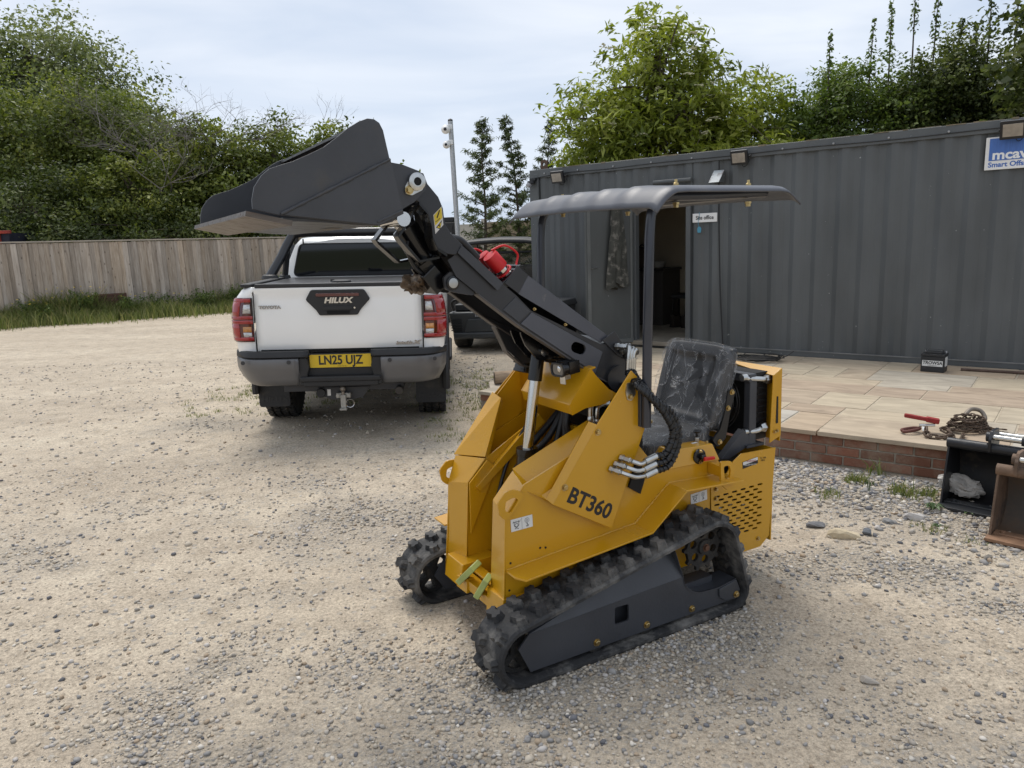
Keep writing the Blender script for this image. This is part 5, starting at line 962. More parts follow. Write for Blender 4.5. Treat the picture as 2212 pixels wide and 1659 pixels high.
for s_ in (1, -1):
    c_ = bump(0.335, 0.875, [0.495, 0.51, 0.56, 0.60, 0.64, 0.70, 0.728, 0.738], [-1.10, -1.135, -1.158, -1.165, -1.185, -1.19, -1.185, -1.165], psv, 'bumper_corner', truck, s_)
    bump(0.255, 0.880, [0.732, 0.745, 0.765, 0.788, 0.793], [-1.17, -1.185, -1.18, -1.165, -1.13], pbk, 'bumper_step', truck, s_)
    for y in (0.41, 0.78): MB().lathe([(0.017, -0.006), (0.015, 0.004)], (-1.19 + (0.02 if y > 0.6 else 0), s_ * y, 0.705), 'x', 14).build('parking_sensor', mat('sensor_grey', (0.03, 0.03, 0.032), 0.5), c_)
    MB().prism([(s_ * 0.335, 0.50), (s_ * 0.36, 0.735), (s_ * 0.27, 0.735), (s_ * 0.25, 0.66), (s_ * 0.29, 0.50)], -1.165, -1.09, 'x').build('bumper_return', pbk, truck, bevel=0.01)
MB().box((-1.085, 0, 0.665), (0.06, 0.62, 0.19)).box((-1.135, 0, 0.555), (0.10, 0.66, 0.045)).box((-1.125, 0, 0.515), (0.10, 0.62, 0.05)).build('bumper_centre', pbk, truck, bevel=0.012)
MB().box((-1.05, 0, 0.785), (0.06, 1.3, 0.022)).build('gate_seal', mat('recess_black', (0.003, 0.003, 0.003), 0.9), truck)
npl = MB().prism(round_poly([(0.252, 0.645), (-0.252, 0.645), (-0.252, 0.752), (0.252, 0.752)], 0.01), -1.128, -1.118, 'x').build('number_plate', mat('plate_yellow', (0.62, 0.42, 0.015), 0.35, var=0.05), truck)
text('plate_lettering', 'LN25 UJZ', 0.104, mat('sign_black', (0.015, 0.015, 0.015), 0.5), npl, BK(0.0, 0.703, -1.1285), 0.0008, 0.84, 0, 0.0030)
text('plate_lettering', 'DRIVE UNIT ALL', 0.010, mat('sign_black', (0.015, 0.015, 0.015), 0.5), npl, BK(-0.01, 0.655, -1.1285), 0.0004, 1.0)
# roll bar
rb_ = mat('bar_black', (0.022, 0.022, 0.024), 0.28, 0.4, coat=0.4); bar_pts = []
half = [(0.02, 0.80, 1.345), (0.10, 0.742, 1.46), (0.16, 0.70, 1.545), (0.19, 0.672, 1.61), (0.23, 0.625, 1.705)]
corner = bez((0.235, 0.618, 1.715), (0.25, 0.60, 1.755), (0.26, 0.565, 1.768), (0.26, 0.50, 1.768), 6)
pts_ = [Vector(p) for p in half] + corner; full = pts_ + [Vector((p.x, -p.y, p.z)) for p in pts_[::-1]]
MB().tube(full, 0.044, 14).build('roll_bar', rb_, truck, smooth=60)
for s_ in (1, -1):
    MB().tube([(0.30, s_ * 0.715, 1.33), (0.25, s_ * 0.66, 1.62)], 0.03, 10).build('roll_bar_strut', pbk, truck); MB().lathe([(0.085, 0), (0.07, 0.03), (0.05, 0.04)], (0.03, s_ * 0.795, 1.335), 'z', 14).build('bar_foot', pbk, truck)
    MB().lathe([(0.06, 0), (0.05, 0.03), (0.04, 0.035)], (0.30, s_ * 0.715, 1.325), 'z', 14).build('bar_foot', pbk, truck)
# cab and bonnet lofted from cross-sections
def sect(x, w, wb, zt, zs_=1.30, zb=0.42, crown=0.03):
    """half outline from sill to roof centre"""
    o_ = [(wb - 0.03, zb), (wb, zb + 0.06), (w, 0.80), (w + 0.006, 1.0), (w - 0.012, 1.2), (w - 0.045, zs_)]
    top = w - 0.205
    if zt > zs_ + 0.1:
        for t in (0.35, 0.7): o_.append((w - 0.05 + (top - w + 0.05) * t, zs_ + (zt - 0.07 - zs_) * t))
        o_ += [(top - 0.005, zt - 0.055), (top - 0.05, zt - 0.015), (top - 0.22, zt + 0.005), (0.2, zt + crown)]
    else: o_ += [(w - 0.07, zt + 0.005), (w - 0.12, zt + 0.018), (w - 0.2, zt + 0.03), (w - 0.3, zt + 0.04), (w - 0.45, zt + 0.05), (0.2, zt + 0.06)]
    return [(x, y, z) for y, z in o_]
secs = [sect(0.47, 0.80, 0.79, 1.675), sect(0.50, 0.845, 0.83, 1.70), sect(0.75, 0.865, 0.85, 1.735), sect(1.3, 0.87, 0.855, 1.76), sect(1.75, 0.87, 0.855, 1.745), sect(2.05, 0.87, 0.855, 1.66), sect(2.62, 0.87, 0.855, 1.31, 1.20), sect(3.4, 0.865, 0.85, 1.22, 1.14), sect(3.85, 0.80, 0.79, 1.12, 1.05), sect(3.98, 0.70, 0.70, 0.98, 0.93)]
m_ = MB(); n = len(secs[0]); allv = []
for sc_ in secs: allv += sc_ + [(x, -y, z) for x, y, z in sc_[::-1]]
nn = 2 * n; fs_ = [(j * nn + i, (j + 1) * nn + i, (j + 1) * nn + i + 1, j * nn + i + 1) for j in range(len(secs) - 1) for i in range(nn - 1)] + [list(range(nn)), list(range((len(secs) - 1) * nn, len(secs) * nn))[::-1]]
cabb = m_.add(allv, fs_).build('cab', pw_, truck, smooth=40)
rw = round_poly([(0.655, 1.345), (0.575, 1.652), (-0.575, 1.652), (-0.655, 1.345)], [0.05, 0.07, 0.07, 0.05])
MB().prism(rw, 0.455, 0.49, 'x').build('rear_window', glass, cabb)
rw2 = round_poly([(0.672, 1.332), (0.588, 1.665), (-0.588, 1.665), (-0.672, 1.332)], [0.055, 0.075, 0.075, 0.055]); MB().prism(rw2, 0.462, 0.488, 'x').build('window_seal', pbk, cabb)
MB().box((0.46, 0.545, 1.685), (0.012, 0.012, 0.045)).build('body_seam', pbk, cabb); MB().box((0.46, -0.545, 1.685), (0.012, 0.012, 0.045)).build('body_seam', pbk, cabb)
for s_ in (1, -1):
    for (x0, x1) in ((0.62, 1.22), (1.28, 1.98)): MB().hexa([(x0, s_ * 0.822, 1.31), (x1, s_ * 0.83, 1.31), (x1, s_ * 0.80, 1.31), (x0, s_ * 0.79, 1.31)], [(x0 + 0.06, s_ * 0.70, 1.655), (x1 - 0.1, s_ * 0.705, 1.66), (x1 - 0.1, s_ * 0.68, 1.66), (x0 + 0.06, s_ * 0.67, 1.655)]).build('side_window', glass, cabb)
    mr_ = MB().hexa([(2.02, s_ * 0.94, 1.20), (2.12, s_ * 0.94, 1.20), (2.12, s_ * 1.10, 1.20), (2.02, s_ * 1.10, 1.20)], [(2.02, s_ * 0.95, 1.38), (2.12, s_ * 0.95, 1.36), (2.12, s_ * 1.09, 1.36), (2.02, s_ * 1.10, 1.38)]).build('door_mirror', pbk, truck, bevel=0.025); MB().box((2.015, s_ * 1.02, 1.29), (0.006, 0.12, 0.13)).build('mirror_glass', chr_, mr_); MB().box((2.06, s_ * 0.9, 1.22), (0.05, 0.12, 0.04)).build('mirror_stalk', pbk, mr_)
    MB().box((1.3, s_ * 0.86, 0.45), (1.6, 0.12, 0.05)).build('side_step', pbk, truck, bevel=0.02)
MB().add([(2.09, 0.62, 1.665), (2.09, -0.62, 1.665), (2.60, 0.72, 1.335), (2.60, -0.72, 1.335), (2.05, 0.62, 1.65), (2.05, -0.62, 1.65), (2.58, 0.72, 1.31), (2.58, -0.72, 1.31)], [(0, 2, 3, 1), (4, 5, 7, 6), (0, 1, 5, 4), (2, 6, 7, 3), (0, 4, 6, 2), (1, 3, 7, 5)]).build('windscreen', glass, cabb)
# wheels
def wheel(x, y, s_):
    w = empty('wheel', (x, y, 0.383)); w.parent = truck; hw = 0.1325
    prof = [(0.235, -hw * 0.8), (0.30, -hw), (0.352, -hw * 0.97), (0.372, -hw * 0.80)]
    for a in (-0.5, 0.0, 0.5): prof += [(0.378, hw * a - 0.012), (0.368, hw * a - 0.008), (0.368, hw * a + 0.008), (0.378, hw * a + 0.012)]
    prof += [(0.372, hw * 0.80), (0.352, hw * 0.97), (0.30, hw), (0.235, hw * 0.8)]
    tm_ = MB().lathe(prof, (0, 0, 0), 'y', 48)
    for k in range(40):
        a = 2 * math.pi * k / 40
        for r_ in range(4):
            M_ = Matrix.Rotation(-(a + (r_ % 2) * 0.07), 4, 'Y'); p = M_ @ Vector((0, (-0.75 + r_ * 0.5) * hw * 1.02, 0.378)); tm_.box(p, (0.043, 0.047, 0.016), M_ @ Matrix.Rotation(0.25 if r_ % 2 else -0.25, 4, 'Z'))
    tm_.build('tyre', rub, w, fix=False)
    MB().lathe([(0.02, s_ * 0.05), (0.09, s_ * 0.06), (0.10, s_ * 0.04), (0.20, s_ * 0.07), (0.235, s_ * 0.10), (0.24, s_ * -0.10), (0.05, s_ * -0.09)], (0, 0, 0), 'y', 30).build('rim', mat('rim_grey', (0.08, 0.08, 0.085), 0.35, 0.7), w)
for x in (0, 3.085):
    for s_ in (1, -1): wheel(x, s_ * 0.715, s_)
for s_ in (1, -1):
    fl_ = MB().prism(round_poly([(s_ * 0.572, 0.185), (s_ * 0.855, 0.185), (s_ * 0.86, 0.54), (s_ * 0.585, 0.54)], [0.03, 0.03, 0.0, 0.0]), -0.475, -0.462, 'x').build('mud_flap', mat('flap_rubber', (0.018, 0.0185, 0.020), 0.6, var=0.2, dirt=(0.08, 0.072, 0.06), dirt_amt=0.2, dscale=7), truck, bevel=0.004)
    text('flap_lettering', 'HILUX', 0.062, mat('flap_rubber2', (0.02, 0.0205, 0.022), 0.45), fl_, BK(s_ * 0.715, 0.255, -0.476), 0.003, 1.35, 0.15, 0.002)
# tow bar, socket, exhaust
tg = mat('towbar_grey', (0.035, 0.036, 0.04), 0.5, var=0.15); tow = MB().box((-0.98, 0, 0.46), (0.07, 1.0, 0.07)).add(*plate([(0.22, 0.46), (-0.22, 0.46), (-0.16, 0.37), (-0.08, 0.35), (0.10, 0.35), (0.19, 0.385)], [], -1.03, -1.015, 'x')).build('tow_bar', tg, truck, bevel=0.004)
twm = mat('cast_steel', (0.33, 0.32, 0.29), 0.5, 0.5, var=0.2, vscale=25); MB().box((-1.06, -0.0, 0.395), (0.05, 0.12, 0.045)).box((-1.085, 0.0, 0.34), (0.05, 0.045, 0.13)).box((-1.10, 0, 0.285), (0.08, 0.06, 0.02)).build('tow_bracket', twm, tow, bevel=0.006)
MB().lathe([(0.016, 0.0), (0.014, 0.03), (0.0245, 0.045), (0.025, 0.058), (0.018, 0.075), (0.004, 0.08)], (-1.09, 0, 0.40), 'z', 16).build('tow_ball', mat('ball_dull', (0.22, 0.19, 0.16), 0.4, 0.8), tow)
for k in (-1, 1): MB().lathe([(0.016, -0.012), (0.013, 0.0)], (-1.088, k * 0.045, 0.395), 'x', 6).build('bolt', twm, tow)
MB().lathe([(0.035, -0.03), (0.04, -0.02), (0.04, 0.03)], (-1.03, 0.19, 0.415), 'x', 16).build('tow_socket', pbk, tow); MB().box((-1.034, 0.125, 0.415), (0.004, 0.028, 0.055)).build('socket_label', mat('sign_white', (0.74, 0.73, 0.71), 0.5), tow)
MB().torus((-1.10, -0.055, 0.33), 0.035, 0.003, 'x', 16, 5).build('safety_wire', chr_, tow)
MB().lathe([(0.032, -0.4), (0.034, 0.2)], (-0.72, -0.47, 0.43), 'x', 14).build('exhaust', mat('exhaust_dark', (0.05, 0.045, 0.04), 0.5, 0.6), truck)
# ================================================================== dark utility buggy behind
bug = empty('utility_buggy', (-0.12, 12.15, 0), R(83), 'dark grey utility buggy with a flat black roof by the container', 'buggy')
bgm = mat('buggy_grey', (0.045, 0.05, 0.053), 0.45, var=0.1); bgd = mat('buggy_dark', (0.02, 0.022, 0.024), 0.45)
bed_ = MB().hexa([(-0.98, -0.62, 0.24), (0.2, -0.62, 0.24), (0.2, 0.62, 0.24), (-0.98, 0.62, 0.24)], [(-1.03, -0.68, 0.60), (0.2, -0.68, 0.62), (0.2, 0.68, 0.62), (-1.03, 0.68, 0.60)]).build('cargo_bed', bgm, bug, bevel=0.03)
MB().box((-1.02, 0, 0.25), (0.10, 1.22, 0.10)).build('rear_bumper', bgm, bug, bevel=0.03)
MB().prism(round_poly([(-0.45, 0.30), (0.45, 0.30), (0.38, 0.50), (-0.38, 0.50)], 0.03), -1.045, -1.0, 'x').build('tail_panel', bgm, bed_, bevel=0.012)
text('lettering', 'EL M4', 0.055, mat('badge_grey', (0.45, 0.45, 0.46), 0.4), bed_, frame((-1.040, 0.20, 0.55), (0, -1, 0), (0, 0, 1)), 0.002, 1.0)
for k in range(5): MB().box((-1.012, 0.56, 0.33 + k * 0.04), (0.04, 0.16, 0.012)).build('vent_slat', bgd, bed_)
MB().box((-0.45, 0, 0.66), (0.9, 1.2, 0.10)).build('load_bed_lid', bgd, bug, bevel=0.02); MB().tube(catmull([(-0.95, 0.6, 0.62), (-0.98, 0.58, 0.78), (-0.98, 0.0, 0.80), (-0.98, -0.58, 0.78), (-0.95, -0.6, 0.62)], 6), 0.02, 8).build('bed_rail', blk, bug)
MB().box((1.1, 0, 0.32), (1.7, 1.3, 0.14)).build('floor_pan', blk, bug, bevel=0.02); MB().hexa([(1.6, -0.62, 0.5), (2.2, -0.5, 0.5), (2.2, 0.5, 0.5), (1.6, 0.62, 0.5)], [(1.6, -0.62, 1.02), (2.15, -0.5, 0.88), (2.15, 0.5, 0.88), (1.6, 0.62, 1.02)]).build('bonnet', bgm, bug, bevel=0.03)
for y in (-0.32, 0.32): MB().box((0.55, y, 0.66), (0.46, 0.5, 0.14)).box((0.36, y, 0.98), (0.12, 0.48, 0.52)).build('seat', mat('buggy_seat', (0.28, 0.26, 0.23), 0.7), bug, bevel=0.04)
rfm = mat('buggy_roof', (0.014, 0.014, 0.015), 0.55, var=0.2)
m_ = MB(); xs_ = np.linspace(-0.25, 1.75, 9); ys = np.linspace(-0.72, 0.72, 11); n = len(ys)
vs_ = [(x, y, 1.70 - 0.05 * abs(y / 0.72) ** 4 - 0.05 * abs((x - 0.75) / 1.0) ** 3 - 0.03 * abs(y)) for x in xs_ for y in ys]; m_.add(vs_, [(j * n + i, j * n + i + 1, (j + 1) * n + i + 1, (j + 1) * n + i) for j in range(8) for i in range(n - 1)])
ob = m_.build('roof', rfm, bug, smooth=60); sd_ = ob.modifiers.new('thick', 'SOLIDIFY'); sd_.thickness = 0.05; sd_.offset = -1
for s_ in (1, -1):
    MB().tube(catmull([(-0.1, s_ * 0.64, 0.9), (-0.12, s_ * 0.64, 1.3), (-0.05, s_ * 0.62, 1.58), (0.2, s_ * 0.6, 1.63), (1.2, s_ * 0.6, 1.64), (1.5, s_ * 0.6, 1.58), (1.75, s_ * 0.62, 1.0)], 5), 0.024, 8).build('roll_cage', blk, bug)
MB().tube([(-0.1, -0.64, 1.45), (-0.1, 0.64, 1.45)], 0.02, 8).build('cage_bar', blk, bug)
MB().box((-0.12, 0, 1.18), (0.006, 1.2, 0.5)).build('rear_screen', mat('screen_clear', (0.02, 0.022, 0.022), 0.05, alpha=0.35), bug)
for x in (-0.45, 1.6):
    for s_ in (1, -1): MB().lathe([(0.12, -0.12), (0.23, -0.125), (0.26, -0.09), (0.265, 0.09), (0.23, 0.125), (0.12, 0.12)], (x, s_ * 0.56, 0.26), 'y', 24).build('wheel', rub, bug)
# ================================================================== compact tracked loader
LA = R(-150.8); loader = empty('tracked_loader', (0.8839, 2.9669, 0.0), LA, 'yellow compact tracked loader with canopy and raised black front bucket', 'loader')
yel = mat('loader_yellow', (0.54, 0.275, 0.008), 0.27, var=0.035, vscale=3, coat=0.35, rvar=0.06, dirt=(0.36, 0.22, 0.045), dirt_amt=0.02, dscale=2.2)
drk = mat('loader_graphite', (0.046, 0.049, 0.057), 0.42, 0.1, var=0.14, vscale=4, rvar=0.08, bump=0.06, bscale=90); drk2 = mat('boom_black', (0.028, 0.029, 0.033), 0.36, 0.1, var=0.12, vscale=5, rvar=0.07)
blg = mat('boom_blue_grey', (0.080, 0.084, 0.100), 0.40, 0.1, var=0.10, vscale=5, rvar=0.06); bks = mat('bucket_paint', (0.043, 0.045, 0.051), 0.45, 0.0, var=0.16, vscale=6, rvar=0.08, bump=0.05, bscale=60, dirt=(0.075, 0.072, 0.068), dirt_amt=0.18, dscale=9)
zinc = mat('zinc', (0.55, 0.55, 0.53), 0.28, 1.0, var=0.1, vscale=40); brass = mat('yellow_zinc', (0.50, 0.38, 0.18), 0.3, 1.0, var=0.15, vscale=60); gloss = mat('gloss_black', (0.006, 0.006, 0.007), 0.18); pit = mat('deep_black', (0.004, 0.004, 0.004), 0.8)
hose_m = mat('hose_rubber', (0.012, 0.012, 0.013), 0.45, var=0.1); rodm = mat('rod_chrome', (0.60, 0.59, 0.57), 0.14, 1.0)
trk = mat('track_rubber', (0.022, 0.022, 0.023), 0.72, var=0.25, vscale=16, dirt=(0.17, 0.16, 0.145), dirt_amt=0.52, dscale=7, bump=0.5, bscale=45); trk_in = mat('track_inner', (0.014, 0.014, 0.014), 0.7, dirt=(0.10, 0.085, 0.065), dirt_amt=0.25, dscale=10)
cast = mat('sprocket_iron', (0.020, 0.019, 0.018), 0.7, var=0.3, vscale=12, dirt=(0.085, 0.07, 0.052), dirt_amt=0.32, dscale=16, bump=0.6, bscale=80)
def bolt(p, ax, s_, par, r=0.011, m=None, name='bolt'):
    """hex bolt with washer, head pointing along s_ * axis"""
    h = 0.008 * s_; k = MB().lathe([(r * 1.35, 0.0), (r * 1.35, 0.002 * s_)], p, ax, 14); q_ = Vector(p); d_ = {'x': Vector((1, 0, 0)), 'y': Vector((0, 1, 0)), 'z': Vector((0, 0, 1))}[ax]
    k.lathe([(r, 0.0), (r, h), (r * 0.8, h * 1.15)], q_ + d_ * 0.002 * s_, ax, 6); return k.build(name, m or brass, par, smooth=20)
def xz(poly): return [(p[0], p[1]) for p in poly]
def sheet(poly, t0, t1, name, m, par=None, holes=(), bevel=0.0, smooth=None):
    """plate standing lengthwise between lateral offsets t0 and t1 (t grows from the near track inwards)"""
    b_ = MB().add(*plate(poly, holes, -t0, -t1)); return b_.build(name, m, par or loader, bevel=bevel, smooth=smooth)
def P3(x, t, z): return Vector((x, -t, z))
# ---------------------------------------------------------------- tracks
def hull_path(circles, step):
    pts = []; n = len(circles)
    def tang(c1, c2):
        (x1, z1, r1), (x2, z2, r2) = c1, c2; dx, dz = x2 - x1, z2 - z1; d = math.hypot(dx, dz); a = math.atan2(dz, dx); b_ = math.acos((r1 - r2) / d); th = a - b_; return th
    ths = [tang(circles[i], circles[(i + 1) % n]) for i in range(n)]
    for i in range(n):
        x, z, r = circles[i]; a0 = ths[i - 1]; a1 = ths[i]
        while a1 < a0: a1 += 2 * math.pi
        k = max(2, int((a1 - a0) * r / 0.012))
        for j in range(k + 1): a = a0 + (a1 - a0) * j / k; pts.append((x + r * math.cos(a), z + r * math.sin(a)))
    P = np.array(pts); P = np.vstack([P, P[:1]]); d = np.r_[0, np.cumsum(np.hypot(*np.diff(P, axis=0).T))]; L = d[-1]; m = int(round(L / step)); s_ = np.linspace(0, L, m, endpoint=False)
    Q = np.stack([np.interp(s_, d, P[:, 0]), np.interp(s_, d, P[:, 1])], 1); tg_ = np.roll(Q, -1, 0) - np.roll(Q, 1, 0); tg_ /= np.linalg.norm(tg_, axis=1, keepdims=True); nr = np.stack([tg_[:, 1], -tg_[:, 0]], 1); return Q, tg_, nr, L
CIR = [(-0.062, 0.088, 0.070), (0.985, 0.125, 0.108), (0.055, 0.302, 0.120)]
def track(t0, t1, inner):
    tr_ = empty('track', (0, 0, 0)); tr_.parent = loader
    Q, tg_, nr, L = hull_path(CIR, 0.014); m = len(Q); th = 0.016; g = np.random.default_rng(int(t0 * 100)); sag = np.zeros(m)
    prof = [(t0, 0.006), (t0 + 0.008, th), (t1 - 0.008, th), (t1, 0.006), (t1, -0.006), (t1 - 0.01, -0.010), (t0 + 0.01, -0.010), (t0, -0.006)]; k = len(prof)
    b_ = MB(); vs_ = []
    for i in range(m):
        for (t, o_) in prof: p = Q[i] + nr[i] * (o_ + g.normal() * 0.0006); vs_.append((p[0], -t, p[1]))
    b_.add(vs_, [(i * k + j, i * k + (j + 1) % k, ((i + 1) % m) * k + (j + 1) % k, ((i + 1) % m) * k + j) for i in range(m) for j in range(k)])
    # tread: two staggered rows of blocks with a narrow waist
    nl = 34; pit_ = L / nl; d_ = np.arange(m) * L / m
    def frm(s_):
        s_ %= L; i = int(s_ / L * m) % m; f_ = s_ / L * m - i; j = (i + 1) % m; return Q[i] * (1 - f_) + Q[j] * f_, tg_[i] * (1 - f_) + tg_[j] * f_, nr[i] * (1 - f_) + nr[j] * f_
    tw = t1 - t0
    for l in range(nl):
        for row in (0, 1):
            s0 = (l + 0.5 * row) * pit_; c_, ta, no = frm(s0); ta = ta / np.linalg.norm(ta); no = no / np.linalg.norm(no)
            y0, y1 = ((t0 + 0.006, t0 + tw * 0.46) if row == 0 else (t0 + tw * 0.54, t1 - 0.006)); ym = (y0 + y1) / 2
            # plan outline (lateral, along): a bone shape that flares at both ends
            o_ = [(y0, -0.010), (y0 + 0.014, -0.021), (ym - 0.008, -0.012), (y1 - 0.018, -0.022), (y1, -0.014), (y1 - 0.006, 0.0), (y1, 0.013), (y1 - 0.016, 0.021), (ym + 0.006, 0.012), (y0 + 0.016, 0.022), (y0, 0.010), (y0 + 0.006, 0.0)]
            hh = 0.0245 * (1 + g.normal() * 0.05); base = []; top = []
            for (yy, al) in o_:
                q0 = c_ + ta * al * 1.25 + no * (th - 0.004); q1 = c_ + ta * al * 0.98 + no * (th + hh); yb = ym + (yy - ym) * 1.02; yt = ym + (yy - ym) * 0.80 ; base.append((q0[0], -yb, q0[1])); top.append((q1[0], -yt, q1[1]))
            n_ = len(o_); b_.add(base + top, [list(range(n_))[::-1], list(range(n_, 2 * n_))] + [(i, (i + 1) % n_, n_ + (i + 1) % n_, n_ + i) for i in range(n_)])
    belt = b_.build('belt', trk, tr_, smooth=24)
    # drive lugs inside
    b_ = MB()
    for l in range(nl):
        c_, ta, no = frm(l * pit_); A = np.arctan2(ta[1], ta[0]); q_ = c_ - no * 0.020; b_.box((q_[0], -(t0 + t1) / 2, q_[1]), (0.026, 0.045, 0.026), Matrix.Rotation(-A, 4, 'Y'))
    b_.build('drive_lugs', trk_in, tr_, smooth=20)
    # sprocket with lightening holes and teeth
    tc_ = (t0 + t1) / 2; C = (0.055, 0.302)
    gear = []
    for k in range(10):
        for da, rr in ((-0.16, 0.092), (-0.10, 0.094), (-0.055, 0.108), (0.055, 0.108), (0.10, 0.094), (0.16, 0.092)): a = 2 * math.pi * k / 10 + da; gear.append((C[0] + rr * math.cos(a), C[1] + rr * math.sin(a)))
    holes = [circle((C[0] + 0.060 * math.cos(a), C[1] + 0.060 * math.sin(a)), 0.0185, 14) for a in [2 * math.pi * k / 6 + 0.35 for k in range(6)]]
    sp_ = MB().add(*plate(gear, holes, -(tc_ - 0.016 if not inner else tc_ + 0.016), -tc_)).build('sprocket', cast, tr_, bevel=0.0)
    sgn = 1 if not inner else -1; yh = -(tc_ - 0.016) if not inner else -(tc_ + 0.016)
    MB().lathe([(0.034, 0), (0.032, 0.012 * sgn), (0.02, 0.016 * sgn)], (C[0], yh, C[1]), 'y', 20).build('hub', cast, sp_); bolt((C[0], yh + 0.016 * sgn, C[1]), 'y', sgn, sp_, 0.013, mat('rusty_bolt', (0.14, 0.075, 0.05), 0.6, 0.6), 'hub_bolt')
    # front idler, spoked
    Ci = (0.985, 0.125); ho = []
    for k in range(5):
        a = 2 * math.pi * k / 5; ho.append([(Ci[0] + r_ * math.cos(b2), Ci[1] + r_ * math.sin(b2)) for r_, b2 in ((0.035, a - 0.35), (0.076, a - 0.42), (0.080, a), (0.076, a + 0.42), (0.035, a + 0.35))])
    MB().add(*plate(circle(Ci, 0.094, 30), ho, -(tc_ - 0.025), -(tc_ + 0.025))).build('idler', cast, tr_)
    for x in (0.661, 0.412, 0.169, -0.062): 
        r_ = 0.045 if x > -0.03 else 0.052; rl = MB().lathe([(r_ * 0.9, -(t1 - t0) * 0.33), (r_, -(t1 - t0) * 0.32), (r_, -(t1 - t0) * 0.12), (r_ * 0.6, -(t1 - t0) * 0.10), (r_ * 0.6, (t1 - t0) * 0.10), (r_, (t1 - t0) * 0.12), (r_, (t1 - t0) * 0.32), (r_ * 0.9, (t1 - t0) * 0.33)], (x, -tc_, 0.072), 'y', 22).build('roller', cast, tr_)
    return tr_
trn = track(0.0, 0.2, False); trf = track(0.79, 0.99, True)
# track guard: folded plate with a square window and a curved cut-out for the sprocket
def guard(tp, sgn, par):
    lower = [(0.962, 0.045), (1.011, 0.150), (0.963, 0.198), (0.217, 0.226)] + [(0.217 - 0.135 * (1 - math.cos(a)) , 0.226 - 0.098 * math.sin(a)) for a in np.linspace(0.15, math.pi / 2, 8)] + [(0.02, 0.126), (-0.085, 0.140), (-0.108, 0.085), (-0.080, 0.045)]
    win = round_poly([(0.572, 0.190), (0.572, 0.118), (0.502, 0.115), (0.502, 0.187)], 0.012, 4)
    gp_ = MB().add(*plate(lower, [win], -tp, -(tp + 0.008 * sgn))).build('track_guard', drk, par)
    top = [(0.963, 0.198), (0.217, 0.226), (0.262, 0.356), (0.945, 0.212)]; t2 = tp + 0.048 * sgn; m_ = MB()
    a = [P3(x, tp + 0.001 * sgn, z) for x, z in top[:2]] + [P3(x, t2, z) for x, z in top[2:]]; b2 = [v + Vector((0.0, -0.006 * sgn, -0.004)) for v in a]; m_.add(a + b2, [(0, 1, 2, 3), (7, 6, 5, 4), (0, 4, 5, 1), (1, 5, 6, 2), (2, 6, 7, 3), (3, 7, 4, 0)]); m_.build('guard_slope', drk, gp_, smooth=0)
    # shelf following the sprocket cut-out
    arc = [(0.262, 0.352)] + [(0.217, 0.226)] + [(0.217 - 0.135 * (1 - math.cos(a_)), 0.226 - 0.098 * math.sin(a_)) for a_ in np.linspace(0.15, math.pi / 2, 8)] + [(0.02, 0.126), (-0.085, 0.140)]
    m_ = MB(); n = len(arc); m_.add([P3(x, tp - 0.003 * sgn, z) for x, z in arc] + [P3(x, tp + 0.10 * sgn, z) for x, z in arc] + [P3(x, tp - 0.003 * sgn, z - 0.006) for x, z in arc] + [P3(x, tp + 0.10 * sgn, z - 0.006) for x, z in arc], [(i, i + 1, n + i + 1, n + i) for i in range(n - 1)] + [(2 * n + i, 3 * n + i, 3 * n + i + 1, 2 * n + i + 1) for i in range(n - 1)] + [(i, 2 * n + i, 2 * n + i + 1, i + 1) for i in range(n - 1)] + [(n + i, n + i + 1, 3 * n + i + 1, 3 * n + i) for i in range(n - 1)]); m_.build('guard_shelf', drk, gp_, smooth=40)
    MB().add(*plate([(0.018, 0.118), (-0.083, 0.136), (-0.106, 0.085), (-0.079, 0.048), (-0.02, 0.055), (0.015, 0.08)], [], -(tp - 0.008 * sgn), -(tp - 0.001 * sgn))).build('tensioner_plate', drk, gp_, bevel=0.002)
    for x in (0.661, 0.412, 0.169, -0.080): bolt((x, -(tp - 0.009 * sgn) if x < 0 else -tp, 0.070), 'y', sgn, gp_, 0.0115)
    return gp_
guard(0.030, 1, trn)
MB().add(*plate([(0.95, 0.05), (1.0, 0.13), (0.93, 0.22), (0.3, 0.30), (0.2, 0.2), (0.1, 0.12), (-0.08, 0.12), (-0.08, 0.05)], [], -0.815, -0.825)).build('track_frame', drk, trf)
MB().box((0.45, -0.12, 0.12), (0.9, 0.07, 0.07)).build('track_beam', drk, trn); MB().box((0.45, -0.875, 0.12), (0.9, 0.07, 0.07)).build('track_beam', drk, trf)
# ---------------------------------------------------------------- chassis and towers
CH = [(0.968, 0.175), (0.947, 0.600), (0.862, 0.705), (0.60, 0.80), (0.40, 0.88), (0.20, 0.64), (-0.10, 0.63), (-0.10, 0.16)]
sheet(CH, 0.205, 0.213, 'side_plate', yel)
CHF = [(0.958, 0.165), (0.918, 0.575), (0.862, 0.69), (0.60, 0.80), (0.40, 0.88), (0.20, 0.64), (-0.10, 0.63), (-0.10, 0.16)]
sheet(CHF, 0.777, 0.785, 'side_plate', yel)
for (t0, xs_) in ((0.338, ((0.950, 0.27), (0.923, 0.617), (0.829, 0.719), (0.62, 0.80), (0.43, 0.74), (0.40, 0.20), (0.90, 0.18))), (0.648, ((0.905, 0.30), (0.889, 0.600), (0.80, 0.69), (0.60, 0.80), (0.43, 0.74), (0.40, 0.20), (0.90, 0.18)))):
    sheet(list(xs_), t0, t0 + 0.007, 'tower_inner_plate', yel)
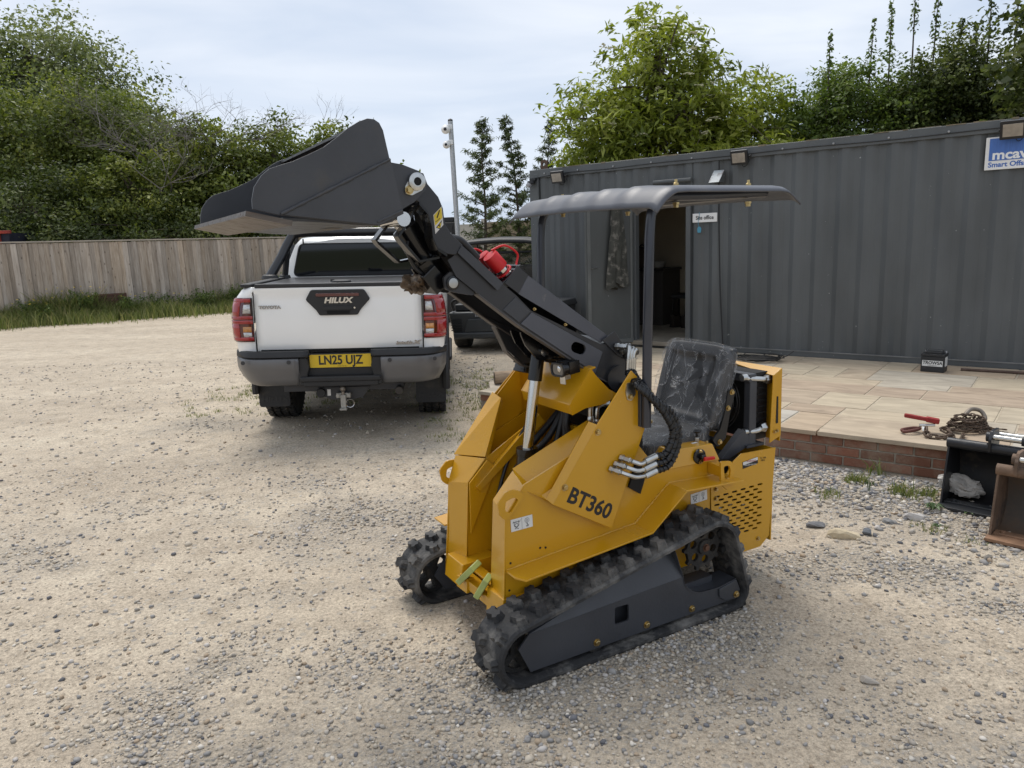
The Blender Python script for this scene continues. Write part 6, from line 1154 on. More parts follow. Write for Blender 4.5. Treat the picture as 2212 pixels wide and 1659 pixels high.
# front faces of the two towers (column, then leaning back)
def face_strip(edge_o, edge_i, name, m=yel, par=None, th=0.006):
    a = [P3(*p) for p in edge_o]; b_ = [P3(*p) for p in edge_i]; n = len(a); m_ = MB(); cz = Vector((-th, 0, -th * 0.5))
    vs_ = a + b_ + [v + cz for v in a] + [v + cz for v in b_]
    m_.add(vs_, [(i, i + 1, n + i + 1, n + i) for i in range(n - 1)] + [(2 * n + i, 3 * n + i, 3 * n + i + 1, 2 * n + i + 1) for i in range(n - 1)] + [(i, 2 * n + i, 2 * n + i + 1, i + 1) for i in range(n - 1)] + [(n + i, n + i + 1, 3 * n + i + 1, 3 * n + i) for i in range(n - 1)] + [(0, n, 3 * n, 2 * n), (n - 1, 3 * n - 1, 4 * n - 1, 2 * n - 1)])
    return m_.build(name, m, par or loader, bevel=0.003, smooth=20)
face_strip([(0.972, 0.203, 0.26), (0.951, 0.203, 0.600), (0.868, 0.203, 0.702)], [(0.955, 0.345, 0.26), (0.927, 0.345, 0.620), (0.833, 0.345, 0.722)], 'tower_front')
face_strip([(0.945, 0.787, 0.245), (0.921, 0.787, 0.572), (0.878, 0.787, 0.690)], [(0.918, 0.642, 0.245), (0.893, 0.642, 0.602), (0.803, 0.642, 0.696)], 'tower_front')
# inner returns of the far tower: outlined wing plate
sheet([(0.893, 0.37), (0.888, 0.60), (0.797, 0.688), (0.752, 0.650)], 0.632, 0.640, 'tower_wing', yel, bevel=0.002)
# toe blocks and cross member with pads
sheet([(0.985, 0.165), (0.975, 0.265), (0.80, 0.27), (0.80, 0.165)], 0.20, 0.335, 'toe_block', yel, bevel=0.004); sheet([(0.985, 0.165), (0.965, 0.262), (0.80, 0.27), (0.80, 0.165)], 0.58, 0.735, 'toe_block', yel, bevel=0.004)
MB().box((0.955, -0.455, 0.205), (0.05, 0.26, 0.045)).box((0.90, -0.455, 0.232), (0.05, 0.26, 0.01)).build('cross_member', yel, loader, bevel=0.003)
MB().box((0.70, -0.495, 0.19), (0.5, 0.29, 0.02)).build('belly_plate', yel, loader)
padm = mat('pad_lime', (0.36, 0.42, 0.14), 0.45, var=0.15, vscale=9)
for (p0, p1) in (((0.995, 0.545, 0.215), (0.965, 0.440, 0.318)), ((0.995, 0.385, 0.212), (0.965, 0.335, 0.305))):
    a, b_ = P3(*p0), P3(*p1); d = (b_ - a).normalized(); side = Vector((0.55, 0.75, 0.25)); side = (side - d * side.dot(d)).normalized(); nn_ = d.cross(side); Mx = Matrix((( d.x, side.x, nn_.x), (d.y, side.y, nn_.y), (d.z, side.z, nn_.z))).to_4x4(); c_ = (a + b_) / 2
    pd = MB().box(c_, ((b_ - a).length * 0.92, 0.060, 0.026), Mx).build('bump_pad', padm, loader, bevel=0.004)
    for f_ in (0.22, 0.75): k = a.lerp(b_, f_); MB().box(k + nn_ * (0.0135 if nn_.x > 0 else -0.0135), (0.016, 0.016, 0.003), Mx).build('pad_recess', mat('pad_rust', (0.10, 0.06, 0.04), 0.8), pd)
MB().hexa([P3(0.99, 0.60, 0.165), P3(0.99, 0.50, 0.17), P3(0.95, 0.50, 0.17), P3(0.95, 0.60, 0.165)], [P3(0.985, 0.60, 0.215), P3(0.985, 0.50, 0.235), P3(0.95, 0.50, 0.235), P3(0.95, 0.60, 0.215)]).build('pad_bracket', yel, loader, bevel=0.003)
# lifting eyes: flat rings welded on
def eye(pts_o, hole, t, name='lifting_eye'): return MB().add(*plate(round_poly(pts_o, 0.03, 6), [round_poly(hole, 0.014, 4)], -t, -(t + 0.010))).build(name, yel, loader, bevel=0.002)
eye([(0.952, 0.580), (0.980, 0.612), (0.986, 0.660), (0.950, 0.698), (0.900, 0.697), (0.866, 0.668), (0.905, 0.625)], [(0.955, 0.625), (0.950, 0.660), (0.915, 0.669), (0.893, 0.655), (0.932, 0.606)], 0.193)
eye([(0.918, 0.552), (0.948, 0.580), (0.958, 0.632), (0.920, 0.670), (0.865, 0.668), (0.825, 0.635), (0.866, 0.595)], [(0.926, 0.597), (0.920, 0.630), (0.882, 0.640), (0.856, 0.625), (0.898, 0.576)], 0.789)
# side cover with the model number: side panel, bend strip, sloping front panel
cov = sheet([(0.758, 0.614), (0.540, 0.899), (0.369, 1.095), (0.262, 0.990), (0.300, 0.850), (0.477, 0.452)], 0.170, 0.176, 'side_cover', yel, bevel=0.002)
def quadsheet(pts, name, m=yel, par=None, th=0.005, bevel=0.002):
    a = [P3(*p) for p in pts]; n = (a[1] - a[0]).cross(a[2] - a[0]).normalized(); n = -n if n.x < 0 or (abs(n.x) < 0.3 and n.z < 0) else n; b_ = [v - n * th for v in a]; k = len(a); m_ = MB(); m_.add(a + b_, [(0, i, i + 1) for i in range(1, k - 1)] + [(k, k + i + 1, k + i) for i in range(1, k - 1)] + [(i, (i + 1) % k, k + (i + 1) % k, k + i) for i in range(k)]); return m_.build(name, m, par or loader, bevel=bevel, smooth=0)
quadsheet([(0.758, 0.170, 0.614), (0.540, 0.170, 0.899), (0.571, 0.184, 0.914), (0.779, 0.184, 0.636)], 'cover_bend', par=cov)
quadsheet([(0.779, 0.184, 0.636), (0.571, 0.184, 0.914), (0.462, 0.348, 0.872), (0.831, 0.348, 0.728), (0.872, 0.212, 0.690)], 'cover_front', par=cov, bevel=0)
cvf = sheet([(0.80, 0.60), (0.665, 0.93), (0.51, 1.07), (0.30, 1.07), (0.26, 0.85), (0.45, 0.46)], 0.806, 0.812, 'side_cover', yel, bevel=0.002)
quadsheet([(0.880, 0.795, 0.692), (0.667, 0.805, 0.948), (0.672, 0.722, 0.935), (0.804, 0.648, 0.702)], 'cover_front', par=cvf, bevel=0); quadsheet([(0.672, 0.722, 0.935), (0.804, 0.648, 0.702), (0.78, 0.66, 0.69), (0.655, 0.735, 0.915)], 'cover_return', par=cvf, bevel=0); sheet([(0.79, 0.62), (0.66, 0.925), (0.53, 1.055), (0.52, 0.85), (0.70, 0.60)], 0.790, 0.796, 'tower_upper_plate', yel)
# BT360 lettering, slanted with the cover edge
bl_ = P3(0.693, 0.1695, 0.612); br_ = P3(0.500, 0.1695, 0.498); ux = (br_ - bl_).normalized(); up_ = Vector((ux.z, 0, -ux.x)); up_ = up_ if up_.z > 0 else -up_
text('model_lettering', 'BT360', 0.088, mat('decal_black', (0.012, 0.012, 0.013), 0.45), cov, frame((bl_ + br_) / 2 + up_ * 0.028, ux, up_), 0.0006, 1.0, 0, 0.0022)
for p in ((0.538, 0.868), (0.700, 0.672)): bolt((p[0], -0.170, p[1]), 'y', 1, cov, 0.0105)
MB().add(*plate(round_poly([(0.395, 1.05), (0.36, 1.045), (0.352, 1.0), (0.372, 0.972), (0.395, 0.98), (0.402, 1.01)], 0.012), [], -0.164, -0.170)).build('hose_bracket', zinc, cov, bevel=0.001); bolt((0.380, -0.163, 0.990), 'y', 1, cov, 0.009)
# fender over the track: bent plate with weld seam
FP = [(0.952, 0.380), (0.33, 0.430), (0.145, 0.572), (-0.185, 0.553)]
def ribbon(prof, t0, t1, name, m, th=0.008, cut=0.0):
    m_ = MB(); n = len(prof); tt = [(t0 + (cut if i == 0 else 0)) for i in range(n)]
    vs_ = [P3(x, tt[i], z) for i, (x, z) in enumerate(prof)] + [P3(x, t1, z) for x, z in prof] + [P3(x, tt[i], z - th) for i, (x, z) in enumerate(prof)] + [P3(x, t1, z - th) for x, z in prof]
    m_.add(vs_, [(i, i + 1, n + i + 1, n + i) for i in range(n - 1)] + [(2 * n + i, 3 * n + i, 3 * n + i + 1, 2 * n + i + 1) for i in range(n - 1)] + [(i, 2 * n + i, 2 * n + i + 1, i + 1) for i in range(n - 1)] + [(n + i, n + i + 1, 3 * n + i + 1, 3 * n + i) for i in range(n - 1)] + [(0, n, 3 * n, 2 * n), (n - 1, 3 * n - 1, 4 * n - 1, 2 * n - 1)]); return m_.build(name, m, loader, bevel=0.002, smooth=20)
ribbon([(0.956, 0.3795), (0.935, 0.3812)] + FP[1:], 0.085, 0.206, 'fender', yel, 0.008, 0.05)
fnd = bpy.data.objects['fender']
q = random.Random(8); wp_ = []
for (a, b_) in zip(FP[:-1], FP[1:]):
    for k in range(26): f_ = k / 26; wp_.append(P3(a[0] + (b_[0] - a[0]) * f_, 0.2045 - q.uniform(0, 0.002), a[1] + (b_[1] - a[1]) * f_ + 0.001))
MB().tube(wp_, 0.0045, 6, True, [0.0045 + q.uniform(-0.0016, 0.0016) for _ in wp_]).build('weld_seam', yel, fnd, smooth=60)
ribbon([(0.950, 0.376), (0.33, 0.43), (0.145, 0.572), (-0.185, 0.553)], 0.785, 0.90, 'fender', yel)
decw = mat('decal_white', (0.66, 0.66, 0.64), 0.4, var=0.04); deck = mat('decal_black', (0.012, 0.012, 0.013), 0.45)
def decal(c, w, h, t, ang=0.0):
    """white lifting-point sticker: hook-and-beam pictogram left, arrow and hook right"""
    d_ = empty('lifting_decal', P3(c[0], t, c[1])); d_.parent = loader; d_.rotation_euler = (0, ang, 0); s = w
    MB().box((0, 0, 0), (w, 0.0012, h)).build('sticker', decw, d_)
    f = MB(); X = lambda u, v: Vector((-(u - 0.5) * w, 0.0010, (v - 0.5) * h))
    def ln(pts, r=0.0011): f.tube([X(*p) for p in pts], r, 4)
    ln([(0.5, 0.03), (0.5, 0.97)], 0.0005); ln([(0.08, 0.72), (0.42, 0.72)])
    for k in range(5): ln([(0.10 + k * 0.075, 0.73), (0.14 + k * 0.075, 0.84)], 0.0007)
    ln([(0.15, 0.70), (0.15, 0.45), (0.20, 0.32), (0.30, 0.32), (0.36, 0.45), (0.36, 0.70)], 0.0009)
    ln([(0.25 + 0.075 * math.cos(a), 0.47 + 0.14 * math.sin(a)) for a in np.linspace(0, 6.28, 13)], 0.0009); ln([(0.17, 0.18), (0.25, 0.26), (0.33, 0.14)], 0.0014)
    ln([(0.74 + 0.10 * math.cos(a), 0.66 + 0.2 * math.sin(a)) for a in np.linspace(0, 6.28, 15)], 0.0006); ln([(0.69, 0.62), (0.74, 0.78), (0.79, 0.62)], 0.0008); ln([(0.72, 0.63), (0.72, 0.53), (0.76, 0.53), (0.76, 0.63)], 0.0006)
    ln([(0.75, 0.42), (0.73, 0.36), (0.79, 0.26), (0.78, 0.17), (0.72, 0.17), (0.70, 0.22)], 0.0017); f.build('pictogram', deck, d_)
decal((0.879, 0.555), 0.096, 0.049, 0.2035, 0.02); decal((-0.031, 0.4725), 0.096, 0.047, 0.2035, 0.05)
for p in ((0.935, 0.405), (0.945, 0.295), (0.80, 0.435), (0.775, 0.43)): MB().lathe([(0.0045, 0), (0.0045, 0.0015)], P3(p[0], 0.2045, p[1]), 'y', 10).build('rivet_hole', pit, loader)
# upper side: sloping shoulder, control box
quadsheet([(0.145, 0.205, 0.575), (0.165, 0.212, 0.640), (-0.150, 0.212, 0.624), (-0.185, 0.205, 0.556)], 'shoulder', th=0.006); quadsheet([(0.33, 0.206, 0.436), (0.47, 0.206, 0.47), (0.30, 0.212, 0.64), (0.165, 0.212, 0.640), (0.145, 0.205, 0.575)], 'shoulder', th=0.006)
cb = MB().hexa([P3(0.172, 0.198, 0.634), P3(-0.150, 0.198, 0.624), P3(-0.150, 0.36, 0.624), P3(0.172, 0.36, 0.634)], [P3(0.118, 0.215, 0.711), P3(-0.120, 0.215, 0.700), P3(-0.120, 0.345, 0.700), P3(0.118, 0.345, 0.711)]).build('control_box', yel, loader, bevel=0.004)
M_ = Matrix.Rotation(R(12), 4, 'X'); MB().lathe([(0.034, 0.0), (0.034, 0.006), (0.030, 0.008)], P3(-0.028, 0.203, 0.661), 'y', 24).build('switch_plate', gloss, cb)
MB().lathe([(0.014, 0.006), (0.013, 0.03), (0.009, 0.035)], P3(-0.03, 0.203, 0.662), 'y', 14).build('switch_boss', gloss, cb); MB().hexa([P3(-0.018, 0.168, 0.650), P3(-0.085, 0.172, 0.646), P3(-0.085, 0.160, 0.646), P3(-0.018, 0.156, 0.650)], [P3(-0.022, 0.168, 0.668), P3(-0.085, 0.172, 0.660), P3(-0.085, 0.160, 0.660), P3(-0.022, 0.156, 0.668)]).build('isolator_key', mat('key_red', (0.55, 0.02, 0.015), 0.35), cb, bevel=0.004)
for dz in (0.026, -0.026): bolt(P3(-0.028, 0.196, 0.661 + dz), 'y', 1, cb, 0.006)
MB().lathe([(0.034, 0.0), (0.034, 0.002)], P3(0.07, 0.275, 0.7125), 'z', 20).build('cup_recess', pit, cb); MB().lathe([(0.006, 0.0), (0.006, 0.03), (0.004, 0.032), (0.004, 0.042), (0.016, 0.044), (0.018, 0.050), (0.014, 0.055)], P3(-0.083, 0.275, 0.702), 'z', 16).build('pull_knob', gloss, cb); MB().lathe([(0.009, 0), (0.009, 0.018), (0.007, 0.02)], P3(-0.083, 0.275, 0.702), 'z', 6).build('knob_nut', zinc, cb); MB().box(P3(-0.055, 0.262, 0.7045), (0.03, 0.014, 0.001)).build('label', decw, cb)
for x, t in ((0.10, 0.235), (-0.105, 0.235)): bolt(P3(x, t, 0.7035 + (0.006 if x > 0 else -0.003)), 'z', 1, cb, 0.006)
MB().add(*plate(round_poly([(-0.075, 0.648), (-0.140, 0.640), (-0.160, 0.600), (-0.152, 0.520), (-0.120, 0.508), (-0.078, 0.545)], [0.01, 0.03, 0.02, 0.02, 0.01, 0.01]), [round_poly([(-0.092, 0.625), (-0.125, 0.622), (-0.135, 0.60), (-0.13, 0.56), (-0.10, 0.562)], 0.012)], -0.118, -0.128)).build('lifting_eye', yel, loader, bevel=0.002); MB().box(P3(-0.09, 0.165, 0.60), (0.02, 0.08, 0.05)).build('eye_mount', yel, loader, bevel=0.003)
# ---------------------------------------------------------------- rear engine housing
HP = [(-0.100, 0.505), (-0.110, 0.15), (-0.316, 0.144), (-0.423, 0.145), (-0.480, 0.187), (-0.508, 0.620), (-0.285, 0.628), (-0.235, 0.600), (-0.20, 0.555), (-0.15, 0.52)]
sl = []
for r_ in range(12):
    z = 0.452 - r_ * 0.0192
    for k in range(6):
        x = -0.138 - k * 0.0545 - (0.027 if r_ % 2 else 0.0) - 0.003 * r_ * 0.0
        if x < -0.415: continue
        if z < 0.36 and x > -0.138 - (0.36 - z) * 1.15: continue
        sl.append(slot((x, z + 0.02 * (x + 0.138) * -1), 0.034, 0.0048, 4, 0.06))
hs_ = MB().add(*plate(HP, sl, -0.2, -0.205)).build('engine_side_panel', yel, loader, smooth=20)
sheet(HP, 0.79, 0.795, 'engine_side_panel', yel); MB().box(P3(-0.495, 0.495, 0.39), (0.008, 0.585, 0.46)).build('engine_rear_panel', yel, loader)
MB().box(P3(-0.30, 0.495, 0.36), (0.30, 0.42, 0.40)).build('engine_block', mat('engine_dark', (0.02, 0.022, 0.023), 0.5, 0.4, var=0.3, vscale=8), loader, bevel=0.02)
for k in range(5): MB().lathe([(0.02, -0.02), (0.03, 0.0), (0.02, 0.02)], P3(-0.18 - k * 0.05, 0.27, 0.30 + 0.035 * (k % 3)), 'y', 12).build('engine_part', zinc, loader)
MB().box(P3(0.2, 0.495, 0.19), (0.75, 0.56, 0.02)).box(P3(0.05, 0.495, 0.40), (0.3, 0.55, 0.42)).build('body_core', mat('engine_dark', (0.02, 0.022, 0.023), 0.5), loader)
MB().box(P3(0.06, 0.495, 0.613), (0.40, 0.56, 0.02)).build('seat_deck', yel, loader, bevel=0.003)
wl_ = MB().box(P3(-0.342, 0.1992, 0.575), (0.098, 0.001, 0.032), Matrix.Rotation(0.10, 4, 'Y')).build('warning_label', deck, hs_); MB().box(P3(-0.342, 0.1985, 0.583), (0.094, 0.001, 0.014), Matrix.Rotation(0.10, 4, 'Y')).build('label_band', decw, wl_)
fr_ = lambda x, z: frame(P3(x, 0.1978, z), (-1, 0, -0.10), (-0.1, 0, 1)); text('label_lettering', 'WARNING', 0.0125, mat('label_red', (0.35, 0.02, 0.02), 0.5), wl_, fr_(-0.347, 0.583), 0.0003); text('label_lettering', 'PLACE AREA KEEP CLEAR', 0.0085, decw, wl_, fr_(-0.342, 0.566), 0.0003, 0.8)
text('stamp', 'CL 21Fe\n10013', 0.012, deck, hs_, frame(P3(-0.425, 0.1992, 0.578), (-1, 0, -0.1), (-0.1, 0, 1)), 0.0003)
for p in ((-0.128, 0.49), (-0.128, 0.445), (-0.405, 0.19)): bolt(P3(p[0], 0.2, p[1]), 'y', 1, hs_, 0.008)
# radiator hood behind the seat, open towards it
hood = MB().box(P3(-0.556, 0.49, 0.815), (0.006, 0.545, 0.35)).build('radiator_hood', yel, loader, bevel=0.002)
sheet([(-0.488, 0.640), (-0.500, 0.962), (-0.558, 0.991), (-0.562, 0.665)], 0.218, 0.223, 'hood_side', yel, hood, bevel=0.002); sheet([(-0.40, 0.640), (-0.42, 0.962), (-0.558, 0.991), (-0.562, 0.665)], 0.762, 0.767, 'hood_side', yel, hood)
quadsheet([(-0.500, 0.219, 0.963), (-0.558, 0.219, 0.992), (-0.558, 0.766, 0.992), (-0.53, 0.52, 0.990)], 'hood_top', par=hood, th=0.004)
MB().box(P3(-0.49, 0.50, 0.972), (0.10, 0.46, 0.004)).build('hood_liner', pit, hood)
MB().add(*plate(round_poly([(-0.524, 0.73), (-0.540, 0.73), (-0.536, 0.86), (-0.526, 0.86)], 0.003), [], -0.2165, -0.219)).build('hood_latch', gloss, hood); 
for z in (0.692, 0.698): pass
bolt(P3(-0.515, 0.217, 0.692), 'y', 1, hood, 0.006); bolt(P3(-0.532, 0.217, 0.694), 'y', 1, hood, 0.006)
rad = MB().box(P3(-0.485, 0.50, 0.81), (0.075, 0.46, 0.32)).build('radiator', mat('radiator_black', (0.008, 0.008, 0.009), 0.4, var=0.2), loader, bevel=0.004)
for k in range(9): MB().box(P3(-0.485, 0.269, 0.69 + k * 0.03), (0.06, 0.004, 0.006)).build('cooling_fin', pit, rad)
MB().add(*plate(round_poly([(-0.27, 0.655), (-0.73, 0.655), (-0.73, 0.975), (-0.27, 0.975)], 0.02), [circle((-0.50, 0.815), 0.148, 28)], -0.445, -0.435, 'x')).build('fan_shroud', pit, rad)
fg = MB()
for r_ in (0.035, 0.06, 0.085, 0.11, 0.135, 0.15): fg.torus(P3(-0.425, 0.50, 0.815), r_, 0.0026, 'x', 36, 5)
for k in range(8): a = k * math.pi / 4 + 0.2; fg.tube([P3(-0.424, 0.50, 0.815), P3(-0.424, 0.50 + 0.152 * math.cos(a), 0.815 + 0.152 * math.sin(a))], 0.003, 5)
fg.build('fan_guard', mat('guard_wire', (0.05, 0.05, 0.052), 0.35, 0.6), rad)
for k in range(6):
    a = k * math.pi / 3; MB().box(P3(-0.44, 0.50 + 0.07 * math.cos(a), 0.815 + 0.07 * math.sin(a)), (0.004, 0.13, 0.05), Matrix.Rotation(-a, 4, 'X') @ Matrix.Rotation(0.35, 4, 'Y')).build('fan_blade', pit, rad)
for (pts_, e_) in (([(-0.36, 0.27, 0.962), (-0.42, 0.255, 0.952), (-0.47, 0.25, 0.945), (-0.505, 0.255, 0.94)], 0), ([(-0.38, 0.27, 0.702), (-0.43, 0.255, 0.702), (-0.46, 0.25, 0.708), (-0.475, 0.25, 0.715)], 1)):
    pp = MB().tube(catmull([P3(*p) for p in pts_], 5), 0.0125, 10).build('coolant_pipe', zinc, rad); MB().lathe([(0.024, -0.01), (0.025, 0.0), (0.018, 0.02)], P3(*pts_[-1]), 'x', 6).build('pipe_nut', zinc, pp); MB().lathe([(0.016, 0.0), (0.016, 0.03)], P3(*pts_[0]) - Vector((0.02, 0, 0)), 'x', 12).build('pipe_ferrule', zinc, pp)
# seat guard frame
gfr = MB().box(P3(-0.412, 0.272, 0.80), (0.046, 0.04, 0.33)).box(P3(-0.405, 0.50, 0.957), (0.046, 0.50, 0.04)).box(P3(-0.412, 0.728, 0.80), (0.046, 0.04, 0.33)).build('seat_guard', drk, loader, bevel=0.006)
sheet([(-0.355, 0.720), (-0.435, 0.650), (-0.26, 0.590), (-0.215, 0.600)], 0.255, 0.290, 'guard_brace', drk, gfr, bevel=0.004); sheet([(-0.355, 0.720), (-0.435, 0.650), (-0.26, 0.590), (-0.215, 0.600)], 0.71, 0.745, 'guard_brace', drk, gfr, bevel=0.004)
MB().box(P3(-0.42, 0.275, 0.636), (0.11, 0.07, 0.012)).build('guard_foot', drk, gfr); bolt(P3(-0.425, 0.30, 0.642), 'z', 1, gfr, 0.009)
# ---------------------------------------------------------------- seat with torn plastic wrap
seat = empty('seat', (0, 0, 0)); seat.parent = loader; vinyl = mat('seat_vinyl', (0.020, 0.020, 0.021), 0.5, var=0.1, bump=0.12, bscale=160)
def cushion(P00, ux, uy, w, h, th, name, crown=0.02, rim=0.035, nu=22, nv=22, m=vinyl, par=None):
    """padded panel: grid with a raised rim roll, ux across, uy up, normal from their cross product"""
    ux, uy = Vector(ux).normalized(), Vector(uy).normalized(); nz = ux.cross(uy).normalized(); m_ = MB(); vs_ = []
    def hgt(u, v):
        e = min(u, 1 - u) * w; f_ = min(v, 1 - v) * h; d = min(e, f_ * 1.1); r_ = math.exp(-((d - rim) / (rim * 0.7)) ** 2); edge = min(1.0, d / 0.03); k = 0.012 * r_ + 0.006 * abs(math.sin(v * math.pi * 3.0)) * (1 if d > rim * 1.6 else 0); return th * (edge ** 0.5) * 0.75 + k
    for j in range(nv + 1):
        for i in range(nu + 1):
            u, v = i / nu, j / nv; cu, cv = (u - 0.5), (v - 0.5)
            # superellipse corners
            sx = cu * (1 - 0.10 * max(0, abs(cv) * 2 - 0.7) / 0.3); sy = cv * (1 - 0.06 * max(0, abs(cu) * 2 - 0.7) / 0.3); vs_.append(Vector(P00) + ux * sx * w + uy * (sy + 0.5) * h + nz * hgt(u, v))
    n = nu + 1; m_.add(vs_, [(j * n + i, j * n + i + 1, (j + 1) * n + i + 1, (j + 1) * n + i) for j in range(nv) for i in range(nu)]); ob = m_.build(name, m, par or seat, smooth=60); sd_ = ob.modifiers.new('thick', 'SOLIDIFY'); sd_.thickness = 0.03; sd_.offset = -1; return ob, (Vector(P00), ux, uy, nz, hgt)
def superq(c, ux, uy, w, h, d, e, m, name, recess=0.0, puff=0.0, seed=0, holes=(), nu=64, nv=40, inner=0.66, grooves=0, front_only=False):
    """rounded padded block; front face may be recessed inside a roll, cut by grooves, wrinkled or torn"""
    ux, uy = Vector(ux).normalized(), Vector(uy).normalized(); nz = ux.cross(uy).normalized(); c = Vector(c); vs_ = []; uvs = []
    sp = lambda a: math.copysign(abs(a) ** e, a)
    for j in range(nv + 1):
        la = -math.pi / 2 + math.pi * j / nv
        for i in range(nu):
            lo_ = 2 * math.pi * i / nu; r_ = sp(math.cos(la)); x = r_ * sp(math.cos(lo_)); y = r_ * sp(math.sin(lo_)); z = sp(math.sin(la)); vs_.append([x, y, z])
    A = np.array(vs_); u, v, z = A[:, 0], A[:, 1], A[:, 2]; edge = np.maximum(np.abs(u), np.abs(v)); dz = np.zeros(len(A)); fr = z > 0.2
    if recess: dz -= np.where(fr, recess * np.clip((inner + 0.12 - edge) / 0.12, 0, 1), 0)
    if grooves: dz -= np.where(fr & (edge < inner), 0.006 * np.exp(-((np.abs(((v + 1) / 2 * grooves) % 1 - 0.5) - 0.0) / 0.06) ** 2), 0)
    wr = np.zeros(len(A))
    if puff: wr = puff * (vnoise(u * 3.2 + v * 1.2, v * 2.4 + z, seed, 4, 1.3, 0.6) + 0.5 * np.abs(vnoise(u * 6 - v * 4, v * 7, seed + 5, 3, 1.0, 0.6)))
    P = [c + ux * (a * w / 2 * (1 + q_ * 1.2)) + uy * (b_ * h / 2 * (1 + q_ * 1.2)) + nz * (zz * d / 2 + s_ + q_ * 0.6 * (1 if zz > 0 else -1)) for a, b_, zz, s_, q_ in zip(u, v, z, dz, wr)]
    fs_ = []
    for j in range(nv):
        for i in range(nu):
            k = (j * nu + i, j * nu + (i + 1) % nu, (j + 1) * nu + (i + 1) % nu, (j + 1) * nu + i); cu, cv, cz = A[list(k), 0].mean(), A[list(k), 1].mean(), A[list(k), 2].mean()
            if cz > 0 and holes:
                jag = 0.05 * float(vnoise(np.array([cu * 7.0]), np.array([cv * 7.0]), 4, 3, 1.5)[0])
                if any(abs((cu - a) + (cv - b_) * sk + jag) < hw and abs(cv - b_) < hh for a, b_, hw, hh, sk in holes): continue
            fs_.append(k)
    return MB().add(P, fs_).build(name, m, seat, smooth=70)
bb = P3(-0.215, 0.50, 0.715); bt_ = P3(-0.335, 0.50, 1.105); bc_ = (bb + bt_) / 2; bup = (bt_ - bb)
superq(bc_ + Vector((0.01, 0, 0)), (0, 1, 0), bup, 0.415, 0.405, 0.085, 0.30, vinyl, 'backrest', 0.020, 0, 0, (), 72, 48, 0.62, 4)
sc_ = P3(-0.01, 0.50, 0.700); sup_ = P3(-0.20, 0.50, 0.712) - P3(0.18, 0.50, 0.688); superq(sc_, (0, -1, 0), sup_, 0.41, 0.40, 0.075, 0.30, vinyl, 'seat_cushion', 0.014, 0, 0, (), 72, 48, 0.62, 4)
shell_m = mat('seat_shell', (0.010, 0.010, 0.011), 0.35)
MB().hexa([P3(0.19, 0.30, 0.625), P3(-0.24, 0.30, 0.64), P3(-0.24, 0.70, 0.64), P3(0.19, 0.70, 0.625)], [P3(0.19, 0.30, 0.662), P3(-0.22, 0.30, 0.70), P3(-0.22, 0.70, 0.70), P3(0.19, 0.70, 0.662)]).build('seat_pan', shell_m, seat, bevel=0.012)
sh = MB(); bp2 = [P3(-0.222, 0.285, 0.72), P3(-0.255, 0.285, 0.72), P3(-0.255, 0.715, 0.72), P3(-0.222, 0.715, 0.72)]; tp2 = [P3(-0.325, 0.30, 1.095), P3(-0.368, 0.30, 1.095), P3(-0.368, 0.70, 1.095), P3(-0.325, 0.70, 1.095)]; sh.hexa(bp2, tp2).build('back_shell', shell_m, seat, bevel=0.016)
brk = sheet(round_poly([(-0.180, 0.690), (-0.215, 0.655), (-0.262, 0.69), (-0.285, 0.80), (-0.318, 0.905), (-0.300, 0.922), (-0.272, 0.91), (-0.250, 0.80), (-0.225, 0.735)], 0.01), 0.275, 0.287, 'back_bracket', shell_m, seat, bevel=0.004); sheet(round_poly([(-0.180, 0.690), (-0.215, 0.655), (-0.262, 0.69), (-0.285, 0.80), (-0.318, 0.905), (-0.300, 0.922), (-0.272, 0.91), (-0.250, 0.80), (-0.225, 0.735)], 0.01), 0.713, 0.725, 'back_bracket', shell_m, seat)
for p in ((-0.294, 0.902), (-0.272, 0.83), (-0.222, 0.678)): bolt(P3(p[0], 0.275, p[1]), 'y', 1, brk, 0.0095)
wrapm = bpy.data.materials.new('plastic_wrap'); wrapm.use_nodes = True
def wrap_nodes(m):
    N_ = m.node_tree.nodes; L_ = m.node_tree.links.new; b_ = N_['Principled BSDF']; b_.inputs['Base Color'].default_value = (0.80, 0.81, 0.83, 1); b_.inputs['Roughness'].default_value = 0.14; b_.inputs['Specular IOR Level'].default_value = 0.9
    t = N_.new('ShaderNodeTexCoord'); mp_ = N_.new('ShaderNodeMapping'); mp_.inputs['Scale'].default_value = (1.6, 1.0, 0.7); mp_.inputs['Rotation'].default_value = (0.4, 0.3, 0.2); L_(t.outputs['Object'], mp_.inputs[0])
    n = N_.new('ShaderNodeTexNoise'); n.inputs['Scale'].default_value = 9; n.inputs['Detail'].default_value = 4; n.inputs['Roughness'].default_value = 0.5; n.inputs['Distortion'].default_value = 1.2; L_(mp_.outputs[0], n.inputs['Vector'])
    def M2(op, a, b2):
        k = N_.new('ShaderNodeMath'); k.operation = op
        for i_, q_ in enumerate((a, b2)):
            if isinstance(q_, (int, float)): k.inputs[i_].default_value = q_
            else: L_(q_, k.inputs[i_])
        return k.outputs[0]
    rdg = M2('POWER', M2('SUBTRACT', 1.0, M2('MULTIPLY', M2('ABSOLUTE', M2('SUBTRACT', n.outputs['Fac'], 0.5), 0.0), 2.0)), 30.0)
    bp = N_.new('ShaderNodeBump'); bp.inputs['Strength'].default_value = 0.9; bp.inputs['Distance'].default_value = 0.02; L_(rdg, bp.inputs['Height']); L_(bp.outputs[0], b_.inputs['Normal'])
    L_(M2('ADD', 0.055, M2('MULTIPLY', rdg, 0.5)), b_.inputs['Alpha'])  # thin whiter lines: crease highlights put into the film's opacity
wrap_nodes(wrapm)
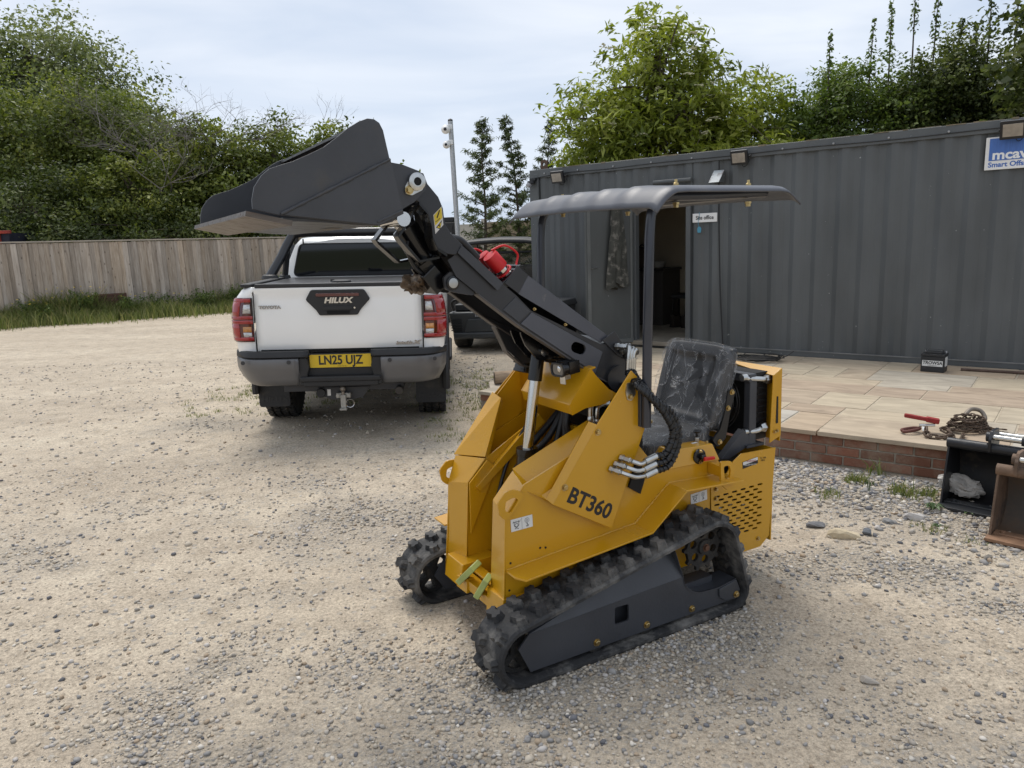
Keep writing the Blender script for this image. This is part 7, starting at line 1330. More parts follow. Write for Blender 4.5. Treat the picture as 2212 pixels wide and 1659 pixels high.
superq(bc_ + Vector((0.012, 0, 0.004)), (0, 1, 0), bup, 0.440, 0.420, 0.112, 0.34, wrapm, 'plastic_wrap', 0.010, 0.010, 3, [(0.30, 0.22, 0.15, 0.52, 0.28), (0.66, 0.10, 0.07, 0.45, -0.10), (0.74, 0.55, 0.06, 0.12, 0.4)], 90, 64, 0.6); superq(sc_ + Vector((0, 0, 0.004)), (0, -1, 0), sup_, 0.432, 0.415, 0.095, 0.34, wrapm, 'plastic_wrap', 0.006, 0.010, 9, [], 80, 56)
# ---------------------------------------------------------------- canopy on its hoop frame
can = empty('canopy', (0, 0, 0)); can.parent = loader; cpm = mat('canopy_plastic', (0.085, 0.090, 0.105), 0.42, var=0.12, vscale=5, rvar=0.08, dirt=(0.16, 0.16, 0.165), dirt_amt=0.22, dscale=5)
post_m = mat('post_blue_black', (0.026, 0.030, 0.042), 0.32, 0.1, var=0.2, vscale=6, coat=0.3)
def hoop(t, zb, xb=0.318):
    pts_ = [P3(xb, t, zb), P3(xb - 0.008, t, 1.2), P3(xb - 0.02, t, 1.62)] + [p for p in bez(P3(xb - 0.023, t, 1.655), P3(xb - 0.028, t, 1.745), P3(xb - 0.055, t, 1.768), P3(xb - 0.13, t, 1.770), 8)] + [P3(0.0, t, 1.772), P3(-0.33, t, 1.782)]
    return MB().tube(pts_, 0.0195, 12, True).build('canopy_post', post_m, can, smooth=60)
hoop(0.142, 0.860); hoop(0.945, 0.860)
MB().tube([P3(0.20, 0.142, 1.768), P3(0.20, 0.945, 1.768)], 0.016, 8).tube([P3(-0.28, 0.142, 1.776), P3(-0.28, 0.945, 1.776)], 0.016, 8).build('cross_tube', post_m, can)
for t, w_ in ((0.165, 0.022), (0.875, 0.13)): MB().box(P3(0.312, t, 0.94), (0.05, w_, 0.16)).build('post_socket', drk, can, bevel=0.003)
for z in (0.875, 1.0): bolt(P3(0.287, 0.158, z), 'x', -1, can, 0.008)
m_ = MB(); xs_ = np.r_[np.linspace(0.345, 0.24, 7), np.linspace(0.19, -0.32, 9), np.linspace(-0.36, -0.44, 5)]; ts_ = np.linspace(0.045, 1.035, 64); n = len(ts_)
def can_z(x, t):
    z = 1.806 + 0.010 * (1 - ((t - 0.54) / 0.495) ** 2)
    if x > 0.22: z -= 0.082 * ((x - 0.22) / 0.125) ** 1.9
    if x < -0.34: z -= 0.055 * ((-0.34 - x) / 0.10) ** 1.7
    e = min(t - 0.045, 1.035 - t); z -= 0.022 * max(0, 1 - e / 0.05) ** 2
    rib = sum(math.exp(-(((t - c_) / 0.035) ** 4)) for c_ in (0.27, 0.45, 0.63, 0.81)); return z + 0.007 * min(1, rib) * (1 if x > -0.36 else 0.3) * (1 if x < 0.30 else max(0, (0.345 - x) / 0.045))
m_.add([P3(x + 0.075 * (t - 0.045), t, can_z(x, t)) for x in xs_ for t in ts_], [(j * n + i, j * n + i + 1, (j + 1) * n + i + 1, (j + 1) * n + i) for j in range(len(xs_) - 1) for i in range(n - 1)])
rf = m_.build('canopy_roof', cpm, can, smooth=60); sd_ = rf.modifiers.new('thick', 'SOLIDIFY'); sd_.thickness = 0.007; sd_.offset = -1
for x in (0.165, -0.23):
    for t in (0.142, 0.945):
        bolt(P3(x, t, can_z(x, t)), 'z', 1, rf, 0.011); MB().cyl(P3(x, t, can_z(x, t)), P3(x, t, can_z(x, t) + 0.024), 0.006, 10).build('stud', brass, rf); MB().lathe([(0.014, 0), (0.014, -0.008), (0.011, -0.009), (0.011, -0.020)], P3(x, t, 1.746), 'z', 6).build('nut', brass, rf)
# ---------------------------------------------------------------- nose hood, work lights, tank cap
nose = MB(); pr = [(0.565, 0.915), (0.578, 0.960), (0.470, 1.098), (0.44, 1.102), (0.44, 1.094), (0.465, 1.088), (0.570, 0.957), (0.558, 0.918)]; nose.prism(pr, -0.312, -0.690); nose = nose.build('nose_hood', yel, loader, bevel=0.003, smooth=20)
sheet([(0.565, 0.915), (0.578, 0.960), (0.470, 1.098), (0.44, 1.06), (0.38, 1.00), (0.33, 0.97), (0.40, 0.94), (0.50, 0.935)], 0.306, 0.312, 'hood_cheek', yel, nose); sheet([(0.565, 0.915), (0.578, 0.960), (0.470, 1.098), (0.30, 1.10), (0.30, 0.92)], 0.690, 0.696, 'hood_cheek', yel, nose)
ll = mat('light_lens', (0.035, 0.036, 0.038), 0.05, spec=0.9, coat=1.0)
def worklight(x, t, z, yaw, par):
    w = empty('work_light', P3(x, t, z)); w.parent = loader; w.rotation_euler = (0, R(4) if t < 0.5 else R(72), yaw); w.scale = (0.85, 0.60, 0.78)
    hp = round_poly([(-0.062, -0.034), (0.062, -0.034), (0.062, 0.034), (-0.062, 0.034)], 0.0325, 8); MB().prism(hp, -0.02, 0.034, 'x').build('lamp_body', gloss, w, bevel=0.004)
    hp2 = round_poly([(-0.054, -0.027), (0.054, -0.027), (0.054, 0.027), (-0.054, 0.027)], 0.026, 8); MB().prism(hp2, 0.0345, 0.0365, 'x').build('lens', ll, w); hp3 = round_poly([(-0.066, -0.038), (0.066, -0.038), (0.066, 0.038), (-0.066, 0.038)], 0.036, 8)
    MB().add(*plate(hp3, [hp2], 0.026, 0.042, 'x')).build('bezel', gloss, w, bevel=0.003); MB().lathe([(0.017, 0.003), (0.012, 0.006), (0.004, 0.007)], (0.034, 0.012, 0.004), 'x', 18).build('reflector', chr_, w)
    for k in range(7): MB().prism(round_poly([(-0.064 + k * 0.0205, -0.030), (-0.059 + k * 0.0205, -0.030), (-0.059 + k * 0.0205, 0.036), (-0.064 + k * 0.0205, 0.036)], 0.002), -0.065, 0.0, 'x').build('fin', gloss, w)
    MB().box((-0.01, 0, -0.052), (0.035, 0.05, 0.004)).box((-0.01, 0.025, -0.045), (0.03, 0.004, 0.025)).box((-0.01, -0.025, -0.045), (0.03, 0.004, 0.025)).box((0.008, 0, -0.06), (0.004, 0.05, 0.045)).build('bracket', zinc, w)
worklight(0.585, 0.335, 1.108, R(10), nose); worklight(0.585, 0.655, 1.085, R(10), nose)
for k in range(6): MB().torus(P3(0.43, 0.545, 1.108 + k * 0.013), 0.10 + 0.012 * math.sin(k), 0.0075, 'z', 30, 6).build('coiled_hose', gloss, loader)
# lift cylinder
cyl = MB().cyl(P3(0.605, 0.497, 1.15), P3(0.672, 0.497, 0.74), 0.0235, 20).build('lift_rod', rodm, loader); MB().cyl(P3(0.600, 0.497, 1.18), P3(0.624, 0.497, 1.04), 0.030, 18).build('rod_end', gloss, cyl)
MB().lathe([(0.046, 0.0), (0.048, -0.015), (0.048, -0.03), (0.04, -0.035), (0.04, -0.06)], P3(0.674, 0.497, 0.755), 'z', 24).build('cylinder_gland', gloss, cyl); MB().cyl(P3(0.673, 0.497, 0.745), P3(0.735, 0.497, 0.35), 0.042, 20).build('cylinder_barrel', gloss, cyl)
# hoses between the towers
def hose(pts_, r=0.011, name='hose', m=hose_m, n=8, par=None): return MB().tube(catmull([P3(*p) for p in pts_], n), r, 9).build(name, m, par or loader, smooth=60)
hose([(0.40, 0.60, 0.90), (0.50, 0.61, 0.80), (0.60, 0.60, 0.72), (0.72, 0.585, 0.58), (0.80, 0.57, 0.42), (0.78, 0.52, 0.27)], 0.015); hose([(0.42, 0.57, 0.90), (0.52, 0.57, 0.76), (0.66, 0.56, 0.66), (0.78, 0.54, 0.50), (0.82, 0.50, 0.36), (0.76, 0.46, 0.24)], 0.015); hose([(0.44, 0.545, 0.90), (0.50, 0.55, 0.72), (0.60, 0.55, 0.62), (0.74, 0.52, 0.46), (0.80, 0.47, 0.30)], 0.015)
hose([(0.45, 0.52, 0.91), (0.47, 0.51, 0.80), (0.47, 0.50, 0.68), (0.45, 0.50, 0.55)], 0.014); hose([(0.46, 0.485, 0.91), (0.48, 0.48, 0.82), (0.45, 0.47, 0.72), (0.43, 0.48, 0.6)], 0.014); hose([(0.55, 0.63, 0.87), (0.62, 0.632, 0.78), (0.70, 0.63, 0.66), (0.76, 0.62, 0.52)], 0.008)
for (x, t) in ((0.445, 0.555), (0.455, 0.52), (0.462, 0.485)): MB().lathe([(0.014, 0.0), (0.016, -0.01), (0.016, -0.05), (0.013, -0.052)], P3(x, t, 0.93), 'z', 12).build('hose_ferrule', zinc, loader)
MB().box(P3(0.36, 0.5, 0.93), (0.18, 0.32, 0.10)).build('valve_block', pit, loader, bevel=0.006)
for (p0, p1, p2) in (((0.40, 0.335, 0.945), (0.455, 0.335, 0.945), (0.455, 0.335, 0.88)), ((0.38, 0.325, 0.935), (0.43, 0.325, 0.935), (0.43, 0.325, 0.865)), ((0.35, 0.305, 0.925), (0.395, 0.30, 0.915), (0.40, 0.30, 0.84))):
    e_ = MB().tube(bez(P3(*p0), P3(*p1), P3(*p1), P3(*p2), 10), 0.0105, 10); e_.lathe([(0.016, -0.012), (0.017, 0.0), (0.015, 0.014)], P3(*p0), 'x', 6); e_.lathe([(0.0145, -0.05), (0.015, 0.0), (0.012, 0.01)], P3(*p2), 'z', 12); e_.build('hose_elbow', zinc, loader); hose([(p2[0], p2[1], p2[2] - 0.045), (p2[0] + 0.005, p2[1] + 0.01, p2[2] - 0.12), (p2[0] + 0.06, p2[1] + 0.05, p2[2] - 0.25)], 0.012)
MB().box(P3(0.44, 0.50, 0.53), (0.02, 0.29, 0.58)).build('bulkhead', yel, loader); MB().box(P3(0.285, 0.497, 0.82), (0.02, 0.56, 0.38)).build('shade_backing', pit, loader)  # second box: black sheet added as dark background, interior shade put into its colour
sheet([(0.50, 0.82), (0.84, 0.56), (0.86, 0.58), (0.53, 0.86)], 0.622, 0.646, 'inner_gusset', yel, bevel=0.003)
# ---------------------------------------------------------------- spiral-wrapped hoses from the side cover up to the boom
def fitting(p, d, par, r=0.014):
    """hex bulkhead nut pair along direction d"""
    d = Vector(d).normalized(); M_ = d.to_track_quat('Z', 'Y').to_matrix().to_4x4(); k = MB().lathe([(r * 1.1, 0.0), (r * 1.1, 0.012), (r * 0.8, 0.013), (r * 0.8, 0.026)], p, 'z', 6, M_); k.lathe([(r, 0.026), (r, 0.044), (r * 0.75, 0.046), (r * 0.75, 0.055)], p, 'z', 6, M_); return k.build('hose_fitting', zinc, par)
hsets = []
for i, ((a, b_), el) in enumerate((((0.430, 0.745), (0.353, 0.735)), ((0.457, 0.725), (0.360, 0.705)), ((0.481, 0.707), (0.360, 0.677))) and [(((0.430, 0.745), (0.353, 0.735)), 0), (((0.457, 0.725), (0.360, 0.705)), 1), (((0.481, 0.707), (0.360, 0.677)), 2)]):
    t_in = 0.166; fitting(P3(a[0], t_in, a[1]), (-0.35, 1, -0.12), loader)
    tb = 0.105 - 0.004 * i; el_ = MB().tube(catmull([P3(a[0] - 0.018, t_in - 0.05, a[1] - 0.006), P3(a[0] - 0.035, tb, a[1] - 0.014), P3((a[0] + b_[0]) / 2 - 0.01, tb - 0.01, (a[1] + b_[1]) / 2 - 0.012), P3(b_[0], tb - 0.012, b_[1] + 0.002)], 6), 0.0088, 10); el_.build('elbow_pipe', zinc, loader); pe = P3(b_[0], tb - 0.012, b_[1] + 0.002)
    MB().tube([pe + Vector((0.012, 0, -0.002)), pe + Vector((-0.045, 0, 0.010))], 0.0135, 12).build('hose_ferrule', zinc, loader)
    st = pe + Vector((-0.045, 0, 0.010)); ex = 0.232 - 0.018 * i; top_x = 0.402 + 0.016 * i - (0.03 if i == 2 else 0); tt = 0.11 + 0.012 * i
    path = catmull([st, P3(0.262 - 0.012 * i, 0.088, 0.755 - 0.026 * i), P3(ex - 0.004, 0.085, 0.83 - 0.012 * i), P3(ex + 0.03, 0.09, 0.91), P3(0.315 - 0.006 * i, 0.10, 0.975), P3(0.365 - 0.012 * i, 0.125, 1.03), P3(0.352 - 0.012 * i, 0.19, 1.055), P3(0.30 - 0.012 * i, 0.28, 1.065 + 0.002 * i)], 14)
    MB().tube(path, 0.0120, 10).build('boom_hose', hose_m, loader, smooth=60)
    # spiral guard as a helix of flat strip
    dl = [0.0]
    for k in range(1, len(path)): dl.append(dl[-1] + (path[k] - path[k - 1]).length)
    hx = []; tot = dl[-1]; nst = int(tot / 0.0028); up0 = Vector((0, 0, 1))
    for k in range(nst):
        s_ = k / nst * tot; j = max(0, np.searchsorted(dl, s_) - 1); j = min(j, len(path) - 2); f_ = (s_ - dl[j]) / max(1e-6, dl[j + 1] - dl[j]); c_ = path[j].lerp(path[j + 1], f_); tg2 = (path[j + 1] - path[j]).normalized(); n1_ = tg2.cross(Vector((0.3, 1, 0.1))).normalized(); n2_ = tg2.cross(n1_); ph = s_ / 0.020 * 2 * math.pi; hx.append(c_ + (n1_ * math.cos(ph) + n2_ * math.sin(ph)) * 0.0126)
    MB().tube(hx, 0.0034, 4, True).build('spiral_guard', gloss, loader, smooth=60)
    # upper end: ferrule, bent steel pipe, fitting on the boom
    pu = path[-1]; port = P3(0.305 - 0.026 * i, 0.352, 1.168 - 0.024 * i); MB().tube([pu + Vector((0, 0, -0.012)), pu + Vector((-0.004, 0, 0.055))], 0.0135, 12).build('hose_ferrule', zinc, loader); q0 = pu + Vector((-0.004, 0, 0.055)); MB().tube(bez(q0, q0 + Vector((0, 0, 0.06)), port + Vector((-0.05, 0.05, 0.015)), port + Vector((-0.01, 0.03, 0.0)), 10), 0.009, 10).build('elbow_pipe', zinc, loader); fitting(port, (-0.35, 1, 0), loader)
sheet([(0.33, 0.70), (0.27, 0.66), (0.31, 0.56), (0.37, 0.60)], 0.19, 0.20, 'hose_grommet', pit)
# ---------------------------------------------------------------- boom
boom = empty('boom', (0, 0, 0)); boom.parent = loader
NB = [(0.235, 0.958), (0.402, 1.050), (0.766, 1.294), (0.842, 1.352), (0.940, 1.428), (1.030, 1.500), (1.060, 1.560), (1.012, 1.590), (0.835, 1.460), (0.778, 1.414), (0.714, 1.350), (0.378, 1.182), (0.345, 1.180), (0.305, 1.195), (0.215, 1.080)]
sl_ = slot((0.494, 1.178), 0.075, 0.022, 6, R(22))
sheet(NB, 0.360, 0.368, 'boom_side', drk2, boom, [sl_]); sheet(NB, 0.624, 0.632, 'boom_side', drk2, boom)
# lighter side panels between the weld seams
sheet([(0.412, 1.064), (0.764, 1.302), (0.712, 1.342), (0.372, 1.150)], 0.3555, 0.3602, 'side_panel', blg, boom, [sl_], bevel=0.0015)
sheet([(0.772, 1.308), (0.840, 1.362), (0.782, 1.408), (0.718, 1.346)], 0.3565, 0.3602, 'side_panel', drk, boom, bevel=0.0015)
# top plate and underside flanges
tp_ = [(0.215, 1.080), (0.305, 1.195), (0.378, 1.182), (0.714, 1.350), (0.778, 1.414), (0.835, 1.460), (1.012, 1.590)]
ribbon(tp_[::-1], 0.366, 0.626, 'boom_top', drk2, 0.008).parent = boom
for t0, t1 in ((0.352, 0.392), (0.600, 0.640)): ribbon([(0.945, 1.432), (0.842, 1.352), (0.766, 1.294), (0.402, 1.050), (0.24, 0.96)], t0, t1, 'bottom_flange', mat('flange_dull', (0.065, 0.058, 0.055), 0.5, var=0.3, vscale=12), 0.008).parent = boom
MB().lathe([(0.055, -0.15), (0.055, 0.15)], P3(0.30, 0.496, 1.03), 'y', 20).build('boom_pivot', drk2, boom)
# cylinder mount gussets under the boom
sheet([(0.80, 1.32), (0.735, 1.268), (0.688, 1.165), (0.612, 1.095), (0.50, 1.09), (0.44, 1.09), (0.62, 1.24)], 0.612, 0.622, 'cylinder_gusset', drk2, boom, bevel=0.002); ribbon([(0.745, 1.272), (0.692, 1.160), (0.612, 1.090), (0.53, 1.075)], 0.600, 0.640, 'gusset_flange', mat('flange_dull', (0.065, 0.058, 0.055), 0.5, var=0.3, vscale=12), 0.008).parent = boom
sheet(round_poly([(0.72, 1.27), (0.69, 1.20), (0.63, 1.13), (0.56, 1.13), (0.53, 1.17)], 0.02), 0.452, 0.462, 'cylinder_gusset', gloss, boom, bevel=0.002); sheet(round_poly([(0.72, 1.27), (0.69, 1.20), (0.63, 1.13), (0.56, 1.13), (0.53, 1.17)], 0.02), 0.532, 0.542, 'cylinder_gusset', gloss, boom, bevel=0.002)
MB().cyl(P3(0.603, 0.44, 1.165), P3(0.603, 0.555, 1.165), 0.020, 16).build('cylinder_pin', rodm, boom)
# hose cover along the top, bright blue-grey, with two bolts and scuffed paint
cvm = mat('cover_scuffed', (0.085, 0.089, 0.105), 0.40, 0.1, var=0.10, vscale=5, dirt=(0.30, 0.28, 0.25), dirt_amt=-0.02, dscale=14)
hc = sheet([(0.763, 1.418), (0.716, 1.487), (0.335, 1.213), (0.372, 1.187)], 0.368, 0.374, 'hose_cover', cvm, boom, bevel=0.002); sheet([(0.822, 1.462), (0.763, 1.528), (0.716, 1.487), (0.763, 1.418)], 0.366, 0.372, 'hose_cover', drk2, boom, bevel=0.002)
ribbon([(0.763, 1.528), (0.716, 1.487), (0.335, 1.213)], 0.368, 0.60, 'cover_top', blg, 0.005).parent = boom; sheet([(0.822, 1.462), (0.763, 1.528), (0.716, 1.487), (0.335, 1.213), (0.372, 1.187), (0.763, 1.418)], 0.598, 0.604, 'hose_cover', drk2, boom)
for p in ((0.695, 1.354), (0.551, 1.280)): bolt(P3(p[0], 0.366, p[1]), 'y', 1, hc, 0.0048)
sheet([(0.375, 1.20), (0.31, 1.232), (0.24, 1.14), (0.225, 1.09), (0.30, 1.13)], 0.354, 0.360, 'port_plate', drk2, boom, bevel=0.002)
# shield plate beside the quick couplers
sheet(round_poly([(1.008, 1.613), (0.841, 1.465), (0.866, 1.438), (1.026, 1.586)], 0.006), 0.345, 0.351, 'coupler_shield', drk, boom, bevel=0.002)
MB().box(P3(0.80, 0.45, 1.47), (0.16, 0.16, 0.03), Matrix.Rotation(R(38), 4, 'Y')).build('coupler_base', gloss, boom, bevel=0.004)
crd = mat('cap_red', (0.58, 0.012, 0.015), 0.42, var=0.08)
for i, (p0, p1, s_) in enumerate((((0.775, 0.418, 1.480), (0.848, 0.418, 1.560), 1.0), ((0.79, 0.475, 1.50), (0.85, 0.475, 1.565), 0.78))):
    a, b_ = P3(*p0), P3(*p1); d = (b_ - a).normalized(); L_ = (b_ - a).length; M_ = d.to_track_quat('Z', 'Y').to_matrix().to_4x4(); r_ = 0.030 * s_
    cp = MB().lathe([(r_ * 0.8, -0.01), (r_ * 1.0, 0.0), (r_ * 1.0, L_ * 0.22), (r_ * 0.86, L_ * 0.24), (r_ * 0.86, L_ * 0.5), (r_ * 0.95, L_ * 0.52), (r_ * 0.95, L_ * 0.6)], a, 'z', 20, M_).lathe([(r_ * 1.05, -0.03), (r_ * 1.05, -0.008)], a, 'z', 6, M_).build('quick_coupler', rodm, boom)
    MB().lathe([(r_ * 1.06, L_ * 0.5), (r_ * 1.1, L_ * 0.56), (r_ * 1.08, L_ * 1.05), (r_ * 0.98, L_ * 1.12), (r_ * 0.4, L_ * 1.13)], a, 'z', 22, M_).build('dust_cap', crd, cp)
    c0 = a + d * L_ * 1.0; k0 = [c0 + Vector((0, 0.0, 0.028)), c0 + Vector((-0.06, 0.0, 0.045)), c0 + Vector((-0.12, -0.01, 0.012)), c0 + Vector((-0.115, -0.01, -0.03)), a + Vector((-0.02, 0.03, 0.01)), a + Vector((0.02, 0.034, -0.012))]
    if i: k0 = [c0 + Vector((0.01, 0, 0.02)), c0 + Vector((0.05, 0.01, 0.03)), c0 + Vector((0.075, 0.02, 0.0)), c0 + Vector((0.06, 0.03, -0.04))]
    MB().tube(catmull(k0, 7), 0.0045, 7).build('cap_strap', crd, cp, smooth=60); MB().torus(a + d * L_ * 0.3, r_ * 1.08, 0.0045, 'z', 24, 6, M=M_).build('strap_ring', crd, cp)
for i in (0, 1): hose([(0.90, 0.44 + 0.04 * i, 1.56), (0.97, 0.43 + 0.05 * i, 1.625), (1.02, 0.42 + 0.06 * i, 1.64), (1.06, 0.42 + 0.06 * i, 1.66 + 0.01 * i)], 0.017, 'sleeved_hose', hose_m, 10, boom)
# gooseneck
NK = [(1.165, 1.768), (1.135, 1.735), (1.122, 1.690), (1.121, 1.650), (1.103, 1.606), (1.068, 1.583), (1.032, 1.578), (1.000, 1.612), (1.045, 1.655), (1.068, 1.690), (1.072, 1.745), (1.088, 1.785), (1.127, 1.830), (1.140, 1.866), (1.19, 1.876), (1.22, 1.84), (1.21, 1.80)]
sheet(NK, 0.350, 0.362, 'gooseneck', drk2, boom, bevel=0.003); sheet(NK, 0.628, 0.640, 'gooseneck', drk2, boom, bevel=0.003)
ribbon([(1.165, 1.768), (1.135, 1.735), (1.122, 1.690), (1.121, 1.650), (1.103, 1.606), (1.068, 1.583)][::-1], 0.345, 0.42, 'neck_flange', gloss, 0.010).parent = boom
ribbon([(1.000, 1.612), (1.045, 1.655), (1.068, 1.690), (1.072, 1.745), (1.088, 1.785), (1.127, 1.830)], 0.362, 0.628, 'neck_back', drk2, 0.008).parent = boom
lab = MB().prism([(1.1125, 1.722), (1.0785, 1.752), (1.0755, 1.687), (1.1085, 1.656)], -0.3485, -0.3495).build('warning_sticker', mat('sticker_white', (0.62, 0.60, 0.57), 0.4), boom)
stk = mat('sticker_yellow', (0.62, 0.46, 0.03), 0.4); MB().prism([(1.1105, 1.721), (1.080, 1.749), (1.0785, 1.712), (1.1075, 1.685)], -0.3475, -0.3485).build('sticker_field', stk, lab); MB().prism([(1.105, 1.678), (1.080, 1.704), (1.089, 1.672)], -0.3478, -0.3485).build('triangle_edge', deck, lab); MB().prism([(1.1015, 1.678), (1.0835, 1.697), (1.0900, 1.6755)], -0.3470, -0.3478).build('triangle', stk, lab)
pg = MB(); pg.tube([P3(1.088, 0.3468, 1.738), P3(1.095, 0.3468, 1.722), P3(1.099, 0.3468, 1.712)], 0.0022, 5).tube([P3(1.106, 0.3468, 1.699), P3(1.098, 0.3468, 1.702), P3(1.088, 0.3468, 1.711)], 0.001, 4).tube([P3(1.0945, 0.3466, 1.684), P3(1.0905, 0.3466, 1.688), P3(1.092, 0.3466, 1.680)], 0.0015, 4); pg.build('pictogram', deck, lab)
MB().lathe([(0.030, -0.16), (0.030, 0.16)], P3(1.19, 0.495, 1.83), 'y', 18).build('bucket_pin', rodm, boom)
# tilt cylinder, its lower clevis and the locking frame
clv = sheet(round_poly([(1.075, 1.498), (1.045, 1.52), (1.0, 1.50), (0.935, 1.418), (1.03, 1.440), (1.07, 1.455)], 0.015), 0.372, 0.386, 'clevis', drk2, boom, bevel=0.003); sheet(round_poly([(1.075, 1.498), (1.045, 1.52), (1.0, 1.50), (0.935, 1.418), (1.03, 1.440), (1.07, 1.455)], 0.015), 0.60, 0.614, 'clevis', drk2, boom)
MB().lathe([(0.026, -0.004), (0.026, 0.0), (0.02, 0.001)], P3(1.04, 0.3655, 1.476), 'y', 22).build('clevis_ring', gloss, clv); MB().lathe([(0.0185, 0.0), (0.0185, 0.008), (0.016, 0.009)], P3(1.04, 0.372, 1.476), 'y', 20).build('clevis_pin', mat('pin_steel', (0.42, 0.43, 0.42), 0.45, 0.8), clv)
MB().cyl(P3(1.035, 0.497, 1.475), P3(1.10, 0.497, 1.565), 0.060, 22).cyl(P3(1.085, 0.497, 1.55), P3(1.165, 0.497, 1.685), 0.050, 22).build('tilt_cylinder', gloss, boom); MB().cyl(P3(1.15, 0.497, 1.66), P3(1.215, 0.497, 1.725), 0.022, 16).build('tilt_rod', rodm, boom)
MB().box(P3(1.085, 0.475, 1.490), (0.09, 0.12, 0.07), Matrix.Rotation(R(-50), 4, 'Y')).build('cylinder_port_block', gloss, boom, bevel=0.006)
def strap_bar(pts_, t0, t1, name): return ribbon(pts_, t0, t1, name, gloss, 0.007)
def bent_bar(pts_, t, w, th, name, m):
    """flat bar bent on edge: runs through pts in the x-z plane, w wide across the machine"""
    m_ = MB(); n = len(pts_); pv = [Vector((p[0], p[1])) for p in pts_]; offs = []
    for i in range(n):
        d = (pv[min(i + 1, n - 1)] - pv[max(i - 1, 0)]).normalized(); offs.append(Vector((-d.y, d.x)) * th / 2)
    vs_ = []
    for tt in (t, t + w):
        for s_ in (1, -1): vs_ += [P3((pv[i] + offs[i] * s_).x, tt, (pv[i] + offs[i] * s_).y) for i in range(n)]
    A, B_, C_, D = 0, n, 2 * n, 3 * n; fs_ = []
    for i in range(n - 1): fs_ += [(A + i, A + i + 1, C_ + i + 1, C_ + i), (B_ + i, D + i, D + i + 1, B_ + i + 1), (A + i, B_ + i, B_ + i + 1, A + i + 1), (C_ + i, C_ + i + 1, D + i + 1, D + i)]
    fs_ += [(A, C_, D, B_), (A + n - 1, B_ + n - 1, D + n - 1, C_ + n - 1)]; return m_.add(vs_, fs_).build(name, m, boom, bevel=0.002)
bent_bar([(1.148, 1.755), (1.172, 1.722), (1.226, 1.650), (1.214, 1.636), (1.150, 1.560), (1.070, 1.572)], 0.405, 0.05, 0.010, 'lock_bar', gloss); bent_bar([(1.186, 1.712), (1.214, 1.690), (1.258, 1.642), (1.248, 1.630), (1.170, 1.558), (1.12, 1.565)], 0.555, 0.05, 0.010, 'lock_bar', gloss)
MB().cyl(P3(1.205, 0.40, 1.712), P3(1.205, 0.60, 1.712), 0.026, 16).build('link_pin', rodm, boom)
hose([(1.16, 0.47, 1.66), (1.175, 0.46, 1.60), (1.15, 0.46, 1.54), (1.12, 0.46, 1.51)], 0.008, 'tilt_hose', hose_m, 8, boom)
# clod of mud caught on the linkage
bm = bmesh.new(); bmesh.ops.create_icosphere(bm, subdivisions=4, radius=1.0)
from mathutils import noise as mn
for v in bm.verts: p = v.co.copy(); k = 1 + 0.45 * mn.noise(p * 1.6 + Vector((3, 1, 2))) + 0.30 * mn.noise(p * 4) + 0.15 * mn.noise(p * 9); v.co = Vector((p.x * 0.042, p.y * 0.05, p.z * 0.040)) * k
me = bpy.data.meshes.new('mud_clod'); bm.to_mesh(me); bm.free(); link('mud_clod', me, mat('caked_mud', (0.085, 0.055, 0.032), 0.75, var=0.5, vscale=30, dirt=(0.30, 0.27, 0.24), dirt_amt=0.35, dscale=22, bump=0.8, bscale=60), boom, P3(1.138, 0.498, 1.478))
# ---------------------------------------------------------------- bucket
bkt = empty('bucket', (0, 0, 0)); bkt.parent = loader; T0, T1 = -0.01, 1.03
SO = [(1.802, 1.731), (1.801, 1.757), (1.792, 1.790), (1.770, 1.820), (1.748, 1.838), (1.715, 1.849), (1.684, 1.858), (1.632, 1.880), (1.592, 1.899), (1.552, 1.927), (1.518, 1.953), (1.487, 1.971), (1.460, 1.981), (1.440, 1.980), (1.424, 1.970), (1.414, 1.950), (1.400, 1.872), (1.366, 1.713), (1.446, 1.679), (1.732, 1.714)]
for (t0, t1) in ((T0, T0 + 0.010), (T1 - 0.010, T1)): sheet(SO, t0, t1, 'bucket_side', bks, bkt, bevel=0.0015)
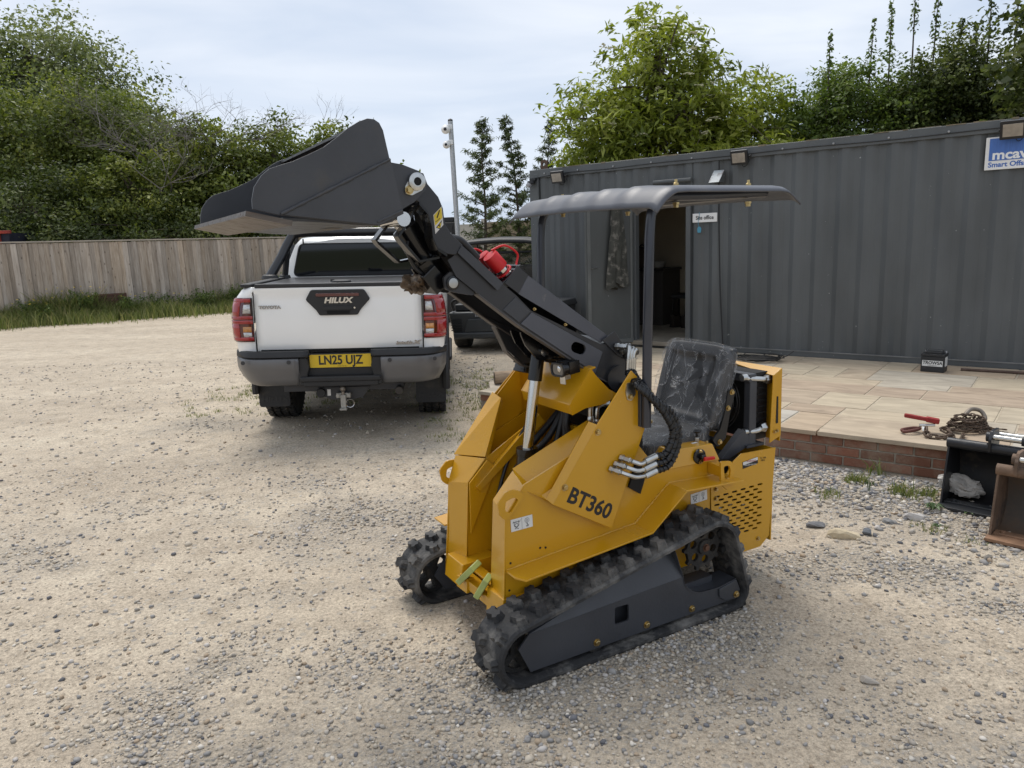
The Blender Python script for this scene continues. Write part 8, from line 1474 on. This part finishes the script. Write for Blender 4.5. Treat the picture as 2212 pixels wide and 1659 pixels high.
# lower reinforcing panel of the near side with a weld bead along its top edge
sheet([(1.399, 1.868), (1.369, 1.716), (1.446, 1.682), (1.728, 1.716)], T0 - 0.004, T0, 'side_doubler', bks, bkt)
q = random.Random(4); wb = [P3(1.400 + (1.728 - 1.400) * k / 40, T0 - 0.004, 1.869 + (1.717 - 1.869) * k / 40) for k in range(41)]; MB().tube(wb, 0.005, 6, True, [0.0048 + q.uniform(-0.0014, 0.0014) for _ in wb]).build('weld_seam', bks, bkt, smooth=60)
wb = [P3(1.452 + (1.372 - 1.452) * k / 12, T0 - 0.004, 1.690 + (1.722 - 1.690) * k / 12) for k in range(13)]; MB().tube(wb, 0.004, 6).build('weld_seam', bks, bkt, smooth=60)
def bottom(prof, t0, t1, name, m, th, up=1):
    m_ = MB(); n = len(prof); pv = [Vector(p) for p in prof]; nr_ = []
    for i in range(n): d = (pv[min(i + 1, n - 1)] - pv[max(i - 1, 0)]).normalized(); nr_.append(Vector((-d.y, d.x)) * th * up)
    vs_ = [P3(p.x, t, p.y) for t in (t0, t1) for p in pv] + [P3((p + o_).x, t, (p + o_).y) for t in (t0, t1) for p, o_ in zip(pv, nr_)]
    fs_ = []
    for i in range(n - 1): fs_ += [(i, n + i, n + i + 1, i + 1), (2 * n + i, 2 * n + i + 1, 3 * n + i + 1, 3 * n + i), (i, i + 1, 2 * n + i + 1, 2 * n + i), (n + i, 3 * n + i, 3 * n + i + 1, n + i + 1)]
    fs_ += [(0, 2 * n, 3 * n, n), (n - 1, 2 * n - 1, 4 * n - 1, 3 * n - 1)]; return m_.add(vs_, fs_).build(name, m, bkt, smooth=25)
worn = mat('worn_steel', (0.12, 0.10, 0.085), 0.42, 0.6, var=0.3, vscale=9, stretch=(1.0, 6, 6), dirt=(0.10, 0.055, 0.035), dirt_amt=0.3, dscale=10)
bottom([(1.722, 1.700), (1.60, 1.692), (1.52, 1.684), (1.446, 1.680), (1.40, 1.690), (1.370, 1.716), (1.383, 1.79), (1.400, 1.872), (1.416, 1.95), (1.440, 1.975), (1.475, 1.972)], T0 + 0.01, T1 - 0.01, 'bucket_shell', mat('shell_worn', (0.050, 0.048, 0.048), 0.35, 0.35, var=0.3, vscale=4, stretch=(1, 8, 8), dirt=(0.14, 0.125, 0.11), dirt_amt=0.3, dscale=6), 0.008, -1)
bottom([(1.822, 1.7265), (1.70, 1.6985)], T0 - 0.012, T1 + 0.012, 'cutting_edge', worn, 0.014, 1)
text('stamp', 'FORTIS', 0.05, mat('stamp_light', (0.22, 0.2, 0.18), 0.6), bkt, frame(P3(1.50, 0.30, 1.6805), (0, 1, 0), (1, 0, 0.04)), 0.0006)
# ears to the gooseneck, with pin and retainer plate
EO = round_poly([(1.38, 1.885), (1.277, 1.895), (1.238, 1.889), (1.172, 1.866), (1.150, 1.828), (1.158, 1.805), (1.202, 1.765), (1.25, 1.740), (1.38, 1.72)], [0, 0.02, 0.02, 0.03, 0.02, 0.01, 0.01, 0.01, 0])
for t in (0.300, 0.680): er = sheet(EO, t, t + 0.014, 'bucket_ear', bks, bkt, bevel=0.003)
er = [o_ for o_ in bkt.children if o_.name.startswith('bucket_ear')][0]
MB().prism(round_poly([(1.205, 1.862), (1.165, 1.845), (1.170, 1.805), (1.212, 1.786), (1.238, 1.792), (1.236, 1.815)], 0.014), -0.292, -0.300).build('retainer_plate', zinc, er, bevel=0.001); MB().lathe([(0.030, 0.0), (0.030, 0.012), (0.024, 0.014), (0.014, 0.014), (0.012, 0.004)], P3(1.194, 0.293, 1.832), 'y', 28).build('pin_collar', zinc, er); MB().lathe([(0.013, 0.0), (0.013, 0.003)], P3(1.194, 0.284, 1.832), 'y', 18).build('grease_hole', pit, er); bolt(P3(1.222, 0.292, 1.804), 'y', 1, er, 0.0115)
MB().box(P3(1.40, 0.49, 1.80), (0.03, 0.42, 0.10), Matrix.Rotation(R(12), 4, 'Y')).build('back_stiffener', bks, bkt, bevel=0.004)
# ================================================================== digger buckets beside the patio
def digger_bucket(name, loc, w, h, d, mats, label, ears, teeth_bolts=3):
    t = empty(name, (loc[0], loc[1], float(gh(loc[0], loc[1])) + 0.004), R(-46), label, 'digger bucket', 'digger buckets by the patio'); mo, mi, me_ = mats; th = 0.012
    prof = [(0.0, 0.0), (d * 0.55, 0.0), (d * 0.86, h * 0.18), (d * 0.98, h * 0.48), (d * 0.86, h * 0.80), (d * 0.55, h * 0.97), (d * 0.30, h * 0.99)]
    prof = [tuple(p) for p in catmull([(p[0], p[1], 0) for p in prof], 4)]; prof = [(p[0], p[1]) for p in prof]
    side = [(0.0, 0.0)] + prof[1:] + [(d * 0.25, h)]
    for x in (0.0, w - th): MB().prism(side, x, x + th, 'x').build('bucket_side', mo, t, bevel=0.004)
    m_ = MB(); n = len(prof); pv = [Vector(p) for p in prof]; nr_ = []
    for i in range(n): dd = (pv[min(i + 1, n - 1)] - pv[max(i - 1, 0)]).normalized(); nr_.append(Vector((-dd.y, dd.x)) * th)
    vs_ = [(x, p.x, p.y) for x in (th, w - th) for p in pv] + [(x, (p + o_).x, (p + o_).y) for x in (th, w - th) for p, o_ in zip(pv, nr_)]; fs_ = []
    for i in range(n - 1): fs_ += [(i, i + 1, n + i + 1, n + i), (2 * n + i, 3 * n + i, 3 * n + i + 1, 2 * n + i + 1)]
    m_.add(vs_, fs_).build('bucket_shell', mi, t, smooth=40)
    MB().box((w / 2, -0.005, 0.012), (w + 0.01, 0.09, 0.018)).build('cutting_edge', me_, t, bevel=0.003); MB().box((w / 2, 0.06, 0.022), (w - 0.03, 0.06, 0.016)).build('wear_plate', me_, t, bevel=0.003)
    for k in range(teeth_bolts): MB().lathe([(0.013, 0.0), (0.012, 0.010), (0.008, 0.012)], (w * (0.10 + 0.4 * k), 0.055, 0.03), 'z', 8).build('edge_bolt', me_, t)
    MB().tube([(-0.004, d * 0.28, h - 0.008), (w + 0.004, d * 0.28, h - 0.008)], 0.030, 12).build('lip_bar', mo, t)
    for x in ears: MB().prism(round_poly([(d * 0.18, h - 0.03), (d * 0.15, h + 0.05), (d * 0.25, h + 0.095), (d * 0.62, h + 0.09), (d * 0.72, h - 0.01), (d * 0.5, h - 0.04)], 0.018), x - 0.008, x + 0.008, 'x').build('ear', mo, t, bevel=0.003)
    for (y, z) in ((d * 0.27, h + 0.058), (d * 0.27, h + 0.005) if False else (d * 0.60, h + 0.05)):
        p = MB().tube([(ears[0] - 0.02, y, z), (ears[1] + 0.03, y, z)], 0.016, 14).build('hitch_pin', mat('pin_bright', (0.62, 0.60, 0.55), 0.2, 1.0, var=0.1), t)
        for x in ears: MB().lathe([(0.028, -0.012), (0.028, 0.012)], (x - 0.012, y, z), 'x', 14).build('pin_boss', mo, t)
    return t
dbk = mat('digger_black', (0.014, 0.015, 0.018), 0.38, var=0.2, vscale=9, dirt=(0.09, 0.08, 0.07), dirt_amt=0.12, dscale=9); dbi = mat('digger_inside', (0.010, 0.010, 0.011), 0.55, var=0.3, dirt=(0.13, 0.10, 0.07), dirt_amt=0.25, dscale=7)
rbk = mat('digger_rust', (0.15, 0.095, 0.062), 0.75, var=0.35, vscale=10, dirt=(0.05, 0.045, 0.042), dirt_amt=0.35, dscale=6, bump=0.4, bscale=60); rbi = mat('digger_rust_inside', (0.13, 0.085, 0.055), 0.7, var=0.35, vscale=6, dirt=(0.075, 0.07, 0.064), dirt_amt=0.55, dscale=3.0); rbe = mat('digger_edge_rust', (0.24, 0.14, 0.085), 0.7, 0.3, var=0.3, vscale=14)
digger_bucket('digger_bucket', (2.468, 4.135), 0.62, 0.375, 0.34, (dbk, dbi, mat('digger_edge_black', (0.022, 0.024, 0.027), 0.45, var=0.2)), 'black digger bucket holding a crumpled white bag', (0.215, 0.385))
digger_bucket('digger_bucket', (2.448, 3.655), 0.55, 0.365, 0.32, (rbk, rbi, rbe), 'rusty brown digger bucket in front of the black one', (0.085, 0.40))
# crumpled bag
from mathutils import noise as mn
bm = bmesh.new(); bmesh.ops.create_icosphere(bm, subdivisions=4, radius=1.0)
for v in bm.verts:
    p = v.co.copy(); k = 1 + 0.5 * mn.noise(p * 1.3 + Vector((5, 2, 1))) + 0.28 * abs(mn.noise(p * 3.1)) + 0.12 * mn.noise(p * 7); v.co = Vector((p.x * 0.105 * k, p.y * 0.05 * k, max(-0.045, p.z * 0.062 * k) + (0.05 * max(0, p.x * -0.6 + 0.2))))
me = bpy.data.meshes.new('plastic_bag'); bm.to_mesh(me); bm.free(); me.polygons.foreach_set('use_smooth', np.ones(len(me.polygons), bool)); me.set_sharp_from_angle(angle=R(25))
o = link('plastic_bag', me, mat('bag_white', (0.42, 0.40, 0.37), 0.5, var=0.2, vscale=20, dirt=(0.25, 0.22, 0.19), dirt_amt=0.3, dscale=20), None, (2.645, 4.215, 0.078), (0, 0, R(-40))); tag(o, 'crumpled dirty white bag lying inside the black digger bucket', 'bag')
# ================================================================== things on the patio
PT = 0.2415
t = empty('car_battery', (4.06, 7.05, PT), KA + R(-4), 'black car battery with white label standing by the container', 'battery')
btm = mat('battery_black', (0.016, 0.017, 0.019), 0.45, var=0.2, dirt=(0.10, 0.09, 0.08), dirt_amt=0.1, dscale=20)
MB().box((0, 0, 0.075), (0.20, 0.15, 0.15)).build('case', btm, t, bevel=0.006); MB().box((0, 0, 0.163), (0.206, 0.156, 0.024)).build('lid', btm, t, bevel=0.004); MB().box((0, -0.005, 0.184), (0.15, 0.09, 0.02)).build('vent_cover', btm, t, bevel=0.005)
MB().tube([(-0.07, 0.0, 0.185), (-0.075, 0.0, 0.212), (0.075, 0.0, 0.212), (0.07, 0.0, 0.185)], 0.005, 6).build('handle', btm, t)
lb = MB().box((0, -0.0762, 0.085), (0.175, 0.001, 0.055)).build('label', mat('decal_white', (0.66, 0.66, 0.64), 0.4), t); text('lettering', 'TROWSA', 0.042, deck, lb, frame((0, -0.0772, 0.09), (1, 0, 0), (0, 0, 1)), 0.0004, 0.95, 0.1, 0.0012); text('lettering', 'Diesel Batteries', 0.012, deck, lb, frame((0, -0.0772, 0.066), (1, 0, 0), (0, 0, 1)), 0.0004)
MB().box((0.1012, 0.0, 0.10), (0.001, 0.10, 0.09)).build('side_label', mat('decal_white', (0.66, 0.66, 0.64), 0.4), t)
for k in (-1, 1): MB().lathe([(0.011, 0), (0.009, 0.02)], (k * 0.085, 0.055, 0.175), 'z', 12).build('terminal', mat('lead', (0.35, 0.35, 0.36), 0.45, 0.8), t)
o = MB().tube([(4.30, 7.015, PT + 0.014), (5.35, 6.27, PT + 0.014)], 0.0135, 10).build('steel_bar', mat('bar_rust', (0.10, 0.065, 0.05), 0.7, 0.3, var=0.3, vscale=10), None); tag(o, 'long rusty steel bar lying along the container base', 'steel bar')
# coil of black cable
g = np.random.default_rng(4); t = empty('cable_coil', (2.68, 8.03, PT), R(-36), 'untidy coil of thin black cable on the paving by the container', 'cable'); pts_ = []
for k in range(260):
    a = k * 0.24; r_ = 0.17 + 0.05 * math.sin(k * 0.071) + 0.02 * g.normal() * 0.3; pts_.append((r_ * 1.25 * math.cos(a) + 0.02 * math.sin(k * 0.05), r_ * 0.8 * math.sin(a), 0.008 + 0.055 * abs(math.sin(k * 0.043)) * (0.4 + 0.6 * (k % 37) / 37)))
MB().tube(catmull(pts_, 2), 0.0055, 5).build('coil', cab, t, smooth=60); MB().tube(catmull([(0.2, 0.0, 0.02), (0.30, 0.05, 0.06), (0.36, 0.10, 0.11)], 6), 0.005, 5).build('loose_end', cab, t); MB().tube(catmull([(-0.2, 0.0, 0.01), (-0.33, 0.02, 0.012), (-0.36, 0.10, 0.012), (-0.25, 0.14, 0.012)], 6), 0.005, 5).build('loose_end', cab, t)
# chain with red ratchet binder
chm = mat('chain_rust', (0.105, 0.072, 0.05), 0.7, 0.35, var=0.35, vscale=30, bump=0.4, bscale=120)
def chain_link(mb, c, d, up, L_, W, r):
    d = Vector(d).normalized(); up = Vector(up); s_ = d.cross(up).normalized(); pts2 = []
    h = L_ / 2 - W / 2
    for k in range(12):
        a = 2 * math.pi * k / 12; x = math.cos(a) * W / 2 + (h if math.cos(a) > 0 else -h); y = math.sin(a) * W / 2; pts2.append(Vector(c) + d * x + s_ * y)
    pts2.append(pts2[0]); mb.tube(pts2, r, 6, False)
chn = empty('load_chain', (2.95, 4.86, PT), 0, 'heap of rusty lifting chain with a red lever binder on the patio edge', 'chain')
def run(path, L_, W, r, name, g, jitter=0.0):
    """links along a path: each link a child of its own"""
    P = catmull(path, 12); dl = [0.0]
    for k in range(1, len(P)): dl.append(dl[-1] + (P[k] - P[k - 1]).length)
    n = int(dl[-1] / (L_ - 2.2 * r)); 
    for k in range(n):
        s_ = (k + 0.5) * (L_ - 2.2 * r); j = min(max(0, int(np.searchsorted(dl, s_)) - 1), len(P) - 2); c_ = P[j].lerp(P[j + 1], (s_ - dl[j]) / max(1e-6, dl[j + 1] - dl[j])); d = (P[j + 1] - P[j]).normalized(); up = Vector((0, 0, 1)) if k % 2 else Vector((0.3, 0.4, 0.05)).cross(d); up = (up + Vector(g.normal(size=3)) * 0.25).normalized()
        if abs(up.dot(d)) > 0.9: up = Vector((0, 0.3, 1))
        mb = MB(); chain_link(mb, c_, d, up, L_, W, r); mb.build(name, chm, chn, smooth=60, fix=False)
g = np.random.default_rng(21); pile = []
for k in range(46):
    a = k * 1.15; r_ = 0.13 * (1 - 0.35 * (k / 46)) * (0.7 + 0.5 * g.uniform()); pile.append((0.12 + r_ * 1.15 * math.cos(a), 0.03 + r_ * 0.75 * math.sin(a), 0.012 + 0.125 * (k / 46) * (1.25 - r_ / 0.16)))
run(pile, 0.030, 0.019, 0.0038, 'chain_link', g); run([(0.22, 0.0, 0.02), (0.30, 0.02, 0.012), (0.36, -0.02, 0.012)], 0.030, 0.019, 0.0038, 'chain_link', g); run([(0.02, -0.10, 0.02), (-0.05, -0.20, 0.012), (-0.11, -0.27, 0.012)], 0.034, 0.021, 0.0042, 'chain_link', g)
run([(-0.20, -0.04, 0.05), (-0.215, -0.11, 0.018), (-0.13, -0.15, 0.014), (-0.06, -0.10, 0.018), (-0.08, -0.02, 0.04)], 0.060, 0.036, 0.0075, 'big_link', g)
hk = MB().tube(catmull([(0.14, 0.10, 0.09), (0.20, 0.13, 0.125), (0.26, 0.12, 0.115), (0.275, 0.09, 0.075), (0.25, 0.06, 0.05)], 6), 0.014, 10, True, None).build('hook', mat('hook_grey', (0.20, 0.17, 0.14), 0.6, 0.5, var=0.3, vscale=20), chn, smooth=60)
MB().tube(catmull([(-0.32, 0.02, 0.02), (-0.30, 0.06, 0.02), (-0.22, 0.07, 0.025), (-0.20, 0.03, 0.03), (-0.25, -0.005, 0.03), (-0.31, 0.0, 0.02)], 5, True) , 0.011, 8).build('oval_ring', mat('ring_rust', (0.13, 0.05, 0.04), 0.7, 0.3, var=0.3), chn, smooth=60)
rdm = mat('binder_red', (0.30, 0.022, 0.020), 0.5, var=0.25, vscale=14, dirt=(0.09, 0.05, 0.04), dirt_amt=0.25, dscale=20); d_ = Vector((0.30, -0.13, -0.05)).normalized(); M_ = d_.to_track_quat('X', 'Z').to_matrix().to_4x4()
MB().box(Vector((-0.20, 0.06, 0.098)), (0.17, 0.032, 0.026), M_).box(Vector((-0.12, 0.025, 0.085)), (0.08, 0.045, 0.035), M_).build('binder_lever', rdm, chn, bevel=0.006); MB().tube([(-0.2, 0.04, 0.05), (-0.11, 0.01, 0.055)], 0.010, 10).build('binder_screw', zinc, chn)
MB().add([(-0.215, -0.03, 0.03), (-0.185, -0.05, 0.02), (-0.17, -0.01, 0.045), (-0.20, 0.005, 0.05), (-0.215, -0.03, 0.032), (-0.185, -0.05, 0.022), (-0.17, -0.01, 0.047), (-0.20, 0.005, 0.052)], [(3, 2, 1, 0), (4, 5, 6, 7), (0, 1, 5, 4), (1, 2, 6, 5), (2, 3, 7, 6), (3, 0, 4, 7)]).build('paper_tag', decw, chn)
# small weeds by the wall
def rosette(x, y, n, L_, h, label, sd):
    g = np.random.default_rng(sd); t = empty('small_weed', (x, y, float(gh(x, y))), g.uniform(0, 6), label, 'weed', 'single weeds on the gravel')
    for k in range(n):
        a = 6.28 * k / n + g.normal() * 0.2; d = Vector((math.cos(a), math.sin(a), 0)); s_ = Vector((-d.y, d.x, 0)); l = L_ * g.uniform(0.7, 1.1); w = l * 0.20; m_ = MB(); m_.add([d * 0.004, d * l * 0.5 + s_ * w + Vector((0, 0, h * 0.8)), d * l + Vector((0, 0, h * 0.5)), d * l * 0.5 - s_ * w + Vector((0, 0, h * 0.8)), d * l * 0.5 + Vector((0, 0, h * 0.65))], [(0, 1, 4), (1, 2, 4), (2, 3, 4), (3, 0, 4)]); m_.build('leaf', mat('rosette_green', (0.06, 0.105, 0.028), 0.55, var=0.2), t, fix=False, smooth=0)
rosette(2.40, 4.08, 8, 0.07, 0.05, 'leafy green weed at the corner of the black digger bucket', 1); rosette(2.55, 4.0, 6, 0.06, 0.03, 'flat weed below the cutting edge of the black digger bucket', 2); rosette(2.29, 3.84, 12, 0.035, 0.02, 'low clump of round green leaves on the gravel', 3); rosette(2.185, 4.40, 5, 0.03, 0.10, 'single reddish upright weed between two grass tufts', 4)
# ================================================================== tidy: no part deeper than thing > part > sub-part
def depth(o):
    d = 0
    while o.parent: o = o.parent; d += 1
    return d
for o in sorted(list(bpy.data.objects), key=depth):
    while depth(o) > 2:
        p = o.parent; b_ = p.matrix_basis @ o.matrix_basis; o.parent = p.parent; o.matrix_basis = b_
